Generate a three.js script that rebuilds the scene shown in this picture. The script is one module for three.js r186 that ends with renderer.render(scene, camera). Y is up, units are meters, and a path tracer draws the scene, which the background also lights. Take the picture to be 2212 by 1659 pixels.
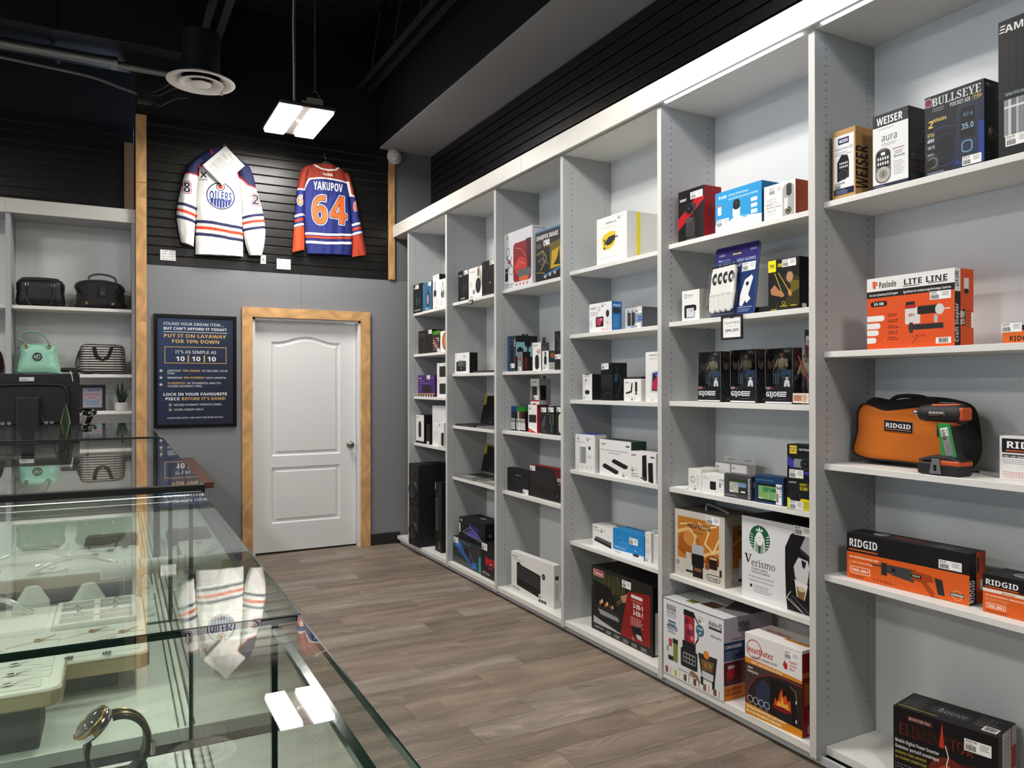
import * as THREE from 'three';
import { RoundedBoxGeometry } from 'three/addons/geometries/RoundedBoxGeometry.js';
import { mergeGeometries, toCreasedNormals } from 'three/addons/utils/BufferGeometryUtils.js';
import { RectAreaLightUniformsLib } from 'three/addons/lights/RectAreaLightUniformsLib.js';
import { createNoise2D } from 'simplex-noise';

// ---------------------------------------------------------------- camera, exposure, ceiling lamps' power
const scene = new THREE.Scene();
scene.background = new THREE.Color(0xbcd3f2); scene.backgroundIntensity = 11;   // overcast daylight outside the shop windows
const renderer = new THREE.WebGLRenderer({ antialias: true });
renderer.toneMapping = THREE.LinearToneMapping;
renderer.toneMappingExposure = 1.42;
renderer.shadowMap.enabled = true;
RectAreaLightUniformsLib.init();
const D2R = Math.PI / 180;
const camera = new THREE.PerspectiveCamera(2 * Math.atan(829.5 / 1650) / D2R, 2212 / 1659, 0.05, 60);
camera.position.set(0, 1.485, 0);
camera.lookAt(Math.sin(28.2 * D2R), 1.485 + Math.tan(0.06 * D2R), -Math.cos(28.2 * D2R));
camera.rotateZ(-0.1 * D2R);
scene.add(camera);
const LAMP_LIGHT = 52;      // luminance of each ceiling lamp panel
const LAMP_GLOW = 14;
const LAMP_TINT = 0xfffaf4;
const CASE_LIGHT = 26;

// ---------------------------------------------------------------- helpers
function rng(seed) { let a = seed >>> 0; return () => { a = (a + 0x6D2B79F5) | 0; let t = Math.imul(a ^ (a >>> 15), 1 | a); t = (t + Math.imul(t ^ (t >>> 7), 61 | t)) ^ t; return ((t ^ (t >>> 14)) >>> 0) / 4294967296; }; }
const rnd = rng(7);
const noise2 = createNoise2D(rng(11));
const taken = {};
function numbered(n) { const k = taken[n] = (taken[n] ?? -1) + 1; return k ? n + '_' + String(k).padStart(3, '0') : n; }
function thing(name, label, category, p = [0, 0, 0], turn = 0, group) {
  const o = new THREE.Group(); o.name = numbered(name); scene.add(o);
  o.position.set(...p); o.rotation.y = turn; o.userData = { label, category };
  if (group) o.userData.group = group;
  return o;
}
function part(name, geo, mat, parent, p, r) {
  const m = new THREE.Mesh(geo, mat); m.name = name; parent.add(m);
  if (p) m.position.set(...p);
  if (r) m.rotation.set(...r);
  return m;
}
function struct(name, label, category) { const o = new THREE.Group(); o.name = name; o.userData = { kind: 'structure', label, category }; scene.add(o); return o; }
const gx = (g, x = 0, y = 0, z = 0, rx = 0, ry = 0, rz = 0) => { if (rx) g.rotateX(rx); if (ry) g.rotateY(ry); if (rz) g.rotateZ(rz); g.translate(x, y, z); return g; };
const bx = (w, h, d, x = 0, y = 0, z = 0) => new THREE.BoxGeometry(w, h, d).translate(x, y, z);
const rb = (w, h, d, r = 0.003, x = 0, y = 0, z = 0, s = 1) => new RoundedBoxGeometry(w, h, d, s, Math.min(r, w / 2.01, h / 2.01, d / 2.01)).translate(x, y, z);
// a box from corner to corner
const bb = (x0, x1, y0, y1, z0, z1, r = 0) => r ? rb(x1 - x0, y1 - y0, z1 - z0, r, (x0 + x1) / 2, (y0 + y1) / 2, (z0 + z1) / 2) : bx(x1 - x0, y1 - y0, z1 - z0, (x0 + x1) / 2, (y0 + y1) / 2, (z0 + z1) / 2);
const cyl = (r0, r1, h, n = 20, open = false) => new THREE.CylinderGeometry(r0, r1, h, n, 1, open);
function rod(a, b, r, n = 8) { const A = new THREE.Vector3(...a), B = new THREE.Vector3(...b), d = B.clone().sub(A); const g = cyl(r, r, d.length(), n); g.applyQuaternion(new THREE.Quaternion().setFromUnitVectors(new THREE.Vector3(0, 1, 0), d.clone().normalize())); const m = A.add(B).multiplyScalar(0.5); return g.translate(m.x, m.y, m.z); }
const tube = (pts, r, n = 24, m = 8, closed = false) => new THREE.TubeGeometry(new THREE.CatmullRomCurve3(pts.map((p) => new THREE.Vector3(...p)), closed), n, r, m, closed);
function merge(list) { return mergeGeometries(list.map((g) => { const h = g.index ? g.toNonIndexed() : g; for (const k of Object.keys(h.attributes)) if (!['position', 'normal', 'uv'].includes(k)) h.deleteAttribute(k); if (!h.attributes.uv) h.setAttribute('uv', new THREE.BufferAttribute(new Float32Array(h.attributes.position.count * 2), 2)); h.morphAttributes = {}; return h; })); }
function lathe(pts, n = 32) { return new THREE.LatheGeometry(pts.map((p) => new THREE.Vector2(p[0], p[1])), n); }
function extr(pts, depth, bevel = 0, holes = []) {
  const s = new THREE.Shape(pts.map((p) => new THREE.Vector2(p[0], p[1])));
  for (const h of holes) s.holes.push(new THREE.Path(h.map((p) => new THREE.Vector2(p[0], p[1]))));
  return new THREE.ExtrudeGeometry(s, { depth: depth - 2 * bevel, bevelEnabled: bevel > 0, bevelSize: bevel, bevelThickness: bevel, bevelSegments: 2, bevelOffset: -bevel }).translate(0, 0, bevel);
}
function roundRect(w, h, r, n = 5) { const p = []; for (const [cx, cy, a] of [[w / 2 - r, h / 2 - r, 0], [-w / 2 + r, h / 2 - r, 90], [-w / 2 + r, -h / 2 + r, 180], [w / 2 - r, -h / 2 + r, 270]]) for (let i = 0; i <= n; i++) { const t = (a + 90 * i / n) * D2R; p.push([cx + r * Math.cos(t), cy + r * Math.sin(t)]); } return p; }
// uv in metres from the position and the way a face points
function uvm(g, s = 1, ox = 0, oy = 0) {
  const p = g.attributes.position, n = g.attributes.normal, u = new Float32Array(p.count * 2);
  for (let i = 0; i < p.count; i++) {
    const ax = Math.abs(n.getX(i)), ay = Math.abs(n.getY(i)), az = Math.abs(n.getZ(i));
    const [a, b] = ay >= ax && ay >= az ? [p.getX(i), p.getZ(i)] : ax >= az ? [p.getZ(i), p.getY(i)] : [p.getX(i), p.getY(i)];
    u[2 * i] = a * s + ox; u[2 * i + 1] = b * s + oy;
  }
  g.setAttribute('uv', new THREE.BufferAttribute(u, 2)); return g;
}
// ---------------------------------------------------------------- textures
function canvas(w, h) { const c = document.createElement('canvas'); c.width = w; c.height = h; return [c, c.getContext('2d')]; }
function tex(c, srgb = true, rep = false) { const t = new THREE.CanvasTexture(c); if (srgb) t.colorSpace = THREE.SRGBColorSpace; t.magFilter = THREE.LinearFilter; if (rep) t.wrapS = t.wrapT = THREE.RepeatWrapping; t.anisotropy = 8; return t; }
function dataTex(w, h, f, srgb) {
  const d = new Uint8Array(w * h * 4);
  for (let y = 0; y < h; y++) for (let x = 0; x < w; x++) { const c = f(x, y); d.set([c[0], c[1], c[2], 255], (y * w + x) * 4); }
  const t = new THREE.DataTexture(d, w, h); t.magFilter = THREE.LinearFilter; t.minFilter = THREE.LinearMipmapLinearFilter; t.generateMipmaps = true; t.wrapS = t.wrapT = THREE.RepeatWrapping; if (srgb) t.colorSpace = THREE.SRGBColorSpace; t.needsUpdate = true; return t;
}
const cl = (v) => Math.max(0, Math.min(255, v | 0));
const tn = (x, y, w, h, fx, fy) => { // tiling noise
  const a = x / w, b = y / h, n = (u, v) => noise2(u * fx, v * fy);
  return (n(a, b) * (1 - a) + n(a - 1, b) * a) * (1 - b) + (n(a, b - 1) * (1 - a) + n(a - 1, b - 1) * a) * b;
};
// weathered grey-brown plank grain, long side along u; six boards stacked in v
const plankTex = dataTex(1024, 768, (x, y) => {
  const b = Math.floor(y / 128), yy = (y % 128) / 128, xx = x / 1024;
  const warp = noise2(xx * 2.2 + b * 9, yy * 1.5 + b * 5) * 0.16;
  const g = noise2(xx * 3 + b * 13, (yy + warp) * 17 + b * 31) * 0.55 + noise2(xx * 9 + b * 3, (yy + warp) * 46) * 0.3 + noise2(xx * 60, (yy + warp * 0.5) * 130 + b * 70) * 0.25;
  const big = noise2(xx * 1.6 + b * 21, yy * 1.3 + b * 17);
  const k = 1 + g * 0.2 + big * 0.12;
  return [cl(138 * k), cl(126 * k), cl(114 * k)];
}, true);
const woodTex = dataTex(256, 1024, (x, y) => { // pale fir trim, grain along v
  const u = x / 256, v = y / 1024, w = noise2(u * 1.3, v * 2.2) * 0.12;
  const g = Math.sin((u + w) * 60 + noise2(u * 3, v * 3) * 2) * 0.5 + noise2(u * 90, v * 5) * 0.5;
  const k = 1 + g * 0.09 + noise2(u * 2, v * 4) * 0.08;
  return [cl(206 * k), cl(160 * k), cl(106 * k)];
}, true);
const walnutTex = dataTex(512, 256, (x, y) => { const u = x / 512, v = y / 256, g = noise2(u * 3, v * 20 + noise2(u * 4, v * 3) * 2) * 0.6 + noise2(u * 20, v * 90) * 0.3; const k = 1 + g * 0.3; return [cl(92 * k), cl(56 * k), cl(38 * k)]; }, true);
const fineTex = dataTex(256, 256, (x, y) => { const v = 128 + 60 * tn(x, y, 256, 256, 50, 50) + 50 * tn(x, y, 256, 256, 110, 110); return [cl(v), cl(v), cl(v)]; }, false);
const smudgeTex = dataTex(256, 256, (x, y) => { const v = 128 + 90 * tn(x, y, 256, 256, 5, 5) + 40 * tn(x, y, 256, 256, 24, 24); return [cl(v), cl(v), cl(v)]; }, false);
const cardTex = dataTex(128, 128, (x, y) => { const v = 128 + 50 * tn(x, y, 128, 128, 30, 3) + 40 * tn(x, y, 128, 128, 60, 60); return [cl(v), cl(v), cl(v)]; }, false);
const weaveTex = dataTex(128, 128, (x, y) => { const v = 128 + 70 * Math.sin(x * Math.PI / 4) * Math.sin(y * Math.PI / 4) + (rnd() - 0.5) * 60; return [cl(v), cl(v), cl(v)]; }, false);
function rep(t, x, y = x) { const c = t.clone(); c.repeat.set(x, y); c.needsUpdate = true; return c; }
const M = {};
const std = (o) => new THREE.MeshStandardMaterial(o);
const phy = (o) => new THREE.MeshPhysicalMaterial(o);
M.white = std({ color: 0xe6e5e0, roughness: 0.5, bumpMap: fineTex, bumpScale: 0.0001 });
M.lam = std({ color: 0xacafb0, roughness: 0.55, bumpMap: fineTex, bumpScale: 0.0001 });  // grazing light on the side panels is put into this darker grey
M.back = std({ color: 0xe0e3e3, roughness: 0.5 });  // same unit as the side panels, lightened in colour for the light it catches
M.edge = std({ color: 0xcfcdc8, roughness: 0.55 });
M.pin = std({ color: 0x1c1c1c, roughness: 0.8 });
M.wall = std({ color: 0x828487, roughness: 0.8, bumpMap: rep(fineTex, 3), bumpScale: 0.0003 });
M.blackWall = std({ color: 0x08080a, roughness: 0.7 });
M.slat = std({ color: 0x0c0c0d, roughness: 0.36, bumpMap: fineTex, bumpScale: 0.0002 });
M.groove = std({ color: 0x5e4f40, roughness: 0.8 });
M.soffit = std({ color: 0xa8a9ac, roughness: 0.85 });
M.ceil = std({ color: 0x060607, roughness: 0.75 });
M.joist = std({ color: 0x0d0d0f, roughness: 0.7 });
M.wood = std({ map: woodTex, roughness: 0.55, bumpMap: woodTex, bumpScale: 0.0004 });
M.osb = std({ color: 0x8a6748, roughness: 0.8, bumpMap: rep(smudgeTex, 6), bumpScale: 0.001 });
M.walnut = std({ map: walnutTex, roughness: 0.35 });
M.door = std({ color: 0xe2e3e3, roughness: 0.45, bumpMap: rep(cardTex, 3, 1), bumpScale: 0.0003 });
M.base = std({ color: 0x232425, roughness: 0.5 });
M.plinth = std({ color: 0xb5bac0, roughness: 0.5 });
M.steel = std({ color: 0xb8b8b8, roughness: 0.28, metalness: 1 });
M.nickel = std({ color: 0xa09a92, roughness: 0.3, metalness: 1 });
M.galv = std({ color: 0x9a9da0, roughness: 0.32, metalness: 1, bumpMap: rep(smudgeTex, 4), bumpScale: 0.002 });
M.gold = std({ color: 0xc9a86a, roughness: 0.25, metalness: 1 });
M.silver = std({ color: 0xd8d8d8, roughness: 0.15, metalness: 1 });
M.black = std({ color: 0x0e0e0f, roughness: 0.5 });
M.blackGloss = std({ color: 0x08080a, roughness: 0.12 });
M.blackMatt = std({ color: 0x141416, roughness: 0.85 });
M.blackLeather = std({ color: 0x0d0d0e, roughness: 0.42, bumpMap: rep(fineTex, 8), bumpScale: 0.0006 });
M.blackCloth = std({ color: 0x0f0f10, roughness: 0.8, bumpMap: rep(weaveTex, 10), bumpScale: 0.0005 });
M.duct = std({ color: 0x08090d, roughness: 0.6 });
M.lampBody = std({ color: 0xb9b4ae, roughness: 0.4, metalness: 0.6 });
M.lampGlow = std({ color: 0xffffff, emissive: LAMP_TINT, emissiveIntensity: LAMP_GLOW, roughness: 0.6 });
M.ledGlow = std({ color: 0xffffff, emissive: 0xfff7e6, emissiveIntensity: 6, roughness: 0.6 });
M.plasticWhite = std({ color: 0xdcdad6, roughness: 0.45 });
M.glass = phy({ color: 0xfafdfb, transmission: 1, thickness: 0, roughness: 0, ior: 1.52 });
M.glassEdge = std({ color: 0x0c2a22, roughness: 0.12 });
M.clear = phy({ color: 0xffffff, transmission: 1, thickness: 0, roughness: 0.03, ior: 1.45 });
M.paper = std({ color: 0xf0efeb, roughness: 0.75 });
M.rubber = std({ color: 0x111111, roughness: 0.9 });
// ---------------------------------------------------------------- the room: floor, walls, ceiling
const ZB = -6.85, XR = 2.83, ZF = 3.2, XL = -6.2, YC = 4.75;
{ // floor: planks laid across the aisle, joints a hair open over a dark base
  const fl = struct('floor', 'grey brown wood-look plank floor of the shop aisle', 'floor');
  const base = uvm(bb(XL, XR + 0.1, -0.12, -0.006, -7.4, ZF), 0.8); part('underlay', base, std({ color: 0x4a4038, roughness: 0.9 }), fl);
  const mats = [0xffffff, 0xece8e4, 0xf6efe8, 0xdfdad6].map((c) => std({ color: c, map: plankTex, roughness: 0.5, bumpMap: plankTex, bumpScale: 0.0006 }));
  const L = 1.22, Wd = 0.18, geos = [];
  const x0 = -1.0, x1 = 2.78;
  const plank = (len, v) => {
    const g = rb(len - 0.0012, 0.006, Wd - 0.0012, 0.001);
    const p = g.attributes.position, n = g.attributes.normal, u = g.attributes.uv, b = v % 6, off = (v * 0.37) % 1;
    for (let i = 0; i < p.count; i++) { u.setXY(i, off + p.getX(i) / 1.3, (b + 0.5 + (p.getZ(i) / Wd) * 0.96) / 6); }
    return g;
  };
  let v = 0;
  for (let r = 0, z = -6.98; z < 0.9; r++, z += Wd) {
    let x = x0 - [0.35, 0.92, 0.12, 0.68, 1.04][r % 5] + (r % 3) * 0.07;
    while (x < x1) {
      const a = Math.max(x, x0), b = Math.min(x + L, x1);
      if (b - a > 0.03) part('plank', plank(b - a, v), mats[(v * 7 + r * 3) % 4], fl, [(a + b) / 2, -0.003, z + Wd / 2]);
      v++; x += L;
    }
  }
  const restMat = std({ map: rep(plankTex, 1, 1), roughness: 0.5 });
  for (const [a, b, c, d] of [[XL, x0, -7.4, ZF], [x0, XR + 0.1, 0.93, ZF]]) part('plank_field', uvm(bb(a, b, -0.006, 0, c, d), 0.8), restMat, fl);
}
{ // ceiling: black painted corrugated deck
  const c = struct('ceiling', 'black painted corrugated metal roof deck', 'ceiling');
  const per = 0.15, pts = [];
  for (let z = -7.5; z < ZF; z += per) pts.push([z, YC], [z + 0.045, YC], [z + 0.06, YC - 0.045], [z + 0.12, YC - 0.045], [z + 0.135, YC]);
  pts.push([ZF + 0.2, YC], [ZF + 0.2, YC + 0.1], [-7.5, YC + 0.1]);
  const g = extr(pts.map(([z, y]) => [z, y]), XR + 0.2 - XL).rotateY(-Math.PI / 2); // z -> along x
  g.translate(XR + 0.2, 0, 0);
  part('deck', g, M.ceil, c);
}
function joist(x, z0, z1, yb, yt) {
  const o = thing('roof_joist', `black open-web roof joist ${x < 0 ? 'above the monitor desk' : x < 1.5 ? 'above the round ceiling diffuser' : 'near the grey soffit'}`, 'joist', [x, yb, (z0 + z1) / 2], 0);
  const L = z1 - z0, h = yt - yb;
  for (const s of [-1, 1]) part('bottom_chord', merge([bx(0.006, 0.05, L, s * 0.03, 0.025, 0), bx(0.05, 0.006, L, s * 0.055, 0.003, 0)]), M.joist, o);
  for (const s of [-1, 1]) part('top_chord', merge([bx(0.006, 0.05, L, s * 0.03, h - 0.025, 0), bx(0.05, 0.006, L, s * 0.055, h - 0.003, 0)]), M.joist, o);
  const n = Math.round(L / 0.6); const rods = [];
  for (let i = 0; i < n; i++) { const a = -L / 2 + i * L / n, b = a + L / n / 2; rods.push(rod([0, h - 0.03, a], [0, 0.03, b], 0.011, 6), rod([0, 0.03, b], [0, h - 0.03, a + L / n], 0.011, 6)); }
  part('web', merge(rods), M.joist, o);
}
joist(-0.68, -7.2, ZF - 0.1, 4.14, YC - 0.05); joist(0.73, -6.8, ZF - 0.1, 4.14, YC - 0.05); joist(2.08, -6.8, ZF - 0.1, 4.14, YC - 0.05);
{ // wall with the door
  const w = struct('wall_back', 'grey painted back wall around the white door', 'wall');
  const y1 = 2.47, T = 0.14, e = 0.0015;
  const dl = 1.135, dr = 2.095, dt = 2.075;   // door opening
  const wp = (pts) => part('panel', uvm(extr(pts, T, 0.001).translate(0, 0, ZB - T)), M.wall, w);
  wp([[0.3, 0], [dl, 0], [dl, dt], [1.554, dt], [1.554, y1], [0.3, y1]]);
  wp([[1.556, dt], [dr, dt], [dr, 0], [XR + 0.12, 0], [XR + 0.12, y1], [1.556, y1]]);
  part('upper_wall', bb(0.24, XR + 0.12, y1, YC, ZB - T, ZB - 0.03), M.blackWall, w);
  part('return_wall', bb(0.24, 0.3, 0, y1, -7.4, ZB), M.wall, w);
  part('column_face', uvm(bb(2.42, XR + 0.02, y1, 3.685, ZB - 0.03, ZB + 0.002)), std({ color: 0x6d6f72, roughness: 0.8 }), w);
  // closet behind the door
  part('closet', bb(dl - 0.1, dr + 0.1, 0, 2.3, ZB - 0.9, ZB - 0.86), M.blackWall, w);
  // slat board: single boards with a groove between
  const s = struct('wall_slats', 'black slatwall band above the grey wall where the jerseys hang', 'wall');
  part('backing', bb(0.315, 2.36, y1, 3.66, ZB - 0.03, ZB - 0.012), M.groove, s);
  for (let i = 0, y = y1; i < 16; i++, y += 0.0757) part('slat', bb(0.316, 2.358, y + (i ? 0.0055 : 0), y + 0.0757 - 0.0035, ZB - 0.012, ZB + 0.006, 0.003), M.slat, s);
}
{ // recessed wall to the left behind the cabinets
  const w = struct('wall_left_recess', 'black recessed wall behind the handbag cabinets', 'wall');
  part('wall_face', bb(XL, 0.3, 0, YC, -7.42, -7.32), M.blackWall, w);
  const s = struct('wall_slats_left', 'black slatwall band above the handbag cabinets', 'wall');
  part('backing', bb(XL, 0.24, 2.85, 3.66, -7.32, -7.3), M.groove, s);
  for (let i = 0, y = 2.85; i < 11; i++, y += 0.0757) part('slat', bb(XL, 0.238, y + 0.0055, y + 0.0722, -7.3, -7.282, 0.003), M.slat, s);
}
{ // right wall with slats over the shelving, soffit above
  const w = struct('wall_right', 'black slatwall above the long white shelving', 'wall');
  part('wall_face', bb(XR, XR + 0.12, 0, YC, -7.0, ZF), M.blackWall, w);
  part('backing', bb(XR - 0.03, XR, 2.9, 3.685, ZB + 0.01, ZF), std({ color: 0x1a1816, roughness: 0.9 }), w);
  for (let i = 0, y = 2.92; i < 10; i++, y += 0.0757) part('slat', bb(XR - 0.046, XR - 0.03, y + 0.0055, y + 0.0722, ZB + 0.01, ZF, 0.003), M.slat, w);
  const so = struct('soffit', 'grey boxed soffit running above the shelving', 'soffit');
  part('underside', uvm(bb(2.28, XR, 3.685, 3.7, ZB, ZF)), M.soffit, so);
  part('side', bb(2.28, 2.3, 3.7, YC, ZB, ZF), M.blackWall, so);
}
{ const w = struct('wall_front', 'wall behind the camera', 'wall'); part('wall_face', bb(XL, XR + 0.1, 0, YC, ZF, ZF + 0.1), std({ color: 0x77797c, roughness: 0.8 }), w);
  const v = struct('wall_left', 'far side wall of the shop', 'wall'); const wm = std({ color: 0x8a8c8f, roughness: 0.8 });
  part('sill_wall', bb(XL - 0.12, XL, 0, 0.45, -7.4, ZF), wm, v); part('head_wall', bb(XL - 0.12, XL, 2.75, YC, -7.4, ZF), wm, v);
  const zs = [-7.4, -6.2, -5.9, -3.7, -3.4, -1.2, -0.9, 1.3, 1.6, ZF];
  for (let i = 0; i < zs.length; i += 1) if (i % 2 === 0) part('pier', bb(XL - 0.12, XL, 0.45, 2.75, zs[i], zs[i + 1]), wm, v);
  for (let i = 1; i < 8; i += 2) { const n = struct('window_' + (i + 1) / 2, 'tall shop window in the side wall', 'window'), a = zs[i], c = zs[i + 1];
    part('pane', gx(new THREE.PlaneGeometry(c - a, 2.3), XL - 0.06, 1.6, (a + c) / 2, 0, Math.PI / 2), M.clear, n);
    for (const z of [a + 0.02, c - 0.02]) part('frame', bb(XL - 0.08, XL - 0.04, 0.45, 2.75, z - 0.02, z + 0.02), M.black, n); for (const y of [0.47, 2.73]) part('frame', bb(XL - 0.08, XL - 0.04, y - 0.02, y + 0.02, a, c), M.black, n); } }
// timber posts and trims
const trimN = (n, label, ...a) => { const t = struct('trim_' + n, label, 'trim'); for (const [nm, g, m] of a) part(nm, g, m, t); return t; };
trimN(1, 'tall pale timber corner post beside the handbag cabinet', ['post', uvm(bb(0.238, 0.316, 0, 3.12, -6.9, ZB + 0.02, 0.003), 1, 0.3), M.wood], ['post_top', uvm(bb(0.238, 0.316, 3.122, 3.67, -6.9, ZB + 0.02, 0.003), 1, 0.8), M.wood]);
trimN(2, 'brown strand board strip on the recessed wall beside the timber post', ['board', uvm(bb(0.165, 0.237, 2.93, 3.55, -7.282, -7.262), 1), M.osb]);
trimN(3, 'pale timber strip at the edge of the slatwall under the security camera', ['strip', uvm(bb(2.36, 2.42, 2.47, 3.685, ZB - 0.03, ZB + 0.022, 0.003), 1, 0.1), M.wood]);
trimN(4, 'thin timber strip in the corner above the shelving header', ['strip', uvm(bb(XR - 0.032, XR - 0.002, 2.9, 3.684, ZB + 0.004, ZB + 0.03, 0.002), 1, 0.6), M.wood]);
trimN(5, 'pale fir casing around the white door',
  ['left_casing', (() => { const g = extr([[1.05, 0], [1.136, 0], [1.136, 2.072], [1.05, 2.155]], 0.028, 0.002).translate(0, 0, ZB); return uvm(g, 1, 0.2); })(), M.wood],
  ['right_casing', (() => { const g = extr([[2.09, 0], [2.178, 0], [2.178, 2.155], [2.09, 2.072]], 0.028, 0.002).translate(0, 0, ZB); return uvm(g, 1, 0.7); })(), M.wood],
  ['head_casing', (() => { const g = extr([[1.05, 2.155], [1.136, 2.072], [2.09, 2.072], [2.178, 2.155]], 0.028, 0.002).translate(0, 0, ZB); const h = uvm(g, 1); const u = h.attributes.uv; for (let i = 0; i < u.count; i++) u.setXY(i, u.getY(i) + 0.4, u.getX(i)); return h; })(), M.wood]);
{ const b = struct('baseboard_back', 'charcoal rubber baseboard right of the door', 'baseboard');
  part('board', bb(2.18, 2.47, 0, 0.105, ZB, ZB + 0.01, 0.003), M.base, b); part('board_left', bb(0.32, 1.05, 0, 0.105, ZB, ZB + 0.01, 0.003), M.base, b); }
{ // the door: moulded two-panel leaf with an arched upper panel
  const d = struct('door_1', 'white two-panel interior door with arched upper panel', 'door');
  const x0 = 1.162, x1 = 2.068, y0 = 0.018, y1 = 2.05, zf = -6.915, W = x1 - x0;
  const up = (x, m) => { const t = (x - 1.614) / 0.305; return 1.868 - m + 0.052 * (0.5 + 0.5 * Math.cos(Math.PI * Math.max(-1, Math.min(1, t * 1.15)))); };
  const outline = (m, arch) => { const a = 1.309 + m, b = 1.919 - m; if (!arch) return [[a, 0.266 + m], [b, 0.266 + m], [b, 0.76 - m], [a, 0.76 - m]]; const p = [[a, 0.86 + m], [b, 0.86 + m]]; for (let i = 0; i <= 24; i++) { const x = b + (a - b) * i / 24; p.push([x, up(x, m)]); } return p; };
  part('leaf', extr([[x0, y0], [x1, y0], [x1, y1], [x0, y1]], 0.04, 0.0015, [outline(0, true), outline(0, false)]).translate(0, 0, zf - 0.04), M.door, d);
  for (const arch of [true, false]) {
    const pn = part('door_panel', extr(outline(0.042, arch), 0.03).translate(0, 0, zf - 0.033), M.door, d);
    // sloped mouldings between the frame and the raised field
    const seg = []; const rings = [[0, 0], [0.012, -0.011], [0.027, -0.012], [0.042, -0.003]].map(([m, z]) => outline(m, arch).map(([x, y]) => [x, y, zf + z]));
    const pos = []; const n = rings[0].length;
    for (let r = 0; r < 3; r++) for (let i = 0; i < n; i++) { const j = (i + 1) % n, a = rings[r][i], b = rings[r][j], c = rings[r + 1][j], e = rings[r + 1][i]; pos.push(...a, ...b, ...c, ...a, ...c, ...e); }
    const g = new THREE.BufferGeometry(); g.setAttribute('position', new THREE.Float32BufferAttribute(pos, 3)); g.computeVertexNormals(); g.setAttribute('uv', new THREE.Float32BufferAttribute(new Float32Array(pos.length / 3 * 2), 2));
    part('moulding', g, M.door, pn);
  }
  const kn = part('door_knob', lathe([[0, 0.062], [0.018, 0.062], [0.026, 0.055], [0.028, 0.045], [0.024, 0.036], [0.012, 0.03], [0.011, 0.01], [0.03, 0.008], [0.033, 0.003], [0.033, 0]], 28).rotateX(Math.PI / 2), M.nickel, d, [2.012, 0.938, zf]);
  part('sweep', bb(x0, x1, 0.002, y0, zf - 0.035, zf - 0.008), M.base, d);
  // jamb
  const j = struct('door_frame', 'white painted door jamb', 'door frame');
  part('jamb', bb(1.138, 1.16, 0, 2.072, ZB - 0.12, ZB + 0.001), M.door, j); part('jamb', bb(2.072, 2.092, 0, 2.072, ZB - 0.12, ZB + 0.001), M.door, j); part('head', bb(1.138, 2.092, 2.053, 2.074, ZB - 0.12, ZB + 0.001), M.door, j);
}
// ---------------------------------------------------------------- ceiling lamps and fittings
function lamp(x, z, label) {
  const o = thing('pendant_light', label, 'light', [x, 3.52, z], 0, 'ceiling lamps over the aisle');
  const L = 0.66;
  for (const s of [-1, 1]) {
    part('panel', rb(0.148, 0.026, L - 0.02, 0.003, s * 0.118, -0.007, 0), M.lampGlow, o);
    const l = new THREE.RectAreaLight(LAMP_TINT, LAMP_LIGHT, 0.145, L - 0.03); l.name = 'panel_light'; l.position.set(s * 0.118, -0.023, 0); l.rotation.x = -Math.PI / 2; l.castShadow = true; o.add(l);
  }
  const gb = part('gear_box', rb(0.085, 0.05, L, 0.004, 0, 0.022, 0), M.lampBody, o);
  part('sensor', lathe([[0, -0.014], [0.012, -0.012], [0.017, 0], [0.02, 0.004]], 20), M.plasticWhite, gb, [0, -0.006, 0.02]);
  part('tray', bb(-0.2, 0.2, 0.012, 0.03, -L / 2 + 0.01, L / 2 - 0.01, 0.004), M.lampBody, o);
  for (const s of [-1, 1]) part('end_rail', merge([rb(0.405, 0.03, 0.016, 0.006, 0, 0.012, s * L / 2), ...[-0.18, -0.06, 0.06, 0.18].map((a) => gx(cyl(0.006, 0.006, 0.006, 10), a, 0.012, s * (L / 2 + 0.009), Math.PI / 2))]), M.steel, o);
  for (const s of [-1, 1]) {
    const zz = s * (L / 2 - 0.006);
    part('bracket', extr(roundRect(0.12, 0.05, 0.012, 3), 0.004).translate(0.05, 0.05, zz), M.lampBody, o);
    part('hanger_wire', tube([[0.0, 0.062, zz], [0.05, 0.13, zz], [0.1, 0.062, zz]], 0.002, 16, 5), M.steel, o);
    const links = [];
    for (let i = 0, y = 0.14; y < YC - 3.52 - 0.03; i++, y += 0.026) links.push(gx(new THREE.TorusGeometry(0.009, 0.0022, 4, 8).scale(0.7, 1.7, 1), 0.05, y, zz, 0, i % 2 ? Math.PI / 2 : 0.3));
    part('chain', merge(links), M.steel, o);
  }
  const zc = L / 2 - 0.02;
  part('cable', tube([[-0.1, 0.03, zc], [-0.1, 0.2, zc], [-0.105, 0.6, zc + 0.004], [-0.1, 0.9, zc], [-0.105, YC - 3.52, zc]], 0.006, 30, 6), M.plasticWhite, o);
  for (const y of [0.33, 0.62, 0.9]) part('cable_tie', gx(new THREE.TorusGeometry(0.008, 0.002, 4, 10), -0.103, y, zc, Math.PI / 2), M.black, o);
}
lamp(1.33, -5.96, 'twin-panel LED lamp hanging on chains in front of the jerseys');
lamp(1.33, -2.75, 'twin-panel LED lamp above the middle of the aisle');
lamp(1.33, 0.4, 'twin-panel LED lamp above the near end of the aisle');
lamp(-1.9, -4.4, 'twin-panel LED lamp above the far end of the counter');
lamp(-1.9, -1.2, 'twin-panel LED lamp above the near end of the counter');
lamp(-4.6, -4.4, 'twin-panel LED lamp nearest the shop windows at the far end');
lamp(-4.6, -1.2, 'twin-panel LED lamp nearest the shop windows at the near end');
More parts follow.
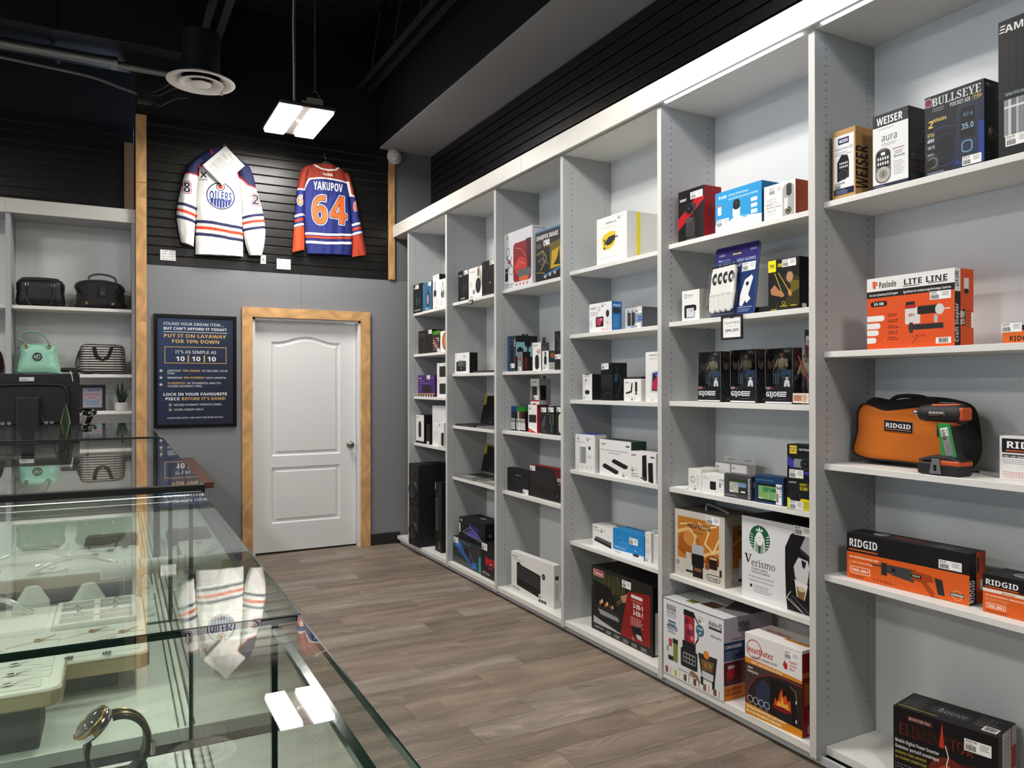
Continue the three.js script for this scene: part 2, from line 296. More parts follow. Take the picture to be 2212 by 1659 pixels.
{
  const dw = std({ color: 0xf3f1ed, roughness: 0.45 }); const o = thing('ceiling_diffuser', 'round white ceiling air diffuser with concentric rings', 'vent', [0.615, 3.62, -5.78]);
  part('outer_cone', lathe([[0.228, 0], [0.222, -0.006], [0.19, 0.0], [0.15, 0.02], [0.128, 0.045], [0.125, 0.05], [0.15, 0.028], [0.19, 0.01], [0.228, 0.004], [0.228, 0]], 56), dw, o);
  part('middle_cone', lathe([[0.148, -0.012], [0.142, -0.018], [0.115, -0.01], [0.085, 0.012], [0.075, 0.03], [0.085, 0.016], [0.115, -0.003], [0.148, -0.008], [0.148, -0.012]], 48), dw, o);
  part('centre_disc', lathe([[0, -0.02], [0.05, -0.02], [0.066, -0.016], [0.068, -0.01], [0.05, -0.004], [0, -0.004]], 40), dw, o);
  part('neck', cyl(0.125, 0.125, 0.3, 40, true).translate(0, 0.19, 0), M.duct, o);
  part('cross_bar', merge([bx(0.25, 0.018, 0.012, 0, 0.028, 0), bx(0.012, 0.018, 0.25, 0, 0.028, 0)]), M.joist, o);
  part('pull_cord', tube([[0.16, 0.01, 0.1], [0.13, -0.03, 0.12], [0.12, -0.09, 0.12]], 0.002, 12, 5), M.plasticWhite, o);
  part('cord_plug', rb(0.018, 0.022, 0.014, 0.003, 0.12, -0.1, 0.12), M.plasticWhite, o);
}
{
  const o = thing('galvanised_duct', 'shiny galvanised round duct leading to the diffuser', 'duct', [-0.6, 3.9, -6.44]);
  part('pipe', gx(cyl(0.042, 0.042, 1.6, 24), -0.1, 0, 0, 0, 0, Math.PI / 2), M.galv, o);
  part('thin_pipe', gx(cyl(0.03, 0.03, 0.5, 20), 0.95, -0.012, 0.0, 0, 0, Math.PI / 2), M.galv, o);
  part('collar', gx(cyl(0.047, 0.047, 0.045, 24), 0.68, -0.003, 0, 0, 0, Math.PI / 2), M.galv, o);
  part('strap', tube([[-0.88, 0.075, 0], [-0.88, 0.03, 0.0]], 0.004, 4, 5), M.steel, o);
}
{ const o = thing('black_duct', 'large black rectangular air duct above the galvanised pipe', 'duct', [-1.7, 3.98, -6.52]);
  part('duct_body', rb(4.85, 0.45, 0.6, 0.006, 0, 0.225, 0), M.duct, o); for (const x of [-2.2, -1.0, 0.2, 1.4]) part('flange', bx(0.03, 0.48, 0.64, x, 0.225, 0), M.duct, o); }
{ const o = thing('junction_box', 'small black electrical junction box with looping cables near the diffuser', 'junction box', [0.28, 3.63, -6.35]);
  part('box', rb(0.1, 0.09, 0.06, 0.005, 0, 0.03, 0), M.blackMatt, o); part('cover', rb(0.095, 0.02, 0.065, 0.003, 0, -0.02, 0), std({ color: 0x33302e, roughness: 0.6 }), o);
  part('conduit', tube([[-0.05, 0.035, 0], [-0.2, 0.07, 0], [-0.32, 0.1, 0], [-0.75, 0.13, 0], [-1.4, 0.16, 0]], 0.011, 30, 7), std({ color: 0x6d6864, roughness: 0.5 }), o);
  for (const [a, b] of [[0.09, 0.16], [0.05, 0.11], [-0.03, 0.03]]) part('cable_loop', tube([[0.04, a * 0.4 + 0.02, 0], [0.1, a, 0], [0.2, b, 0.02], [0.3, b + 0.02, 0.05]], 0.006, 20, 6), std({ color: 0x3a3836, roughness: 0.6 }), o); }
{ const o = thing('security_camera', 'white turret security camera under the soffit corner', 'camera', [2.41, 3.62, ZB + 0.02]);
  part('mount', gx(lathe([[0, 0], [0.066, 0], [0.07, 0.006], [0.07, 0.02], [0.06, 0.036], [0, 0.036]], 36), 0, 0, 0, Math.PI / 2), M.plasticWhite, o);
  const ball = part('turret', new THREE.SphereGeometry(0.052, 32, 20), M.plasticWhite, o, [0, 0, 0.035]);
  part('lens_ring', gx(lathe([[0.02, 0.05], [0.032, 0.048], [0.034, 0.036], [0.02, 0.036]], 28), 0, 0, 0, Math.PI / 2, -0.3), M.plasticWhite, ball);
  part('lens', gx(lathe([[0, 0.052], [0.018, 0.049], [0.024, 0.044], [0.024, 0.03]], 28), 0, 0, 0, Math.PI / 2, -0.3), M.blackGloss, ball); }

// ---------------------------------------------------------------- the long shelving on the right
const DZ = [-6.505, -5.644, -4.779, -3.896, -2.985, -2.063, -1.13];
const LV = [[2.13, 1.76, 1.382, 0.966], [2.141, 1.576, 1.16, 0.752], [2.148, 1.577, 1.165, 0.745], [2.163, 1.785, 1.395, 0.977, 0.549], [2.178, 1.793, 1.402, 0.977, 0.548], [2.193, 1.612, 1.176, 0.745]];
const FLOORSHELF = 0.075;
const XD = 2.43, XS = 2.475, XBK = 2.78, TH = 0.03;
function pins(zs, sgn) { // two columns of flat dark discs painting the shade of shelf-pin holes
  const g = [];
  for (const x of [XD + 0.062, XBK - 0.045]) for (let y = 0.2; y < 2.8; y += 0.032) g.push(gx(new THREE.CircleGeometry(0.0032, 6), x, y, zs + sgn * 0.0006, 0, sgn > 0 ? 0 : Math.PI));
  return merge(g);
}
const bayWords = ['headphone boxes and two stacked speakers', 'headphone boxes and open laptops', 'drone boxes and game cases', 'the yellow-and-white cube box and camp stove box', 'action figures and coffee machine boxes', 'orange tool boxes and the lock boxes'];
for (let b = 0; b < 6; b++) {
  const zl = DZ[b] + TH / 2, zr = DZ[b + 1] - TH / 2;
  const o = thing('shelving_bay', 'light grey shelving bay holding ' + bayWords[b], 'shelving', [0, 0, 0], 0, 'bays of the long shelving');
  const sp = part('side_panel', uvm(bb(XD, XBK + 0.01, 0.035, 2.86, DZ[b] - TH / 2, DZ[b] + TH / 2, 0.0015)), M.lam, o);
  const ph = part('painted_pin_holes', pins(zl, 1), M.pin, sp); ph.userData.kind = 'stuff';
  part('edge_band', bb(XD - 0.0012, XD, 0.035, 2.86, DZ[b] - TH / 2, DZ[b] + TH / 2), M.edge, sp);
  if (b === 5) part('side_panel', uvm(bb(XD, XBK + 0.01, 0.035, 2.86, DZ[6] - TH / 2, DZ[6] + TH / 2, 0.0015)), M.lam, o);
  part('back_panel', uvm(bb(XBK, XBK + 0.008, 0.07, 2.86, zl + 0.0005, zr - 0.0005)), M.back, o);
  part('top_panel', uvm(bb(XD + 0.006, XBK + 0.01, 2.86, 2.885, DZ[b] - TH / 2, DZ[b + 1] - TH / 2)), M.white, o);
  for (const y of LV[b]) part('shelf', uvm(bb(XS, XBK - 0.008, y - 0.023, y, zl + 0.001, zr - 0.001, 0.0015)), M.white, o);
  part('bottom_shelf', uvm(bb(XD + 0.004 + (b === 5 ? 0.05 : 0), XBK, FLOORSHELF - 0.032, FLOORSHELF, zl + 0.001, zr - 0.001, 0.0015)), M.white, o);
  part('plinth', uvm(bb(XD + 0.02, XD + 0.035, 0.012, FLOORSHELF - 0.032, DZ[b] - TH / 2 + 0.001, DZ[b + 1] - TH / 2 - 0.001, 0.001)), M.plinth, o);
  part('toe_kick', bb(XD + 0.09, XD + 0.1, 0, FLOORSHELF - 0.032, DZ[b] - TH / 2 + 0.001, DZ[b + 1] - TH / 2 - 0.001), M.base, o);
}
{ const o = thing('shelving_filler', 'short empty shelving stub between the end panel and the back wall', 'shelving', [0, 0, 0]);
  part('bottom_shelf', uvm(bb(XD + 0.004, XBK, FLOORSHELF - 0.032, FLOORSHELF, ZB + 0.03, DZ[0] - TH / 2 - 0.001, 0.0015)), M.white, o);
  part('plinth', uvm(bb(XD + 0.02, XD + 0.035, 0.012, FLOORSHELF - 0.032, ZB + 0.06, DZ[0] - TH / 2 - 0.001, 0.001)), M.plinth, o);
  part('toe_kick', bb(XD + 0.09, XD + 0.1, 0, FLOORSHELF - 0.032, ZB + 0.06, DZ[0] - TH / 2 - 0.001), M.base, o);
  part('top_panel', uvm(bb(XD + 0.006, XBK + 0.01, 2.86, 2.885, ZB + 0.01, DZ[0] - TH / 2)), M.white, o); }
{ const o = thing('shelving_header', 'long off-white fascia board along the top of the shelving', 'fascia', [0, 0, 0]);
  const hm = std({ color: 0xdedbd3, roughness: 0.42, bumpMap: smudgeTex, bumpScale: 0.0004 });
  for (const [a, c] of [[ZB + 0.012, -4.345], [-4.343, -1.0]]) part('fascia_board', uvm(bb(XD - 0.03, XD - 0.01, 2.865, 2.977, a, c, 0.0015)), hm, o);
  for (const [a, c] of [[DZ[4] + 0.05, DZ[5] - 0.05], [DZ[5] + 0.05, DZ[6] - 0.05]]) {
    const st = part('led_strip', bb(XD - 0.0095, XD - 0.0045, 2.862, 2.868, a, c), std({ color: 0xffffff, emissive: 0xdfeeff, emissiveIntensity: 5 }), o);
    const l = new THREE.RectAreaLight(0xdcebff, 3.5, 0.012, c - a); l.name = 'strip_light'; l.position.set(XD - 0.006, 2.861, (a + c) / 2); l.rotation.x = -Math.PI / 2; o.add(l);
  } }
// ---------------------------------------------------------------- handbag cabinets on the left
const CZ = -6.9, CB = -7.26;
for (const [x0, x1, word, n] of [[-0.63, 0.236, 'with black handbags, the mint bag and the striped bag', 0], [-1.5, -0.63, 'with the dark red bag, cut by the picture edge', 1]]) {
  const o = thing('open_cabinet', 'light grey open wall cabinet ' + word, 'shelving', [0, 0, 0], 0, 'open wall cabinets');
  if (!n) part('side_panel', uvm(bb(x1 - 0.024, x1, 0.03, 2.8, CB, CZ, 0.0015)), M.lam, o);
  const sp = part('side_panel', uvm(bb(x0 - 0.017, x0 + 0.017, 0.03, 2.8, CB, CZ, 0.0015)), M.lam, o);
  const xi = x0 + 0.018, xj = n ? x1 - 0.018 : x1 - 0.025;
  part('back_panel', uvm(bb(xi, xj, 0.03, 2.8, CB - 0.008, CB + 0.002)), M.back, o);
  for (const y of [2.103, 1.575, 1.28, 0.95, 0.5, 0.08]) part('shelf', uvm(bb(xi, xj, y - 0.026, y, CB + 0.012, CZ - 0.04, 0.0015)), M.white, o);
  part('top_panel', uvm(bb(n ? x0 : x0 + 0.017, x1 - (n ? 0.018 : 0), 2.8, 2.825, CB, CZ)), M.lam, o);
  part('fascia_board', uvm(bb(x0 - (n ? 0 : 0.017), x1 - (n ? 0.0175 : 0), 2.797, 2.905, CZ, CZ + 0.02, 0.0015)), M.edge, o);
  part('plinth', bb(n ? x0 : x0 - 0.016, x1 - (n ? 0.018 : 0), 0, 0.028, CB, CZ - 0.05), M.plinth, o);
}
// ---------------------------------------------------------------- print: faces of cartons, stickers and signs share a few sheets
const PAGES = [];
function newPage(rough) { const [c, x] = canvas(2048, 2048); x.fillStyle = '#888'; x.fillRect(0, 0, 2048, 2048); const t = tex(c); const pg = { c, x, cx: 4, cy: 4, rowH: 0, rough, mat: phy({ map: t, roughness: rough + 0.06, specularIntensity: 0.6 }) }; PAGES.push(pg); return pg; }
function cell(w, h, rough = 0.42) {
  w = Math.max(6, Math.ceil(w)); h = Math.max(6, Math.ceil(h));
  for (const p of PAGES) {
    if (p.rough !== rough) continue;
    if (p.cx + w + 4 > 2044) { if (p.cy + p.rowH + 4 + h > 2044) continue; p.cx = 4; p.cy += p.rowH + 4; p.rowH = 0; }
    if (p.cy + h > 2044) continue;
    const r = { p, x: p.cx, y: p.cy, w, h }; p.cx += w + 4; p.rowH = Math.max(p.rowH, h); return r;
  }
  newPage(rough); return cell(w, h, rough);
}
class Art {
  constructor(r) { this.r = r; this.x = r.p.x; this.W = r.w / 100; this.H = r.h / 100; }
  col(c) { this.x.fillStyle = c; this.x.strokeStyle = c; return this.x; }
  bg(c) { this.col(c).fillRect(-2, -2, this.r.w + 4, this.r.h + 4); return this; }
  R(c, x, y, w, h) { this.col(c).fillRect(x * this.W, y * this.H, w * this.W, h * this.H); return this; }
  B(c, x, y, w, h, lw = 1, rad = 0) { const k = this.col(c); k.lineWidth = lw * this.H; k.beginPath(); k.roundRect(x * this.W, y * this.H, w * this.W, h * this.H, rad * this.H); k.stroke(); return this; }
  Q(c, x, y, w, h, rad = 3) { const k = this.col(c); k.beginPath(); k.roundRect(x * this.W, y * this.H, w * this.W, h * this.H, rad * this.H); k.fill(); return this; }
  E(c, x, y, rx, ry = rx) { const k = this.col(c); k.beginPath(); k.ellipse(x * this.W, y * this.H, rx * this.H, ry * this.H, 0, 0, 7); k.fill(); return this; }
  O(c, x, y, r, lw = 1) { const k = this.col(c); k.lineWidth = lw * this.H; k.beginPath(); k.ellipse(x * this.W, y * this.H, r * this.H, r * this.H, 0, 0, 7); k.stroke(); return this; }
  P(c, ...q) { const k = this.col(c); k.beginPath(); for (let i = 0; i < q.length; i += 2) k[i ? 'lineTo' : 'moveTo'](q[i] * this.W, q[i + 1] * this.H); k.closePath(); k.fill(); return this; }
  S(c, lw, ...q) { const k = this.col(c); k.lineWidth = lw * this.H; k.lineJoin = k.lineCap = 'round'; k.beginPath(); for (let i = 0; i < q.length; i += 2) k[i ? 'lineTo' : 'moveTo'](q[i] * this.W, q[i + 1] * this.H); k.stroke(); return this; }
  // T: text, size in % of the height, anchor l c r, font, widest in % of the width, turn in degrees
  T(s, x, y, size, c, a = 'l', f = 'bold sans-serif', mw = 0, rot = 0) {
    const k = this.col(c); const [wt, fam] = f.includes(' ') ? f.split(' ') : ['', f];
    k.save(); k.translate(x * this.W, y * this.H); if (rot) k.rotate(rot * D2R);
    k.font = `${wt} ${size * this.H}px ${fam}`; k.textAlign = { l: 'left', c: 'center', r: 'right' }[a]; k.textBaseline = 'alphabetic';
    if (mw) { const m = k.measureText(s).width; const want = mw * (rot % 180 ? this.H : this.W); k.scale(want / m, 1); }
    k.fillText(s, 0, 0); k.restore(); return this;
  }
  // L: lines of small print
  L(c, x, y, w, n, gap = 3, lw = 1) { const k = this.col(c); for (let i = 0; i < n; i++) { const ww = w * (0.72 + 0.28 * ((i * 37 + Math.round(x + y) * 13) % 10) / 10); for (let q = 0; q < ww;) { const s = Math.min(ww - q, 1.5 + ((q * 7 + i * 3) % 3)); k.fillRect((x + q) * this.W, (y + i * gap) * this.H, s * this.W, lw * this.H); q += s + 0.8; } } return this; }
  bar(c, x, y, w, h) { const k = this.col(c); for (let q = 0, i = 0; q < w; i++) { const s = [0.9, 1.8, 0.9, 2.6, 1.3][(i * 7 + Math.round(w)) % 5] * w / 34; k.fillRect((x + q) * this.W, y * this.H, s * this.W, h * this.H); q += s * 1.9; } return this; }
  G(x0, y0, x1, y1, ...st) { const g = this.x.createLinearGradient(x0 * this.W, y0 * this.H, x1 * this.W, y1 * this.H); for (let i = 0; i < st.length; i += 2) g.addColorStop(st[i], st[i + 1]); return g; }
  noise(c, n, s = 1, seed = 3) { const k = this.col(c), q = rng(seed); for (let i = 0; i < n; i++) k.fillRect(q() * this.r.w, q() * this.r.h, q() * s * this.H, q() * s * this.H); return this; }
}
function face(w, h, ppm, draw, rough) {
  const r = cell(w * ppm, h * ppm, rough), k = r.p.x;
  k.save(); k.beginPath(); k.rect(r.x - 1, r.y - 1, r.w + 2, r.h + 2); k.clip(); k.translate(r.x, r.y); draw(new Art(r)); k.restore();
  r.uv = [(r.x + 0.5) / 2048, 1 - (r.y + r.h - 0.5) / 2048, (r.x + r.w - 0.5) / 2048, 1 - (r.y + 0.5) / 2048];
  return r;
}
const plain = new Map();
function swatch(c, rough = 0.42) { const k = c + rough; if (!plain.has(k)) plain.set(k, face(0.02, 0.02, 400, (a) => a.bg(c), rough)); return plain.get(k); }
// a box whose six sides take their print from sheet cells (order +x -x +y -y +z -z)
function printedBox(w, h, d, cells, r = 0.0012) {
  const g = new RoundedBoxGeometry(w, h, d, 1, Math.min(r, w / 3, h / 3, d / 3)), u = g.attributes.uv, p = g.attributes.position, n = u.count / 6;
  for (let s = 0; s < 6; s++) { const q = cells[s].uv;
    for (let i = s * n; i < (s + 1) * n; i++) {
      const X = p.getX(i) / w + 0.5, Y = p.getY(i) / h + 0.5, Z = p.getZ(i) / d + 0.5;
      const [a, b] = [[1 - Z, Y], [Z, Y], [X, 1 - Z], [X, Z], [X, Y], [1 - X, Y]][s];
      u.setXY(i, q[0] + (q[2] - q[0]) * Math.min(1, Math.max(0, a)), q[1] + (q[3] - q[1]) * Math.min(1, Math.max(0, b)));
    } }
  return g;
}
// flat printed piece facing +z
function printed(w, h, t, draw, ppm = 1200, rough = 0.42, edge = '#f0efec') { const f = face(w, h, ppm, draw, rough), e = swatch(edge, rough); return [printedBox(w, h, t, [e, e, e, e, f, e], 0.0002), f.p.mat]; }
const stickerArt = (price) => (a) => { a.bg('#f7f6f3').T(price, 5, 26, 24, '#222', 'l', 'bold sans-serif').L('#444', 5, 36, 40, 1, 6, 4).bar('#1b1b1b', 6, 46, 36, 44).L('#666', 58, 18, 36, 4, 13, 5); };
function sticker(o, x, y, z, price, w = 0.056, h = 0.026, rz = 0, ppm = 1500) { const [g, m] = printed(w, h, 0.0006, stickerArt(price), ppm); return part('price_sticker', g, m, o, [x, y, z + 0.0004], [0, 0, rz]); }
const PPM = (b) => (b >= 5 ? 900 : b >= 3 ? 800 : 750);
// carton(key, name, label, category, base colour, {f, s, t} art, stickers [[x%, y%, price, w, h]], extras)
const CART = {};
function carton(key, name, label, cat, base, art, stickers = [], o2 = {}) {
  const [x, y0, z, th, w, h, d] = o2.at || IT[key]; const y = (y0 < 0.1 ? FLOORSHELF : y0) + (o2.dy || 0);
  const o = thing(name, label, cat || 'box', [x, y + 0.0005, z], th * D2R, o2.group);
  const ppm = o2.ppm || (x > 2.4 && z > -3 ? 950 : 800), rough = o2.rough || 0.42, sw = swatch(base, rough);
  const f = art.f ? face(w, h, ppm, art.f, rough) : sw, s = art.s ? face(d, h, ppm * 0.9, art.s, rough) : sw, t = art.t ? face(w, d, ppm * 0.8, art.t, rough) : sw;
  // all cells of a box must sit on one sheet
  const page = f.p; const fix = (q, W, H, dr) => (q.p === page ? q : (() => { const keep = PAGES.splice(0); PAGES.push(page); try { return face(W, H, ppm * 0.6, dr, rough); } finally { const extra = PAGES.filter((p) => !keep.includes(p)); PAGES.length = 0; PAGES.push(...keep, ...extra); } })());
  const S = fix(s, d, h, art.s || ((a) => a.bg(base))), T = fix(t, w, d, art.t || ((a) => a.bg(base))), B = fix(sw, 0.02, 0.02, (a) => a.bg(base));
  if (S.p !== page || T.p !== page || B.p !== page) { const pm = [S, B, T, B, f, B]; const c = part('carton', printedBox(w, h, d, pm), page.mat, o, [0, h / 2, 0]); const g = c.geometry; g.clearGroups(); const n = g.attributes.position.count / 6; const mats = pm.map((q) => q.p.mat); for (let i = 0; i < 6; i++) g.addGroup(i * n, n, i); c.material = mats; }
  else part('carton', printedBox(w, h, d, [S, B, T, B, f, B]), page.mat, o, [0, h / 2, 0]);
  for (const [sx, sy, price, sw2 = 0.056, sh = 0.026] of stickers) sticker(o, (sx / 100 - 0.5) * w, Math.max(h * (1 - sy / 100), sh / 2 + 0.001), d / 2, price, sw2, sh);
  o.userData.dims = undefined; delete o.userData.dims;
  CART[key] = o; if (o2.extra) o2.extra(o, w, h, d);
  return o;
}
const IT = {
  kraft: [2.550, 2.193, -1.974, -90.0, 0.103, 0.267, 0.100],
  aura: [2.553, 2.193, -1.779, -90.0, 0.141, 0.274, 0.105],
  bull: [2.542, 2.193, -1.546, -90.0, 0.202, 0.276, 0.085],
  amp: [2.560, 2.193, -1.313, -90.0, 0.178, 0.434, 0.120],
  pas: [2.548, 1.612, -1.706, -90.0, 0.331, 0.260, 0.105],
  oran: [2.560, 1.612, -1.291, -90.0, 0.200, 0.055, 0.120],
  redcam: [2.555, 2.178, -2.836, -90.0, 0.182, 0.250, 0.110],
  dlink: [2.560, 2.178, -2.528, -90.0, 0.282, 0.187, 0.120],
  bell: [2.538, 2.178, -2.290, -90.0, 0.169, 0.150, 0.075],
  jolt: [2.545, 1.793, -2.850, -90.0, 0.124, 0.148, 0.070],
  trx: [2.590, 1.793, -2.287, -90.0, 0.166, 0.219, 0.140],
  joe1: [2.573, 1.402, -2.756, -90.0, 0.154, 0.237, 0.065],
  joe2: [2.560, 1.402, -2.529, -90.0, 0.157, 0.238, 0.060],
  joe3: [2.547, 1.402, -2.313, -90.0, 0.150, 0.235, 0.055],
  cube: [2.630, 2.163, -3.488, -90.0, 0.286, 0.265, 0.260],
  vtech: [2.535, 1.785, -3.597, -90.0, 0.222, 0.166, 0.070],
  walk: [2.565, 1.785, -3.287, -90.0, 0.149, 0.111, 0.130],
  lampb: [2.552, 1.395, -3.745, -90.0, 0.100, 0.151, 0.085],
  blk: [2.560, 1.395, -3.550, -90.0, 0.112, 0.212, 0.100],
  usb: [2.535, 1.395, -3.300, -90.0, 0.150, 0.120, 0.070],
  tab: [2.525, 1.395, -3.109, -90.0, 0.155, 0.258, 0.050],
  dronew: [2.547, 2.148, -4.561, -90.0, 0.400, 0.390, 0.110],
  droneb: [2.545, 2.148, -4.173, -90.0, 0.322, 0.332, 0.090],
  mic: [2.585, 1.577, -4.667, -90.0, 0.125, 0.246, 0.170],
  micw: [2.530, 1.577, -4.319, -90.0, 0.112, 0.183, 0.060],
  smw: [2.530, 1.577, -4.210, -90.0, 0.081, 0.125, 0.060],
  tallb: [2.530, 1.577, -4.047, -90.0, 0.098, 0.242, 0.060],
  hp1: [2.545, 2.141, -5.470, -90.0, 0.190, 0.243, 0.090],
  hp2: [2.545, 2.141, -5.252, -90.0, 0.234, 0.238, 0.090],
  hp3: [2.545, 2.141, -5.024, -90.0, 0.221, 0.258, 0.090],
  whb: [2.527, 1.576, -5.484, -90.0, 0.285, 0.160, 0.070],
  b1: [2.515, 2.130, -6.379, -90.0, 0.218, 0.251, 0.090],
  b2: [2.520, 2.130, -6.168, -90.0, 0.205, 0.244, 0.090],
  b3: [2.555, 2.130, -5.991, -90.0, 0.139, 0.285, 0.140],
  b4: [2.525, 2.130, -5.846, -90.0, 0.149, 0.233, 0.080],
  s2k: [2.550, 1.760, -6.277, -90.0, 0.320, 0.205, 0.100],
  s2g: [2.550, 1.760, -6.026, -90.0, 0.171, 0.185, 0.100],
  s2o: [2.550, 1.760, -5.862, -90.0, 0.147, 0.174, 0.100],
  rbox: [2.644, 1.176, -1.345, -90.0, 0.200, 0.140, 0.130],
  recip: [2.581, 0.745, -1.753, -87.3, 0.459, 0.174, 0.100],
  rsm: [2.592, 0.745, -1.370, -90.0, 0.200, 0.125, 0.130],
  elim: [2.630, 0.065, -1.633, -78.7, 0.336, 0.252, 0.170],
  ring: [2.546, 0.977, -2.802, -90.0, 0.090, 0.104, 0.110],
  camb: [2.532, 0.977, -2.681, -90.0, 0.149, 0.090, 0.080],
  garm: [2.516, 0.977, -2.521, -90.0, 0.165, 0.105, 0.055],
  navy: [2.523, 0.977, -2.345, -86.7, 0.153, 0.118, 0.060],
  dashl: [2.512, 0.977, -2.168, -85.3, 0.123, 0.126, 0.070],
  nesp: [2.606, 0.548, -2.796, -87.5, 0.331, 0.325, 0.200],
  veri: [2.633, 0.548, -2.319, -90.0, 0.402, 0.355, 0.240],
  ninja: [2.580, 0.075, -2.754, -90.0, 0.415, 0.367, 0.300],
  heat: [2.527, 0.075, -2.284, -86.3, 0.289, 0.347, 0.170],
  hdd: [2.528, 0.977, -3.735, -87.0, 0.189, 0.217, 0.090],
  dock: [2.550, 0.977, -3.458, -92.0, 0.312, 0.199, 0.100],
  tdock: [2.523, 0.977, -3.191, -88.4, 0.209, 0.154, 0.080],
  wdock: [2.591, 0.549, -3.616, -90.0, 0.204, 0.123, 0.130],
  blue: [2.575, 0.549, -3.374, -90.0, 0.278, 0.133, 0.100],
  thin: [2.546, 0.549, -3.208, -90.0, 0.050, 0.156, 0.030],
  cole: [2.601, 0.080, -3.412, -90.0, 0.561, 0.365, 0.200],
  red: [2.580, 1.165, -4.438, -90.0, 0.118, 0.186, 0.090],
  m1: [2.570, 1.165, -4.291, -90.0, 0.102, 0.177, 0.070],
  m2: [2.568, 1.165, -4.196, -90.0, 0.084, 0.181, 0.070],
  m3: [2.570, 1.165, -4.097, -90.0, 0.100, 0.185, 0.070],
  kbk: [2.537, 0.745, -4.600, -90.0, 0.313, 0.161, 0.050],
  kbr: [2.542, 0.745, -4.227, -90.0, 0.419, 0.209, 0.060],
  kbw: [2.512, 0.080, -4.370, -87.2, 0.522, 0.272, 0.050],
  teal: [2.576, 0.075, -5.369, -90.0, 0.515, 0.203, 0.200],
  car: [2.542, 0.075, -4.966, -90.0, 0.272, 0.243, 0.140],
  pur: [2.550, 1.382, -6.276, -90.0, 0.389, 0.189, 0.080],
  w2: [2.545, 1.382, -5.877, -90.0, 0.336, 0.143, 0.060],
  wmic: [2.543, 0.966, -6.388, -90.0, 0.193, 0.252, 0.100],
  zi: [2.592, 0.966, -6.010, -90.0, 0.290, 0.341, 0.150],
  tallx: [2.625, 0.075, -5.985, -90.0, 0.141, 0.587, 0.250],
};
// ---------------------------------------------------------------- bay 6: tools and locks
carton('kraft', 'lock_box', 'brown kraft lock box with a white label, end of the top shelf', 'box', '#b58c58', {
  f: (a) => { a.bg('#c19a64').R('#eeeff0', 7, 8, 86, 84).R('#15203f', 26, 12, 46, 9).T('WEISER', 49, 19, 6.5, '#fff', 'c', 'bold sans-serif', 38).T('homeConnect 620', 12, 29, 6, '#444', 'l', 'sans-serif', 76).L('#777', 12, 32, 70, 2, 3, 1); a.P('#1c1a1b', 22, 46, 40, 36, 66, 38, 72, 46, 72, 70, 22, 74).E('#29292b', 49, 65, 7).O('#4a4a4c', 49, 65, 7, 1); for (let i = 0; i < 10; i++) a.R('#e8e8e8', 32 + (i % 5) * 7.5, 47 + Math.floor(i / 5) * 5, 4.5, 3); a.T('$149.99', 12, 78, 4.5, '#222').bar('#222', 12, 79, 24, 5).R('#15203f', 7, 84, 86, 9).L('#c8cfe0', 14, 86, 60, 3, 2.2, 0.8); },
  s: (a) => a.bg('#ad8350').T('WEISER', 70, 88, 36, '#1d1712', 'l', 'bold sans-serif', 62, -90), t: (a) => a.bg('#a87f4e').L('#7d5c34', 10, 40, 60, 2, 12, 5) }, [], { rough: 0.75 });
carton('aura', 'lock_box', 'white and black keypad lock box beside the kraft box', 'box', '#151619', {
  f: (a) => { a.bg('#eceded').R('#17181c', 0, 0, 100, 17).T('WEISER', 12, 14.5, 14, '#fff', 'l', 'bold sans-serif', 72).L('#999', 14, 20, 60, 1).T('aura', 25, 37, 13, '#333', 'l', 'sans-serif', 45).L('#888', 26, 40, 44, 2, 2.4, 0.9); a.Q('#6e6a66', 8, 46, 44, 46, 10).Q('#111', 11, 49, 38, 22, 4).R('#eee', 24, 51, 12, 4); for (let i = 0; i < 10; i++) a.Q('#e6e6e6', 14 + (i % 5) * 6.8, 57 + Math.floor(i / 5) * 6.5, 4.4, 4.4, 1); a.E('#b9b4ad', 30, 80, 10).E('#8f8a84', 30, 80, 6).R('#333', 29, 77, 2, 6).T('SMARTKEY', 72, 52, 3.4, '#733', 'c').L('#555', 62, 54, 24, 2, 2.6).T('Bluetooth', 75, 62, 4.2, '#333', 'c', 'bold sans-serif', 30).L('#999', 60, 67, 30, 7, 2.7).R('#17203a', 0, 93, 100, 7).L('#aab', 5, 95, 40, 2, 2); },
  s: (a) => { a.bg('#141518').L('#4a4b50', 12, 8, 70, 8, 3).L('#55565c', 12, 34, 70, 8, 3).T('—', 10, 64, 6, '#a33').L('#777', 14, 60, 70, 3, 3); for (let i = 0; i < 10; i++) a.O('#a55', 14 + (i % 5) * 17, 74 + Math.floor(i / 5) * 6, 1.8, 0.6); a.L('#666', 12, 86, 60, 3, 3); }, t: (a) => a.bg('#1a1b1e') });
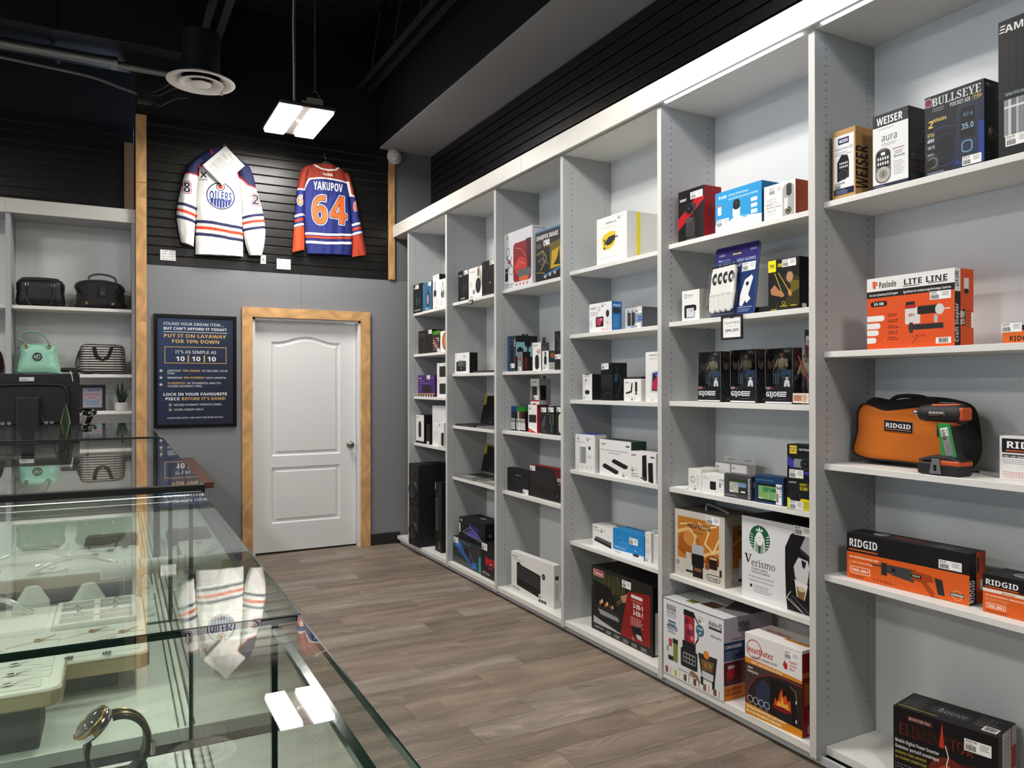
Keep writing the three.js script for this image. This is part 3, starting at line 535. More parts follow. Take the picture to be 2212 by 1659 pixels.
carton('bull', 'air_pump_box', 'dark blue and black pocket air pump box on the top shelf', 'box', '#0d0f14', {
  f: (a) => { a.bg('#10141d').P('#16233f', 45, 100, 60, 20, 100, 20, 100, 100).P('#1c3a86', 52, 92, 78, 40, 100, 50, 100, 95); a.T('BULLSEYE', 13, 14, 14, '#d8d8d8', 'l', 'bold serif', 82).T('POCKET AIR', 44, 21, 7, '#cfcfcf', 'l', 'bold sans-serif', 34).B('#b9a14a', 81, 15, 12, 6, 0.7, 3).T('PRO', 83, 20, 5, '#d0b860').E('#6d1626', 7, 8, 5).O('#bbb', 7, 8, 5, 1).L('#aaa', 14, 17, 26, 2, 2.6); a.T('2', 6, 40, 13, '#e3c75e').T('minutes', 14, 34, 7, '#e3c75e', 'l', 'bold sans-serif', 24).T('6000', 5, 51, 7, '#e0c060', 'l', 'bold sans-serif', 12).T('MAH', 5, 58, 7, '#eee', 'l', 'bold sans-serif', 12).T('120 PSI', 5, 66, 5.5, '#ddd', 'l', 'bold sans-serif', 13).T('DIGITAL', 5, 75, 5, '#ddd', 'l', 'bold sans-serif', 13).O('#2c3c62', 34, 66, 24, 1.2).O('#24345a', 34, 66, 15, 0.8).Q('#232b3d', 54, 22, 36, 68, 6).Q('#0a0c12', 61, 27, 24, 36, 3).T('97.6', 66, 38, 6, '#5f86a8').T('35.0', 63, 53, 9.5, '#8fb8da', 'l', 'bold sans-serif', 20).B('#7db4dd', 64, 67, 16, 13, 1.2, 4); a.R('#33302c', 4, 74, 20, 18).O('#777', 14, 83, 6, 1.4).E('#151515', 10, 84, 5); a.L('#bcd', 5, 95, 40, 2, 2); },
  s: (a) => a.bg('#0c0d11').T('BULLSEYE', 12, 8, 5, '#999', 'l', 'bold serif', 70).O('#333', 50, 22, 9, 1).O('#332f28', 50, 40, 8, 1).E('#b49a4c', 44, 60, 4).O('#888', 50, 62, 7, 1).L('#444', 20, 82, 50, 4), t: (a) => a.bg('#14161b') }, [[80, 91, '$79.99', 0.062, 0.03]]);
carton('amp', 'fan_box', 'tall black glossy box cut by the picture edge on the top shelf', 'box', '#0c0c0d', {
  f: (a) => { a.bg('#0d0d0e'); for (let i = 0; i < 26; i++) a.R(i % 3 ? '#171719' : '#2a2b2c', i * 4, 14, 1.6, 36); a.T('AMPED', 12, 9.5, 7.5, '#e6e6e6', 'l', 'bold sans-serif', 70).R('#e6e6e6', 4, 3.5, 9, 1).R('#e6e6e6', 3, 5.7, 9, 1).R('#e6e6e6', 2, 7.9, 9, 1).R('#1c2526', 0, 52, 100, 4).T('Vertical Strap', 12, 55.5, 3.4, '#b8c6c8', 'l', 'sans-serif', 60); for (let i = 0; i < 6; i++) a.R(['#8f9294', '#c4c8ca', '#6f7375', '#a9adaf', '#888c8f', '#bfc3c5'][i], 10 + i * 6.5, 58, 6, 27).R('#dcdfe0', 10, 63, 40, 1.4).R('#0b0b0b', 54, 58, 4, 27); } }, [[32, 88, '$39.99', 0.07, 0.034]]);
carton('pas', 'stapler_box', 'worn orange and white pneumatic stapler box', 'box', '#e2571f', {
  f: (a) => { a.bg('#e4551d').R('#ecebe8', 0, 0, 100, 19).R('#16130f', 0, 19, 100, 9).P('#e4551d', 7, 5, 11, 5, 11, 15, 8, 15).T('P', 8, 15, 13, '#e4551d').T('Paslode', 15, 15, 11.5, '#1a1a1a', 'l', 'bold sans-serif', 21).T('LITE LINE', 44, 14.5, 11, '#141414', 'l', 'bold sans-serif', 49).S('#141414', 0.8, 44, 16.4, 62, 16.2).S('#141414', 0.8, 72, 16, 92, 15.6).T('Lite-Line Upholstery/Craft Stapler', 3, 25.5, 4.4, '#eee', 'l', 'bold sans-serif', 35).T('Agrafeuse de rembourrage/bricolage Lite-Line', 44, 25.5, 4.4, '#eee', 'l', 'bold sans-serif', 52).Q('#141414', 5, 33, 20, 7.5, 3.7).T('US-100', 9, 39, 5.6, '#fff', 'l', 'bold sans-serif', 12); for (const [y, w] of [[53, 22], [63.5, 17], [73, 15], [83.5, 12]]) a.Q('#f1efec', -3, y, w + 3, 8, 4); for (let i = 0; i < 5; i++) a.L('#3c1205', 26, 52 + i * 8, 13, 2, 2.6, 1); a.Q('#dcdad6', 46, 46, 17, 22, 2).R('#b6231a', 46, 41, 12, 6).R('#181818', 47, 38, 10, 4).Q('#1d1d1d', 60, 45, 22, 11, 2).E('#d8d6d2', 84, 51, 6, 7).R('#ccc', 88, 50, 7, 2).Q('#262626', 50, 69, 38, 7, 1).R('#333', 51, 66, 4, 14).R('#bbb', 78, 58, 4, 10).T('RPS', 50, 58, 5, '#a22').T('US-100', 58, 86, 4, '#7a1d08', 'l', 'bold sans-serif', 10).R('#f5f3f0', 80, 88, 16, 8).bar('#222', 83, 89, 10, 6).noise('#f0a080', 26, 2, 5).S('#7d2108', 0.6, 54, 95, 60, 84).S('#7d2108', 0.6, 54, 84, 62, 92); },
  s: (a) => a.bg('#d94f1c').R('#ecebe8', 0, 0, 30, 30).R('#15120f', 0, 30, 30, 70).T('LITE LINE', 20, 24, 14, '#111', 'l', 'bold sans-serif', 20, -90).T('Craft Stapler', 20, 95, 10, '#ddd', 'l', 'bold sans-serif', 50, -90).Q('#dcdad6', 48, 12, 26, 16, 1).R('#1a1a1a', 50, 26, 22, 6).Q('#15120f', 38, 52, 18, 22, 3).T('US-100', 52, 72, 13, '#fff', 'l', 'bold sans-serif', 17, -90).L('#6d1e08', 62, 54, 28, 6, 4).R('#f3f1ee', 86, 56, 14, 20), t: (a) => a.bg('#e8e6e2') }, [[85, 33, '$49.99', 0.074, 0.028]]);
carton('oran', 'clamp_box', 'low orange and black box cut by the picture edge beside the stapler box', 'box', '#1a1a1a', { f: (a) => a.bg('#e0661e').R('#1b1b1b', 0, 0, 100, 30).T('RIDGID', 10, 88, 40, '#1b1b1b') }, [[14, 12, '$29.99', 0.06, 0.028]], { extra: (o, w, h, d) => part('handle', rb(0.15, 0.02, 0.03, 0.006, 0.03, h + 0.01, 0), M.blackMatt, o) });
const ridgidArt = (sub, pic) => (a) => { a.bg('#e0601c').R('#161415', 0, 0, 100, 42).T('RIDGID', 2, 30, 24, '#f4f4f4', 'l', 'bold sans-serif', 26).R('#d8652a', 2, 35, 26, 3).T(sub, 2.5, 54, 5, '#fff', 'l', 'bold sans-serif', 26).S('#f7e9df', 0.8, 3, 60, 3, 84).T('Fast, Powerful Cutting', 5, 65, 4.2, '#fbe9dd', 'l', 'bold sans-serif', 18).B('#fff', 4, 73, 17, 14, 1.2, 1).T('TOOL ONLY', 5, 83, 8.5, '#fff', 'l', 'bold sans-serif', 15).L('#3a1608', 3, 92, 16, 2, 3).L('#3a1608', 24, 90, 20, 2, 3); pic(a); };
carton('recip', 'saw_box', 'long orange and black reciprocating saw box', 'box', '#171516', { f: ridgidArt('18V RECIPROCATING SAW', (a) => { a.P('#3b3a3c', 20, 60, 32, 58, 32, 62, 24, 62).R('#2c2c2e', 31, 52, 5, 26).Q('#3f3f42', 36, 54, 24, 18, 3).P('#3f3f42', 36, 62, 60, 58, 58, 80, 40, 74).P('#a8420f', 56, 55, 72, 58, 74, 70, 68, 74, 78, 100, 72, 100, 64, 76, 56, 74).P('#2a2a2c', 74, 60, 80, 62, 82, 92, 77, 94).R('#e0601c', 74, 92, 9, 6).Q('#1c1c1e', 56, 62, 8, 7, 1).T('RIDGID', 57, 67, 4.5, '#eee', 'l', 'bold sans-serif', 6).R('#111', 40, 60, 3, 7).O('#ddd', 91, 85, 9, 0.8).R('#4a4a4c', 86, 81, 10, 7).T('LIFETIME', 86.5, 86.5, 5, '#fff', 'l', 'bold sans-serif', 9); }), s: (a) => a.bg('#d9581b').R('#171516', 0, 0, 42, 100).T('RIDGID', 32, 96, 24, '#f2f2f2', 'l', 'bold sans-serif', 44, -90).R('#2b2b2d', 46, 10, 14, 30).R('#ded9d4', 64, 54, 16, 20).L('#8a3210', 64, 12, 24, 6), t: (a) => a.bg('#191617').T('FOR LIFE', 34, 62, 40, '#a03d1c', 'l', 'bold sans-serif', 26).E('#8a8684', 24, 45, 30, 26).T('LIFETIME', 18, 55, 24, '#222', 'l', 'bold sans-serif', 12).L('#777', 70, 30, 20, 5, 12, 5).noise('#c9c4c0', 60, 4, 9) }, [[86, 30, '$59.99', 0.078, 0.03]]);
carton('rsm', 'saw_box', 'small orange and black tool box cut by the picture edge, beside the long saw box', 'box', '#171516', { f: (a) => { a.bg('#e0601c').R('#161415', 0, 0, 100, 36).T('RIDGID', 4, 28, 20, '#f4f4f4', 'l', 'bold sans-serif', 52).R('#d8652a', 4, 31, 52, 3).R('#ece7e2', 0, 38, 70, 8).T('BRUSHLESS', 30, 45, 6, '#b14a1c').T('18V SUBCOMPACT BRUSHLESS', 4, 56, 5, '#fff', 'l', 'bold sans-serif', 60).L('#fbe0d0', 4, 62, 40, 2, 4).B('#fff', 6, 74, 30, 12, 1.4, 1).T('TOOL ONLY', 8, 84, 8.5, '#fff', 'l', 'bold sans-serif', 26).L('#3a1608', 4, 92, 40, 2, 3).Q('#2b2b2d', 66, 50, 30, 26, 6).R('#d9601f', 70, 56, 22, 10); }, t: (a) => a.bg('#191617').E('#8a8684', 50, 45, 30, 26).T('LIFETIME', 34, 55, 24, '#222', 'l', 'bold sans-serif', 32) });
carton('rbox', 'tool_kit_box', 'white tool box with black brand panel cut by the picture edge, beside the drill', 'box', '#e2e0dc', { f: (a) => { a.bg('#e6e4e0').R('#161415', 4, 6, 92, 32).T('RIDGID', 10, 28, 22, '#fff', 'l', 'bold sans-serif', 74).R('#d8652a', 10, 32, 60, 3).R('#1b1b1b', 5, 42, 60, 7).T('18V 14V Charger/Kit', 6, 48, 5.6, '#fff', 'l', 'bold sans-serif', 50).L('#777', 5, 54, 60, 3, 4).L('#a33', 5, 82, 60, 4, 4); }, t: (a) => a.bg('#dcdad6').L('#555', 40, 20, 40, 4, 14, 6) });
carton('elim', 'inverter_box', 'black power inverter box with red lettering on the bottom shelf', 'box', '#121112', {
  f: (a) => { a.bg('#100f10').P('#3b1410', 30, 100, 40, 55, 100, 45, 100, 100).E('#6b2418', 55, 75, 26).E('#a8442a', 55, 75, 15).E('#e8b080', 55, 74, 7).S('#fff2d8', 1.4, 52, 34, 55, 48, 53, 60, 57, 75, 54, 88, 57, 100).S('#ffd9a0', 0.7, 55, 60, 60, 72, 58, 90); a.R('#4b1513', 14, 8, 26, 8).T('BOOSTER PAC', 16, 14.5, 6, '#d0c0b8', 'l', 'bold sans-serif', 22); a.T('ELIMINATOR', 6, 37, 22, '#c33a24', 'l', 'bold sans-serif', 72).T('ELIMINATOR', 6.6, 36.6, 22, '#2a0c08', 'l', 'bold sans-serif', 70.6).P('#c33a24', 46, 38, 49, 2, 51, 38); a.T('Mobile Digital Power Inverter', 2, 50, 7, '#e8e8e8', 'l', 'bold sans-serif', 44).T('Onduleur portatif numérique', 2, 58, 7, '#e8e8e8', 'l', 'bold sans-serif', 44).T('HOUSEHOLD POWER, ANYWHERE!', 2, 66, 5, '#c9b23a', 'l', 'bold sans-serif', 32).T('DU COURANT DOMESTIQUE', 2, 73, 5, '#c9b23a', 'l', 'bold sans-serif', 32).L('#999', 2, 80, 26, 4, 4); },
  s: (a) => { a.bg('#b9b6b4').R('#101010', 0, 0, 22, 100); for (let i = 0; i < 18; i++) a.R('#8d8a88', 26, 10 + i * 5, 34, 2); a.R('#b02a22', 68, 0, 5, 100).R('#a8262a', 74, 26, 22, 30); },
  t: (a) => { a.bg('#151415').L('#5a5a5a', 4, 10, 22, 12, 7, 3).Q('#2c2c2e', 30, 30, 38, 40, 10).T('600W', 50, 60, 22, '#777', 'c').E('#ddd', 38, 42, 3).L('#7a7470', 72, 20, 22, 6, 9, 4).R('#e0dedb', 82, 60, 14, 26).bar('#222', 84, 64, 10, 18).R('#8a7c30', 2, 84, 40, 4).noise('#4a4848', 60, 3, 2); } }, [[82, 22, '$189.99', 0.082, 0.04]]);
// ---------------------------------------------------------------- bay 5
carton('redcam', 'camera_box', 'black box with red diagonal and red side holding a gimbal camera', 'box', '#a01218', { f: (a) => { a.bg('#161415').P('#b4161d', 0, 54, 55, 26, 74, 18, 100, 20, 100, 26, 30, 62, 0, 76).T('OBSBOT', 7, 21, 7, '#f2f2f2', 'l', 'bold sans-serif', 26); a.Q('#3b3a3c', 30, 56, 36, 36, 5).Q('#4a494c', 30, 55, 36, 9, 4).R('#2d2c2e', 58, 40, 6, 24).Q('#39383a', 40, 28, 30, 15, 6).E('#2a292b', 44, 38, 11).E('#0c0c0e', 44, 38, 7.5).E('#39424d', 43, 37, 3.4).S('#888', 0.8, 32, 96, 70, 94.5); }, s: (a) => a.bg('#a3131a'), t: (a) => a.bg('#7d1116') }, [[72, 14, '$249.99', 0.085, 0.034]]);
carton('dlink', 'camera_box', 'bright blue wifi camera box with white base stripe', 'box', '#1278b4', { f: (a) => { a.bg('#2b96d2').P('#eef1f3', 0, 78, 30, 78, 47, 62, 62, 70, 100, 76, 100, 100, 0, 100).P('#5fb2e0', 32, 77, 47, 60, 72, 74, 66, 76, 47, 64).T('D-Link', 8, 17, 10, '#fff', 'l', 'bold sans-serif', 18).T('HD Pan & Tilt Wi-Fi Camera', 30, 16, 7, '#eaf5fb', 'l', 'sans-serif', 42).T('Caméra HD Wi-Fi panoramique et inclinable', 30, 25, 6.4, '#eaf5fb', 'l', 'sans-serif', 62); a.R('#c76a4e', 6, 32, 8, 5).Q('#f2f2f2', 6, 36, 8, 20, 2).Q('#e9e9ea', 39, 44, 16, 26, 8).Q('#1b1c1f', 40, 28, 15, 24, 9).E('#3a3d42', 47, 36, 4); for (const y of [34, 48, 62]) a.Q('#e8f0f4', 78, y, 13, 9, 2); for (let i = 0; i < 6; i++) a.O('#9aa', 14 + i * 15, 90, 3, 0.8); }, s: (a) => a.bg('#1173ad').S('#7db8d8', 1.2, 40, 18, 50, 10, 60, 18), t: (a) => a.bg('#1a85c2') }, [[17, 76, '$49.99', 0.078, 0.034]]);
carton('bell', 'doorbell_box', 'white video doorbell box with rust orange side', 'box', '#a5431f', { f: (a) => { a.bg('#eceae7').L('#aaa', 8, 40, 40, 3, 6, 2).T('Smart', 8, 58, 7, '#333', 'l', 'sans-serif', 20).T('Doorbell Camera', 8, 66, 7, '#333', 'l', 'sans-serif', 48).T('1440p HD', 8, 75, 6.5, '#333', 'l', 'sans-serif', 32).L('#888', 8, 80, 40, 2, 4, 1).Q('#a9a8a8', 60, 8, 36, 100, 16).Q('#3b3a3b', 72, 8, 16, 34, 8).E('#1c1c1a', 78, 82, 10).O('#b7b06a', 78, 82, 6, 2).R('#dcdcdc', 64, 46, 12, 30); }, s: (a) => { a.bg('#a5431f'); for (let i = 0; i < 6; i++) a.O('#5d2410', 20, 32 + i * 11, 4, 1.4).L('#7a2f14', 36, 30 + i * 11, 48, 2, 4, 1.4); }, t: (a) => a.bg('#9a3e1d') }, [[38, 18, '$64.99', 0.075, 0.032]]);
carton('jolt', 'camera_box', 'small white box printed with a black clip-on camera', 'box', '#d0cfca', { f: (a) => a.bg('#efeeea').O('#222', 22, 18, 6, 1.6).T('JOLT 1', 36, 20, 7.5, '#333', 'l', 'bold sans-serif', 30).L('#777', 38, 24, 24, 1, 3).Q('#1b1a1b', 14, 48, 60, 42, 5).Q('#cfd3dc', 26, 58, 46, 30, 2).Q('#1b1a1b', 68, 50, 14, 18, 4).O('#445', 54, 66, 3, 1), s: (a) => a.bg('#c6c5c1').O('#222', 70, 60, 5, 1.6), t: (a) => a.bg('#dddcd8') });
carton('trx', 'exercise_kit_box', 'black and yellow exercise strap box on the second shelf', 'box', '#0f0f0f', { f: (a) => { a.bg('#141312').P('#38320d', 20, 100, 60, 24, 100, 40, 100, 90).P('#6b5f12', 38, 78, 62, 40, 100, 46, 100, 60).R('#f2e21c', 0, 0, 26, 23).T('TRX', 5, 15, 9, '#222', 'l', 'bold sans-serif', 16).T('SWEAT SYSTEM', 31, 15, 9.5, '#f2e21c', 'l', 'bold sans-serif', 60); a.E('#1a1917', 66, 30, 11, 8).E('#b98a68', 70, 36, 8, 10).P('#211f1e', 36, 50, 60, 42, 74, 52, 66, 74, 40, 78).P('#b07b52', 8, 56, 22, 48, 34, 58, 50, 66, 46, 72, 26, 70, 10, 66).P('#b07b52', 66, 58, 78, 66, 74, 74, 64, 70).E('#b07b52', 46, 70, 5).P('#151413', 30, 74, 60, 72, 50, 96, 30, 96).S('#e6c92a', 1.4, 22, 26, 46, 66).S('#e6c92a', 1.4, 34, 26, 74, 70); a.T('EQUIPMENT', 18, 97, 3, '#e8d81c', 'c', 'bold sans-serif', 20).T('WORKOUTS', 50, 92, 3, '#e8d81c', 'c').T('TRAINING', 82, 92, 3, '#e8d81c', 'c').B('#e8d81c', 46, 82, 8, 6, 0.8, 1); }, s: (a) => a.bg('#0e0e0e').T('TRX', 80, 96, 36, '#f2e21c', 'l', 'bold sans-serif', 60, -90).R('#ddd', 12, 88, 18, 8), t: (a) => a.bg('#161616') }, [[68, 9, '$119.99', 0.072, 0.032]]);
carton('ring', 'ring_box', 'small white square box printed with a black ring', 'box', '#d2d1cd', { f: (a) => a.bg('#eeedea').O('#111', 36, 48, 13, 2.2).T('Smart Ring', 78, 72, 9, '#222', 'l', 'sans-serif', 42, -90).L('#888', 64, 30, 10, 1), s: (a) => a.bg('#dcdbd7').E('#222', 30, 18, 4), t: (a) => a.bg('#d8d9cf').L('#9a9a6a', 40, 30, 40, 3, 16, 6) }, [[62, 88, '$49.99', 0.036, 0.022]]);
carton('camb', 'camera_box', 'white box printed with a small black cube camera', 'box', '#d8d7d3', { f: (a) => a.bg('#efeeeb').T('WYZE', 8, 18, 7, '#444', 'l', 'bold sans-serif', 10).T('Cam Camera v3', 8, 27, 6, '#444', 'l', 'sans-serif', 28).Q('#171718', 38, 36, 26, 42, 5).E('#26262a', 51, 54, 12).O('#999', 14, 88, 3, 1).O('#999', 30, 88, 3, 1).O('#999', 46, 88, 3, 1).O('#999', 62, 88, 3, 1), t: (a) => a.bg('#e3e2de') }, [[88, 40, '$34.99', 0.03, 0.05]]);
carton('garm', 'gps_box', 'grey sat-nav box with a road map screen', 'box', '#3c3b3d', { f: (a) => { a.bg('#454447').Q('#111', 18, 20, 66, 58, 3).R('#2d4c22', 20, 22, 62, 10).R('#b9b8a8', 20, 32, 34, 44).R('#6f95b9', 54, 32, 28, 18).R('#33352f', 54, 50, 28, 26).S('#6a7fb0', 1.6, 22, 74, 34, 48, 50, 40).S('#e0dccb', 3, 26, 40, 46, 70).R('#efefef', 22, 68, 14, 7).R('#efefef', 62, 66, 16, 7).T('GARMIN DRIVE 52', 4, 92, 7, '#b8b8ba', 'l', 'bold sans-serif', 44).T('GARMIN', 94, 96, 13, '#f2f2f2', 'l', 'bold sans-serif', 88, -90); }, s: (a) => a.bg('#39383a').R('#c5c5c6', 20, 24, 44, 24).L('#777', 20, 60, 50, 5, 5), t: (a) => a.bg('#4e4c4e').T('GARMIN', 50, 60, 22, '#7a787a', 'c') });
carton('navy', 'gps_box', 'navy blue sat-nav box with a green map screen', 'box', '#16324f', { f: (a) => a.bg('#173d63').T('Magellan RoadMate', 6, 20, 7, '#5d86ab', 'l', 'bold sans-serif', 60).Q('#101214', 9, 30, 82, 62, 4).R('#7fae6a', 13, 37, 74, 48).R('#3d8a4e', 30, 42, 26, 16).R('#2c6d49', 58, 44, 20, 12).S('#d9932f', 2, 30, 84, 40, 62).S('#8fd0e8', 1.4, 48, 48, 50, 84).R('#d8dcd4', 13, 80, 16, 5).R('#d8dcd4', 66, 80, 18, 5), t: (a) => a.bg('#15304c'), s: (a) => a.bg('#122a44') }, [[84, 62, '$49.99', 0.03, 0.085]]);
carton('dashl', 'dash_cam_box', 'black and yellow dash camera box at the bottom of its stack', 'box', '#131313', { f: (a) => a.bg('#151514').P('#e8dc1e', 0, 62, 20, 70, 60, 62, 100, 64, 100, 100, 0, 100).E('#26262a', 32, 60, 20).E('#0b0b0d', 32, 58, 10).E('#3a4a86', 31, 57, 3).T('ORBIT', 48, 22, 11, '#e8dc1e', 'l', 'bold sans-serif', 28).T('530', 48, 36, 15, '#e8dc1e', 'l', 'bold sans-serif', 30).L('#bfb51c', 78, 16, 20, 5, 4, 1.4).T('myGEKO', 6, 16, 8, '#ddd', 'l', 'bold sans-serif', 30).O('#777', 88, 52, 6, 0.8).L('#554f10', 62, 72, 34, 6, 4, 1) }, [[36, 86, '$74.99', 0.066, 0.034]]);
{ const q = IT.dashl; carton('dashu', 'dash_cam_box', 'black and violet dash camera box on top of its stack', 'box', '#101010', { f: (a) => a.bg('#121214').P('#3a3aa0', 0, 34, 40, 56, 100, 70, 100, 88, 60, 86, 0, 62).Q('#17171a', 26, 38, 66, 40, 8).Q('#8b8f96', 26, 42, 48, 26, 6).E('#2c2d30', 70, 56, 17).E('#0b0b0c', 70, 56, 11).E('#34486a', 69, 55, 4).R('#e3c53a', 10, 4, 28, 24).T('HD CAM', 12, 13, 7, '#222', 'l', 'bold sans-serif', 22).T('2-IN-1', 12, 22, 7, '#222', 'l', 'bold sans-serif', 22).T('NEXTBASE', 46, 17, 8, '#e6e6e6', 'l', 'bold sans-serif', 44) }, [[36, 88, '$74.99', 0.066, 0.034]], { at: [q[0], q[1], q[2], q[3], q[4], 0.137, q[6]], dy: q[5] + 0.001 }); }
carton('nesp', 'coffee_machine_box', 'beige and caramel capsule coffee machine box', 'box', '#b5b0a4', { f: (a) => { a.bg('#cdc8bc').R('#c4792b', 7, 10, 82, 62); a.x.save(); a.x.beginPath(); a.x.rect(7 * a.W, 10 * a.H, 82 * a.W, 62 * a.H); a.x.clip(); a.E('#a85c1c', 30, 50, 22, 18).E('#d08c3e', 34, 40, 16, 12).S('#e6bd7c', 5, 7, 34, 30, 26, 44, 36, 40, 52, 58, 62, 89, 50).S('#efd09a', 3, 50, 16, 70, 26, 62, 44, 78, 54, 89, 34).S('#9c4f16', 4, 7, 58, 26, 66, 60, 70, 89, 66).S('#f2dcb0', 2, 12, 22, 34, 18, 60, 22, 84, 16).E('#8c4211', 78, 66, 14, 8); a.x.restore(); a.T('NESPRESSO', 27, 25, 9.5, '#2c1a10', 'l', 'bold sans-serif', 46).T('VERTUO POP+', 38, 32, 3.6, '#5a3418', 'l', 'bold sans-serif', 22); a.E('#b86a3a', 48, 42, 4.5, 5).Q('#b8b8ba', 36, 48, 24, 18, 3).Q('#151414', 36, 62, 24, 18, 2).R('#1c1a1a', 38, 78, 20, 18).R('#8a5a2c', 41, 82, 14, 5).R('#20140d', 41, 87, 14, 7).R('#c9c6c0', 24, 62, 11, 28).R('#171616', 24, 88, 14, 3).Q('#2a1710', 70, 62, 16, 16, 3).R('#d8b890', 71, 61, 14, 3).Q('#8d4a26', 62, 72, 9, 8, 2).R('#2b1c12', 90, 76, 4, 10); a.B('#1b1b1b', 66, 86, 25, 9, 1, 4).T("De'Longhi", 69, 93, 6, '#1b1b1b', 'l', 'bold sans-serif', 19).E('#9a9a9c', 7, 80, 4).O('#9a968c', 7, 91, 2.4, 0.6).O('#9a968c', 16, 92, 2.4, 0.6); }, s: (a) => { a.bg('#aaa599').R('#a8642a', 26, 14, 74, 60).S('#d6a45e', 3, 30, 40, 60, 30, 80, 50, 100, 40).T('NESPRESSO', 42, 28, 9, '#2c1a10', 'l', 'bold sans-serif', 90).R('#c4c0ba', 46, 62, 30, 30).R('#191817', 44, 90, 50, 4).E('#8e8e90', 26, 93, 4); }, t: (a) => a.bg('#6b675e').L('#4a463f', 20, 30, 50, 4, 12, 4) }, [[78, 8, '$95.99', 0.085, 0.036]], { extra: (o, w, h, d) => part('carry_handle', tube([[-0.02, h, 0.03], [-0.015, h + 0.03, 0.03], [0.02, h + 0.026, 0.02], [0.08, h + 0.006, 0.0], [0.1, h, 0]], 0.006, 24, 6), std({ color: 0x9a9a9c, roughness: 0.5 }), o) });
carton('veri', 'coffee_machine_box', 'white coffee maker box with a round green emblem', 'box', '#161516', { f: (a) => {
    a.bg('#e4e5e6'); a.E('#1c5a3f', 26, 26, 16.5, 17); // emblem: a crowned figure with long wavy hair, two tails
    a.E('#f2f2f0', 26, 25, 6, 8.5).S('#f2f2f0', 1.2, 19, 42, 20, 30, 21, 22).S('#f2f2f0', 1.2, 33, 42, 32, 30, 31, 22); for (const s of [-1, 1]) { for (let i = 0; i < 4; i++) a.S('#f2f2f0', 0.9, 26 + s * (2 + i * 1.6), 42, 26 + s * (2.6 + i * 1.8), 36, 26 + s * (2 + i * 1.7), 31, 26 + s * (3.4 + i * 1.1), 24); for (let i = 0; i < 6; i++) a.S('#f2f2f0', 1.1, 26 + s * 9.6, 22 + i * 3.2, 26 + s * 13, 20.5 + i * 3.4); } a.E('#f2f2f0', 26, 25, 4.2, 6.4).E('#1c5a3f', 24.9, 24, 0.8, 0.5).E('#1c5a3f', 27.1, 24, 0.8, 0.5).S('#1c5a3f', 0.4, 25.4, 28, 26.6, 28); a.P('#f2f2f0', 21, 16, 22, 12.5, 24, 15, 26, 10.5, 28, 15, 30, 12.5, 31, 16);
    a.T('V', 4, 57, 15, '#1d1d1d', 'l', 'bold serif', 11).T('erismo', 14, 60, 12, '#1d1d1d', 'l', 'serif', 34).T('SYSTEM BY STARBUCKS', 14, 64.5, 3, '#222', 'l', 'bold serif', 23).T('SYSTÈME PAR STARBUCKS', 14, 68.5, 3, '#222', 'l', 'bold serif', 26).T('The single-cup home café experience.', 10, 74, 3.1, '#444', 'l', 'serif', 36).T("L'expérience du café bistro à la tasse.", 10, 78.5, 3.1, '#444', 'l', 'serif', 36).P('#1a1a1a', 12, 83, 15.5, 83, 15, 86.5, 12.5, 86.5).L('#777', 18, 83, 28, 4, 2.4, 0.8);
    a.P('#141315', 62, 84, 61, 50, 61, 28, 68, 12, 80, 3, 100, 2, 100, 100, 64, 100).P('#a9a9ab', 90, 4, 100, 4, 100, 16, 92, 34, 84, 28, 80, 26).P('#2a2a2c', 80, 25, 92, 32, 91, 35, 79, 28).P('#d7d7d9', 72, 48, 78, 36, 90, 38, 92, 46, 88, 72, 82, 70, 74, 60).P('#1c1b1d', 82, 38, 88, 40, 86, 48, 83, 46).P('#eceaea', 73, 62, 90, 66, 86, 84, 76, 82).P('#8a6a3c', 76, 70, 87, 73, 85, 84, 77, 82).E('#d8cba6', 82, 72, 5, 3).S('#e0e0e2', 1, 68, 78, 63, 86, 86, 100).S('#8d8d90', 0.7, 70, 82, 92, 98).S('#8d8d90', 0.7, 68, 86, 86, 100); for (const y of [56, 62, 68]) a.O('#c9c49a', 93, y, 1.6, 0.6); }, t: (a) => a.bg('#1a191a').S('#2e2d2e', 6, 40, 30, 55, 20, 75, 30) }, [[84, 5, '$94.99', 0.09, 0.038]], { extra: (o, w, h, d) => part('carry_handle', tube([[0.03, h, 0], [0.05, h + 0.012, 0.01], [0.1, h + 0.012, 0.02], [0.14, h, 0.01]], 0.005, 20, 6), M.black, o) });
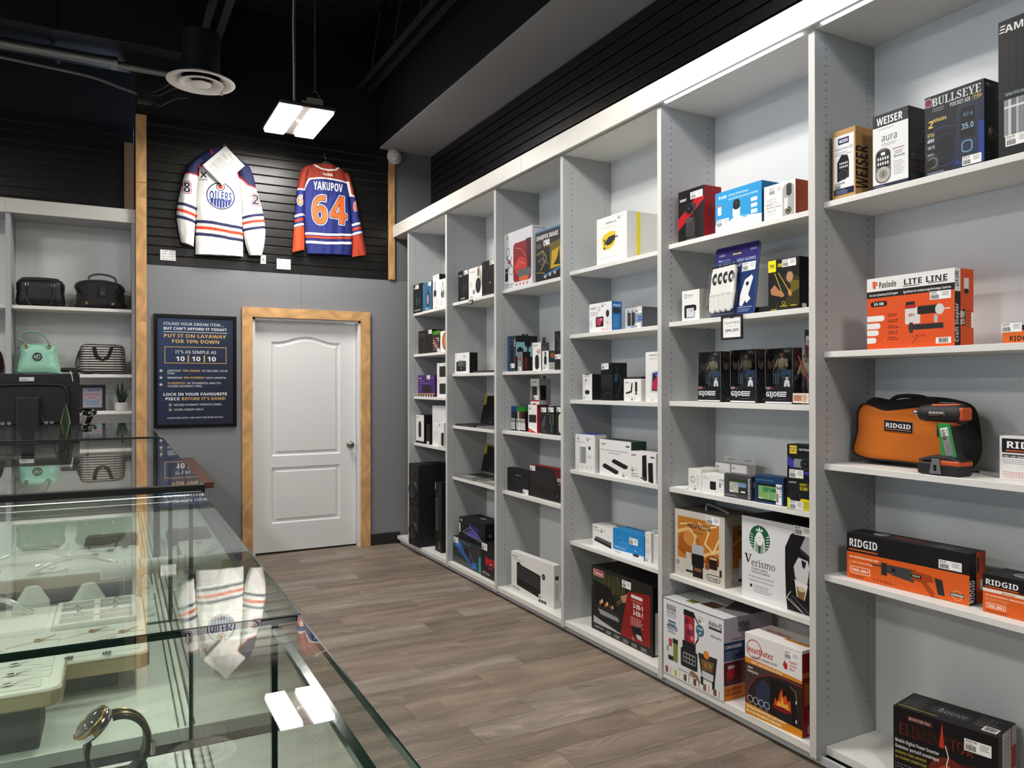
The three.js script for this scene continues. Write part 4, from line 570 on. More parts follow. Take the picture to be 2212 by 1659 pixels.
carton('ninja', 'blender_box', 'white dented blender box on the bottom shelf', 'box', '#d5d6d8', { f: (a) => { a.bg('#e0e1e4').R('#4e5563', 0, 0.5, 100, 1.2); a.T('NINJA', 6, 15, 11, '#1a1a1c', 'l', 'bold sans-serif', 17).R('#9c9da0', 6.5, 16.5, 17, 5).T('PROFESSIONAL PLUS', 7, 20.6, 3, '#eee', 'l', 'bold sans-serif', 16).T('SYSTÈME DE CUISINE', 7, 24.5, 2.5, '#555', 'l', 'sans-serif', 15).R('#2a5668', 9, 28, 13, 6).T('2X PLUS DE', 9.6, 32.6, 4, '#fff', 'l', 'bold sans-serif', 11.5).R('#274c66', 7, 34.4, 18, 5).T('FONCTIONNALITÉS', 7.5, 38.2, 3, '#fff', 'l', 'bold sans-serif', 17).L('#555', 9, 41, 14, 2, 2); a.Q('#171718', 36, 6, 18, 8, 2).Q('#a02a38', 37, 13, 17, 34, 2).E('#6c1f3c', 41, 20, 4).E('#c9687a', 48, 26, 4).E('#5b2a58', 44, 34, 4).E('#d88090', 50, 40, 3).E('#7a2038', 40, 42, 3).S('#1b1b1c', 2, 54, 10, 60, 18, 60, 38, 55, 46).Q('#1c1c1e', 34, 46, 22, 12, 2).Q('#262628', 31, 56, 28, 24, 3).Q('#8b8d92', 35, 61, 21, 13, 2); for (let i = 0; i < 8; i++) a.Q('#1c1c1e', 36.4 + (i % 4) * 5, 63 + Math.floor(i / 4) * 5.4, 3.6, 3.6, 1); a.E('#3c6a7c', 63, 26, 7.5).O('#b4c8d0', 63, 26, 7.5, 0.6).T('GLASS', 63, 25, 3.4, '#fff', 'c').T('2X', 63, 30, 3.6, '#fff', 'c'); a.T('Auto-iQ', 77, 14, 8, '#1b1b1d', 'l', 'bold sans-serif', 20).R('#3c3c3f', 77, 15.5, 20, 3).T('1400 watts', 79, 28, 4, '#333', 'l', 'bold sans-serif', 17); a.P('#b24a52', 10, 52, 16, 52, 16, 62, 10, 62).Q('#7c8b3a', 18, 54, 8, 26, 2).R('#232324', 17, 50, 9, 6).E('#5f8a3a', 11, 66, 5).R('#dcdddf', 9, 62, 8, 12).R('#2c2c2e', 9, 74, 9, 6); a.P('#2c2c2d', 60, 54, 90, 52, 86, 84, 66, 84).P('#7a5a30', 64, 60, 85, 59, 82, 72, 67, 73).E('#b0703a', 72, 66, 3).E('#6f8a3c', 79, 65, 3).R('#d0d1d4', 66, 74, 18, 9).R('#1e1e20', 64, 82, 4, 10).R('#1e1e20', 82, 82, 4, 10).E('#e08a2a', 73, 53, 5).T('Auto-iQ', 44, 89, 4, '#1d1d1f', 'l', 'bold sans-serif', 9).L('#555', 26, 86, 18, 1).L('#555', 55, 89, 14, 1); for (let i = 0; i < 6; i++) a.R(['#8c4a5e', '#c9bd5a', '#58523a', '#6f4a34', '#8a5f42', '#74553c'][i], 4 + i * 16, 90, 9, 8).R('#f3f3f3', 9 + i * 16, 90, 3, 8); a.noise('#b9a58c', 16, 2, 8); },
  s: (a) => { a.bg('#b9bac8').T('NINJA', 28, 14, 9, '#1b1b1d', 'l', 'bold sans-serif', 24).R('#8a8b90', 28, 15, 24, 4.5).T('Broyeur, Fruits', 16, 28, 3.4, '#444', 'l', 'bold sans-serif', 40).R('#26466e', 0, 30, 100, 22).T('CONCASSER', 2, 37, 5, '#fff', 'l', 'bold sans-serif', 34).L('#9fb4d0', 2, 41, 30, 5, 2.2).R('#5c2a34', 0, 54, 36, 28).R('#7b5a3a', 36, 54, 64, 28).E('#b0303c', 14, 68, 7).R('#d8d0cc', 8, 58, 14, 4).R('#d87a1e', 0, 83, 100, 17).T('HACHER ET', 3, 89, 5, '#3a2008', 'l', 'bold sans-serif', 32).T('MÉLANGER', 3, 94, 5, '#3a2008', 'l', 'bold sans-serif', 32); },
  t: (a) => a.bg('#c9cacc').P('#4a4a4c', 50, 0, 100, 0, 100, 45, 70, 60).R('#6a4a30', 44, 50, 22, 26).R('#5f7030', 26, 70, 14, 14).L('#8b8b8d', 6, 20, 30, 6, 7, 3) }, [[66, 12, '$199.99', 0.05, 0.036]], { extra: (o, w, h, d) => { // torn flap and dented corner
    part('torn_flap', extr([[0, 0], [0.05, -0.012], [0.075, -0.03], [0.06, 0.004], [0.02, 0.016]], 0.002).translate(-0.02, 0.055, d / 2), std({ color: 0x8b6a4a, roughness: 0.9 }), o); } });
carton('heat', 'heater_box', 'white, orange and black electric fireplace heater box', 'box', '#9c1b22', { f: (a) => { a.bg('#e9e7e6').P('#463732', 0, 37, 100, 37, 100, 90, 0, 86).P('#d9892c', 0, 30, 70, 33, 100, 34.5, 100, 38, 0, 37).T('HEAT YOUR SPACE IN STYLE', 12, 35.6, 3.4, '#fff3df', 'l', 'bold sans-serif', 46, 1.5).O('#a8202c', 17, 18, 11, 1).T('HeatMatez', 5, 23, 10, '#b23a26', 'l', 'bold sans-serif', 46).T('PORTABLE CERAMIC HEATER', 14, 29, 4, '#5a5556', 'l', 'bold sans-serif', 44); a.P('#2a221f', 4, 88, 8, 66, 22, 50, 44, 42, 72, 40, 100, 42, 100, 92).S('#a4222a', 1, 2, 88, 7, 66, 22, 50, 44, 42, 72, 40, 100, 42).P('#2f3350', 20, 62, 34, 50, 46, 56, 44, 86, 20, 84).T('160FT', 5, 43, 4, '#efe6e0', 'l', 'bold sans-serif', 10).T('Heating Area!', 5, 47.5, 4, '#efe6e0', 'l', 'bold sans-serif', 20); a.Q('#141314', 46, 45, 44, 48, 4).R('#1d0f0b', 50, 50, 33, 26).P('#d8501e', 52, 76, 54, 66, 58, 70, 62, 60, 66, 52, 68, 62, 73, 58, 76, 66, 80, 62, 82, 76).P('#f6b43c', 56, 76, 60, 68, 64, 70, 66, 60, 70, 70, 76, 68, 79, 76).E('#7d1620', 66, 77, 14, 3).R('#1f1e1f', 50, 80, 33, 9).S('#b78a4a', 1, 80, 46, 89, 50, 91, 60).E('#e8e8e8', 90, 62, 1, 2).E('#e8e8e8', 90, 84, 1, 2.4); for (let i = 0; i < 4; i++) a.O('#e8e4e0', 10 + i * 10, 80, 4, 0.7).L('#cfc6c0', 6 + i * 10, 86, 7, 2, 1.8, 0.7); a.P('#dd8f22', 0, 86, 100, 91, 100, 100, 0, 100).T('The Perfect Blend of Style and Function', 3, 91.5, 4, '#fff', 'l', 'bold sans-serif', 58, 1).T('for a Cozy Atmosphere in Any Room', 3, 96.5, 4, '#fff', 'l', 'bold sans-serif', 52, 1); a.P('#c8262c', 70, 27, 68, 23, 71, 17, 73, 21, 75, 19, 76, 25, 74, 28).T('Realistic', 79, 19, 3.4, '#b8282c', 'l', 'bold sans-serif', 12).T('3D Flame', 79, 23, 3.4, '#b8282c', 'l', 'bold sans-serif', 12).T('Effect', 79, 27, 3.4, '#b8282c', 'l', 'bold sans-serif', 9); }, s: (a) => a.bg('#9c1a20').R('#e9e7e6', 0, 0, 100, 4).O('#6d0d14', 50, 14, 8, 1).T('HeatMatez', 10, 17, 7, '#7a1016', 'l', 'bold sans-serif', 70).R('#c8742a', 0, 26, 100, 6).R('#c06c1c', 8, 38, 92, 26).L('#e9a25a', 20, 42, 60, 7, 3).L('#e2938a', 20, 70, 50, 7, 3).R('#ddd', 20, 88, 60, 9).bar('#222', 24, 89, 50, 7), t: (a) => a.bg('#dedcda').T('HeatMatez', 10, 50, 26, '#b23a26', 'l', 'bold sans-serif', 46).R('#d9892c', 54, 52, 40, 14) }, [[83, 10, '$49.99', 0.075, 0.034]], {});
// ---------------------------------------------------------------- bay 4
carton('cube', 'underwater_drone_box', 'large white box with a yellow hexagon and yellow side stripe', 'box', '#d6d5d1', { f: (a) => { a.bg('#f0efeb').T('CHASING.com', 30, 16, 5, '#222', 'l', 'bold sans-serif', 36).L('#c9c8c4', 18, 22, 60, 1, 3, 1.4).P('#e6c71c', 18, 46, 24, 38, 44, 33, 62, 34, 64, 40, 60, 62, 40, 70, 22, 68).P('#1d1c1a', 26, 56, 40, 44, 62, 42, 62, 52, 48, 60, 30, 62).R('#1d1c1a', 62, 46, 9, 2.5).E('#f4f4f4', 32, 60, 2).E('#3a340f', 27, 50, 3).E('#3a340f', 27, 66, 3); for (let i = 0; i < 8; i++) a.O('#b8b7b2', 20 + i * 8.4, 87, 1.8, 0.5); }, s: (a) => a.bg('#d3d2ce').R('#e6d01c', 26, 0, 9, 100), t: (a) => a.bg('#dddcd8').R('#e6d01c', 0, 26, 100, 9) }, [[80, 8, '$899.99', 0.06, 0.026]]);
carton('vtech', 'baby_monitor_box', 'white baby monitor box with blue side', 'box', '#2c6fb4', { f: (a) => { a.bg('#eeeeec').T('vtech', 6, 20, 11, '#333', 'l', 'bold sans-serif', 25).L('#777', 6, 30, 40, 3, 5, 1.6).Q('#161617', 30, 48, 34, 34, 3).P('#c4335a', 34, 52, 58, 54, 50, 78, 34, 76).P('#e78aa0', 46, 52, 60, 54, 56, 66).Q('#e3e1df', 72, 24, 22, 62, 10).E('#151516', 82, 40, 9, 12).E('#3a3c42', 82, 38, 3).E('#d9a992', 82, 70, 4).Q('#d8d6d4', 4, 58, 9, 28, 4).O('#336', 44, 20, 6, 1.4); for (let i = 0; i < 4; i++) a.O('#b23a56', 58 + i * 11, 92, 3, 1.6); }, s: (a) => a.bg('#2f74ba').T('vtech', 12, 18, 12, '#e9f2fa', 'l', 'bold sans-serif', 74).R('#3b3a3e', 14, 22, 72, 18).L('#9cc4e6', 14, 48, 66, 10, 4, 1.4), t: (a) => a.bg('#2b6aac') }, [[66, 10, '$109.99', 0.05, 0.024]]);
carton('walk', 'walkie_talkie_box', 'grey blue two-way radio box', 'box', '#585b63', { f: (a) => { a.bg('#8f98a8').P('#b9c2cc', 0, 0, 60, 0, 30, 100, 0, 100); for (const x of [14, 38]) a.Q('#2b2d2d', x, 24, 20, 62, 4).R('#3a3f3c', x + 3, 34, 14, 14).R('#1b1c1c', x + 2, 12, 5, 16); a.R('#2b62b8', 74, 44, 24, 9).R('#2b62b8', 74, 58, 24, 9).L('#dfe6ee', 72, 26, 24, 2, 6, 2); }, s: (a) => a.bg('#55585f').L('#7a7d84', 10, 20, 80, 8, 9, 2.4), t: (a) => a.bg('#4e5157').L('#6b6e74', 8, 20, 84, 6, 12, 3) }, [[78, 14, '$59.99', 0.056, 0.034], [74, 90, '$59.99', 0.05, 0.026]]);
carton('lampb', 'speaker_box', 'white portable speaker box with black side', 'box', '#171717', { f: (a) => a.bg('#ecebe8').R('#2f5a66', 24, 0, 50, 4).T('bluetooth', 20, 10, 5, '#333', 'l', 'bold sans-serif', 60).Q('#f7f6f4', 26, 42, 48, 34, 8).Q('#2b2c2c', 26, 62, 48, 16, 8).T('50D', 8, 94, 8, '#2a6f86').L('#999', 50, 90, 40, 2, 4) }, [[50, 22, '$29.99', 0.05, 0.026]]);
carton('blk', 'boxed_media_set', 'tall black shrink-wrapped box between the white boxes', 'box', '#131415', { f: (a) => a.bg('#161718').S('#4a4d50', 0.8, 10, 70, 40, 62, 90, 66).S('#5c6063', 0.8, 20, 86, 60, 78, 95, 82).S('#333639', 0.8, 50, 20, 70, 60).R('#23272b', 0, 30, 100, 30).P('#c2482f', 6, 16, 22, 16, 18, 22), s: (a) => { a.bg('#1c1f22'); for (const x of [10, 40, 70]) a.R('#0d0e0f', x, 0, 6, 100); a.R('#2a5060', 14, 30, 22, 20).S('#8d9499', 0.7, 20, 8, 60, 50, 30, 92).S('#6d747a', 0.7, 80, 8, 74, 92); }, t: (a) => a.bg('#2a2d30') }, [[36, 9, '$34.99', 0.07, 0.034]], { rough: 0.2 });
carton('usb', 'hub_box', 'small white square box printed with black adapters', 'box', '#e4e3df', { f: (a) => a.bg('#f0efec').T('insta', 8, 20, 9, '#222', 'l', 'bold sans-serif', 22).P('#191919', 10, 62, 40, 54, 46, 18, 52, 18, 48, 60, 16, 68).Q('#191919', 66, 14, 12, 42, 2).E('#191919', 72, 66, 8, 4).R('#191919', 69, 56, 6, 8).L('#888', 8, 78, 30, 1), t: (a) => a.bg('#dbdad6') }, [[58, 88, '$29.99', 0.05, 0.024]], { extra: (o, w, h, d) => part('black_cap', rb(0.13, 0.012, 0.05, 0.004, 0, h + 0.006, 0), M.black, o) });
carton('tab', 'tablet_box', 'tall white tablet box printed with a red screen', 'box', '#e2e1de', { f: (a) => a.bg('#efeeeb').T('PowerPic Mod', 22, 8, 4, '#222', 'l', 'bold sans-serif', 56).L('#bbb', 22, 12, 50, 2, 2).P('#c9cbd0', 30, 40, 72, 36, 66, 82, 26, 80).P('#1f2138', 38, 43, 66, 40, 61, 78, 34, 77).P('#c2264e', 38, 60, 64, 48, 60, 76, 36, 75).P('#3f62b8', 46, 44, 64, 42, 63, 52).E('#555', 36, 96, 1.4) });
carton('hdd', 'hard_drive_box', 'white hard drive box with a blue top', 'box', '#d9d8d5', { f: (a) => { a.bg('#ececea').S('#222', 1.6, 12, 16, 16, 9, 20, 16).T('Mercury Elite Pro', 10, 23, 4.4, '#334', 'l', 'sans-serif', 40).Q('#8f9195', 26, 34, 30, 44, 3).R('#a9abaf', 24, 34, 10, 44).E('#1b1b1c', 74, 36, 5).L('#888', 62, 56, 28, 3, 3); iconRow(a); }, s: (a) => a.bg('#d4d3d0').L('#aaa', 12, 12, 60, 10, 5, 1), t: (a) => a.bg('#2b50b0') }, [[72, 12, '$119.99', 0.05, 0.026]]);
function iconRow(a) { for (let i = 0; i < 4; i++) a.O('#889', 16 + i * 22, 88, 3, 0.8); }
carton('dock', 'docking_station_box', 'white docking station box with dark green top edge', 'box', '#22312b', { f: (a) => a.bg('#edecea').T('plugable', 6, 16, 7, '#222', 'l', 'bold sans-serif', 15).T('USB-C Dual 4K Display Horizontal Docking Station', 5, 32, 5.4, '#333', 'l', 'sans-serif', 86).T('WITH 60W CHARGING', 30, 39, 3.6, '#333', 'l', 'bold sans-serif', 36).P('#1b1b1c', 10, 74, 18, 68, 62, 84, 60, 92, 52, 94, 12, 80).P('#1b1b1c', 40, 58, 48, 52, 90, 66, 88, 74, 80, 76, 42, 63).R('#444', 84, 12, 11, 4), s: (a) => a.bg('#22352d'), t: (a) => a.bg('#263a31') }, [[82, 92, '$114.99', 0.06, 0.026]]);
carton('tdock', 'docking_station_box', 'white box printed with two upright black docks', 'box', '#e2e1de', { f: (a) => a.bg('#eeedea').T('plugable', 5, 16, 9, '#222', 'l', 'bold sans-serif', 20).P('#161617', 48, 12, 64, 8, 66, 92, 48, 84).P('#161617', 70, 34, 88, 32, 90, 100, 72, 96).P('#161617', 42, 84, 66, 92, 60, 96, 42, 88).R('#444', 80, 12, 14, 5).T('USB-C 7-in-1', 6, 78, 5, '#333', 'l', 'bold sans-serif', 28).T('Docking Station', 6, 86, 5, '#333', 'l', 'bold sans-serif', 30), t: (a) => a.bg('#d6d5d2') }, [[18, 62, '$64.99', 0.06, 0.028]]);
carton('wdock', 'dock_box', 'white box printed with a long grey dock, second shelf from the floor', 'box', '#cfcecb', { f: (a) => a.bg('#efeeeb').T('kensington', 5, 16, 8, '#333', 'l', 'bold sans-serif', 22).L('#777', 5, 22, 40, 2, 5, 1.4).P('#5a5a5d', 10, 66, 20, 54, 92, 64, 92, 78).P('#1c1c1e', 10, 66, 92, 78, 92, 92, 10, 76), t: (a) => a.bg('#cbcac6').R('#6b4a3a', 60, 30, 34, 14).L('#777', 8, 40, 40, 3, 14, 5) }, [[52, 22, '$44.99', 0.05, 0.026]]);
carton('blue', 'dock_box', 'bright blue and white dock box, second shelf from the floor', 'box', '#1b7fc4', { f: (a) => { a.bg('#2388cf').P('#eef0f2', 0, 88, 0, 100, 100, 100, 100, 82).S('#6fb4e2', 1.2, 6, 40, 20, 40, 20, 30, 34, 30, 34, 44).S('#6fb4e2', 1.2, 10, 56, 28, 56, 30, 48, 44, 48).B('#6fb4e2', 26, 52, 24, 14, 1.2, 2).T('SD3000 Docking', 6, 78, 8, '#e2f0fa', 'l', 'sans-serif', 36).Q('#27292b', 66, 82, 18, 10, 2).E('#e2f0fa', 74, 70, 3).T('Kensington', 6, 97, 7, '#333', 'l', 'bold sans-serif', 18); }, t: (a) => a.bg('#1f7cbd'), s: (a) => a.bg('#1c74b4') }, [[68, 34, '$59.99', 0.075, 0.036]]);
{ const q = IT.thin, art = { f: (a) => { a.bg('#eeedea').L('#999', 14, 10, 60, 1); for (const x of [22, 44, 66]) a.S('#888', 1.2, x, 22, x, 28).O('#888', x, 32, 2, 0.8); a.O('#777', 32, 62, 6, 1).S('#777', 1, 32, 68, 32, 90).O('#777', 66, 60, 6, 1).S('#777', 1, 66, 66, 66, 90); }, s: (a) => a.bg('#d9d8d5') };
  carton('thin', 'cable_box', 'slim white cable box next to the blue dock box', 'box', '#dcdbd8', art, [[50, 92, '$9.99', 0.03, 0.02]]);
  carton('thin2', 'cable_box', 'slim white cable box beside the divider, behind another cable box', 'box', '#dcdbd8', { s: art.s }, [], { at: [q[0] + 0.01, q[1], q[2] + 0.056, -90, 0.05, q[5] - 0.006, 0.03] }); 
  carton('thin3', 'cable_box', 'clear-lidded slim box standing behind the white cable boxes', 'box', '#b9bcc0', { f: (a) => a.bg('#c3c6ca').L('#8a8d90', 10, 10, 80, 8, 10, 3) }, [], { at: [q[0] + 0.05, q[1], q[2] + 0.02, -90, 0.09, q[5] + 0.012, 0.03] }); }
carton('cole', 'camp_stove_box', 'large black and red camp stove box on the bottom shelf', 'box', '#141314', { f: (a) => { a.bg('#22221d'); for (let i = 0; i < 22; i++) a.R(['#3a4022', '#59552a', '#2a2d18', '#6f6632'][i % 4], 16 + i * 1.9, 4 + (i * 7) % 5, 1.1, 28); a.P('#2b4028', 0, 14, 18, 16, 16, 36, 0, 30).Q('#a01c22', 3, 4, 19, 11, 2).B('#e8e4e0', 3.8, 5, 17.4, 9, 0.8, 2).T('Coleman', 5, 12.4, 7.5, '#f4f0ea', 'l', 'bold serif', 15); a.P('#121213', 4, 22, 34, 26, 46, 60, 8, 58).P('#2c2c2e', 8, 58, 46, 60, 52, 78, 18, 80).P('#99989a', 12, 64, 46, 66, 48, 72, 16, 72).P('#1b1b1d', 16, 76, 52, 72, 52, 86, 22, 90).Q('#3c3c3f', 24, 80, 8, 6, 1); for (const [x, y, c] of [[16, 54, '#c98a4a'], [19, 51, '#e8d2a8'], [25, 55, '#b8702e'], [28, 52, '#e6c890'], [33, 55, '#7d4a2a'], [37, 54, '#c49a70']]) a.E(c, x, y, 2.6, 3.4); a.P('#b9b8b6', 4, 78, 20, 82, 52, 88, 40, 98, 4, 90).S('#c4a070', 0.8, 44, 44, 54, 34).S('#c4a070', 0.8, 45, 47, 56, 36).P('#b58a6a', 50, 32, 62, 24, 64, 36, 54, 40).R('#20201f', 0, 89, 100, 11).P('#8e1a18', 62, 20, 96, 14, 96, 89, 50, 89).Q('#e9dedb', 67, 22, 18, 5, 2).T('3-IN-1', 70, 41, 10, '#fbf6f4', 'l', 'bold sans-serif', 16).T('3-EN-1', 70, 51, 10, '#fbf6f4', 'l', 'bold sans-serif', 16).L('#eac8c4', 68, 30, 20, 1, 2).L('#eac8c4', 66, 55, 22, 6, 2.2, 0.9).P('#151314', 68, 68, 82, 66, 86, 84, 76, 84, 70, 80).P('#c9c8c6', 74, 78, 82, 77, 85, 84, 77, 84).O('#eee', 70, 86, 2, 0.5).T('CLASSIC 3-IN-1', 6, 95, 3, '#ddd', 'l', 'bold sans-serif', 16); for (let i = 0; i < 5; i++) a.L('#cfcfcf', 26 + i * 14, 93, 10, 3, 1.8, 0.8); }, s: (a) => a.bg('#111').R('#c8c6c2', 8, 38, 84, 60).P('#1b1b1c', 30, 44, 60, 40, 60, 70, 40, 64).R('#555', 60, 84, 24, 10).L('#777', 12, 72, 40, 4, 3), t: (a) => a.bg('#101010') }, [[60, 11, '$109.99', 0.08, 0.04]]);
// ---------------------------------------------------------------- bay 3
carton('dronew', 'drone_box', 'large white drone box with a red window', 'box', '#cfd0d6', { f: (a) => { a.bg('#dfe0e6').Q('#8e1a22', 34, 22, 62, 68, 8).P('#4a1216', 78, 20, 96, 20, 96, 74, 84, 70).E('#c43a2e', 60, 64, 22, 16).Q('#5d6668', 50, 70, 44, 14, 3).E('#d86a2c', 70, 86, 18, 4).S('#d9b9b6', 0.7, 40, 30, 60, 34, 78, 50).S('#d9b9b6', 0.7, 44, 66, 56, 56, 74, 62).S('#1d1d1f', 1.2, 12, 46, 26, 52, 18, 64).S('#1d1d1f', 1.8, 8, 42, 30, 60).S('#1d1d1f', 1.8, 28, 44, 14, 62).O('#1d1d1f', 14, 34, 7, 1).O('#1d1d1f', 26, 68, 7, 1).E('#a01c24', 19, 52, 5, 3).Q('#1a1a1c', 4, 70, 11, 15, 2).R('#3b3436', 4, 62, 11, 7); for (let i = 0; i < 4; i++) a.E('#d8622c', 46 + i * 12, 95, 2.4); a.T('SHARPER IMAGE', 3, 93, 3.4, '#555', 'l', 'bold sans-serif', 32).T('VIDEO DRONE', 3, 97.5, 3.4, '#666', 'l', 'bold sans-serif', 28); }, s: (a) => a.bg('#c5c7cd').T('SHARPER IMAGE', 6, 5, 3, '#667', 'l', 'bold sans-serif', 80).E('#b07a60', 70, 12, 3), t: (a) => a.bg('#d5d6dc') }, [[18, 8, '$89.99', 0.07, 0.034]]);
carton('droneb', 'drone_box', 'black and yellow drone box with a blue top edge', 'box', '#15181c', { f: (a) => { a.bg('#17181a').R('#3c82b4', 0, 0, 100, 3).T('SHARPER IMAGE', 4, 18, 12, '#f2f2f2', 'l', 'bold sans-serif', 84).P('#6b5c14', 56, 30, 100, 26, 100, 78, 56, 80).P('#c9a21c', 64, 46, 96, 40, 100, 76, 60, 78).P('#1c1c1c', 70, 72, 84, 60, 92, 40, 95, 74).S('#b3a21e', 2, 6, 46, 30, 40, 44, 56, 20, 78).S('#8b8b90', 1.6, 10, 60, 30, 54, 50, 68).S('#8b8b90', 1.6, 30, 40, 32, 70).O('#77777c', 30, 56, 12, 1).S('#d8c92e', 1, 4, 80, 36, 84).P('#2c6ea8', 30, 88, 92, 78, 94, 82, 32, 93); for (let i = 0; i < 3; i++) a.Q('#d8d29a', 36 + i * 18, 88 - i * 2, 6, 6, 1); a.L('#c9b61e', 34, 30, 28, 2, 3).L('#aaa', 4, 26, 24, 3, 3); } }, [[44, 26, '$49.99', 0.075, 0.034]]);
carton('mic', 'microphone_box', 'tall black and blue microphone box with a hang tab', 'box', '#1c2027', { f: (a) => a.bg('#2a3340').R('#1b4f86', 0, 0, 24, 100).T('VENTURI', 18, 70, 20, '#3d7fc0', 'l', 'bold sans-serif', 60, -90).R('#eee', 80, 12, 10, 4).R('#eee', 80, 19, 10, 4).R('#eee', 80, 26, 10, 4).Q('#14171c', 36, 26, 36, 58, 8), s: (a) => a.bg('#16181d').R('#7fb2bd', 0, 18, 100, 40).R('#8fb38c', 74, 22, 26, 34).E('#14161b', 56, 22, 11).R('#1b1d22', 52, 28, 7, 60).E('#191b20', 20, 42, 10), t: (a) => a.bg('#121418') }, [[60, 84, '$39.99', 0.06, 0.03]], { extra: (o, w, h) => part('hang_tab', extr([[-0.03, 0], [0.03, 0], [0.022, 0.016], [-0.02, 0.016]], 0.002, 0, [[[-0.008, 0.006], [0.008, 0.006], [0.008, 0.011], [-0.008, 0.011]]]).rotateY(Math.PI / 2).translate(0, h, -0.02), M.black, o) });
carton('smk', 'earphone_box', 'small grey box leaning against the tall microphone box', 'box', '#26272a', { f: (a) => a.bg('#77797c').R('#a8343c', 20, 30, 50, 10).L('#ddd', 20, 50, 50, 6, 6, 2), s: (a) => a.bg('#151517').T('HYPER', 60, 90, 20, '#a02a30', 'l', 'bold sans-serif', 60, -90) }, [[50, 88, '$24.99', 0.04, 0.026]], { at: [2.52, 1.577, -4.53, -90, 0.075, 0.13, 0.06] });
carton('micw', 'speaker_box', 'white box printed with a black pill-shaped speaker', 'box', '#1d1d1f', { f: (a) => a.bg('#ecebe8').L('#444', 10, 8, 60, 2, 4, 1.6).P('#c9a894', 40, 30, 90, 22, 90, 40, 60, 42).Q('#151517', 30, 44, 44, 52, 14), s: (a) => a.bg('#4b4a4c').L('#999', 16, 16, 60, 6, 7, 2) }, [], { extra: (o, w, h) => part('hang_tab', extr([[-0.02, 0], [0.02, 0], [0.02, 0.035], [-0.02, 0.035]], 0.002, 0, [[[-0.008, 0.02], [0.008, 0.02], [0.008, 0.026], [-0.008, 0.026]]]).translate(0.01, h, -0.02), M.black, o) });
carton('smw', 'watch_box', 'small white smart watch box with colourful side', 'box', '#3b4a4e', { f: (a) => a.bg('#e9e8e5').Q('#1b1b1d', 30, 26, 40, 46, 12).P('#26262a', 38, 6, 62, 6, 58, 28, 42, 28).P('#26262a', 42, 70, 58, 70, 62, 94, 38, 94), s: (a) => a.bg('#2f4a50').E('#c46a3a', 50, 24, 14).R('#e8e8e6', 0, 60, 100, 40).L('#333', 10, 66, 70, 5, 6, 2) }, [[50, 84, '$19.99', 0.055, 0.03]]);
carton('tallb', 'action_camera_box', 'tall black box against the divider, end of its shelf', 'box', '#121213', { f: (a) => a.bg('#151516').S('#5c5f63', 2, 20, 8, 60, 30, 40, 50).S('#3f4246', 3, 70, 10, 50, 40, 80, 56).L('#2c4a30', 10, 96, 80, 1) }, [[40, 66, '$49.99', 0.07, 0.03]]);
carton('red', 'webcam_box', 'red and white webcam box under a clear box', 'box', '#b01c2c', { f: (a) => a.bg('#ecebea').Q('#2b2b2b', 8, 36, 84, 28, 4).R('#1c1c1c', 20, 40, 60, 20).P('#c01e2c', 0, 84, 100, 100, 0, 100).T('redragon', 8, 96, 5, '#f4d0d0', 'l', 'sans-serif', 30).L('#aaa', 56, 82, 30, 1), s: (a) => a.bg('#b31d2d').T('V1050PRO', 78, 96, 20, '#f4e6e6', 'l', 'bold sans-serif', 84, -90), t: (a) => a.bg('#a01a28') }, [[34, 12, '$29.99', 0.06, 0.03]]);
for (const [k, art, st] of [['m1', (a) => a.bg('#1a1b1f').P('#4f4c4e', 20, 70, 56, 36, 78, 30, 60, 70, 30, 82).L('#6a6a78', 40, 84, 40, 4, 3), '$19.99'], ['m2', (a) => { a.bg('#121518'); for (let i = 0; i < 22; i++) a.P('#c9d8d6', 10 + (i * 37) % 76, 24 + (i * 23) % 38, 15 + (i * 37) % 76, 28 + (i * 23) % 38, 12 + (i * 37) % 76, 31 + (i * 23) % 38); a.P('#1c4650', 40, 62, 70, 62, 66, 96, 50, 90).S('#2f7486', 1.4, 40, 80, 54, 88, 70, 80); }, '$24.99'], ['m3', (a) => a.bg('#151516').Q('#c9cac6', 40, 26, 46, 66, 20).P('#cfe04a', 44, 36, 60, 24, 80, 28, 70, 46).E('#1b1b1b', 80, 50, 8), '$34.99']])
  carton(k, 'mouse_box', { m1: 'dark gaming mouse box beside the red webcam box', m2: 'black mouse box with pale speckles', m3: 'black mouse box with a white and lime mouse, beside the divider' }[k], 'box', '#131416', { f: art }, [[50, 12, st, 0.066, 0.03]]);
{ const q = IT.red; carton('clearbox', 'speaker_box', 'clear-fronted box standing on the red webcam box', 'box', '#c9c8c6', { f: (a) => a.bg('#b9b8b6').R('#dddcd9', 0, 0, 100, 26).T('JUUB', 20, 16, 10, '#777', 'l', 'bold sans-serif', 50).Q('#171718', 10, 30, 66, 52, 6).R('#6d6e70', 16, 34, 10, 44).R('#a01c28', 0, 82, 100, 5).R('#e8e4e0', 0, 87, 100, 10).P('#a01c28', 24, 100, 30, 95, 60, 95, 66, 100), s: (a) => a.bg('#a9a9a8').R('#141415', 10, 26, 50, 56) }, [[66, 72, '$29.99', 0.06, 0.03]], { at: [q[0], q[1], q[2] + 0.03, -90, 0.115, 0.172, 0.09], dy: q[5] + 0.001, extra: (o, w, h) => part('hang_tab', extr([[-0.02, 0], [0.02, 0], [0.014, 0.02], [-0.014, 0.02]], 0.002, 0, [[[-0.007, 0.008], [0.007, 0.008], [0.007, 0.013], [-0.007, 0.013]]]).translate(0.02, h, -0.02), M.black, o) }); }
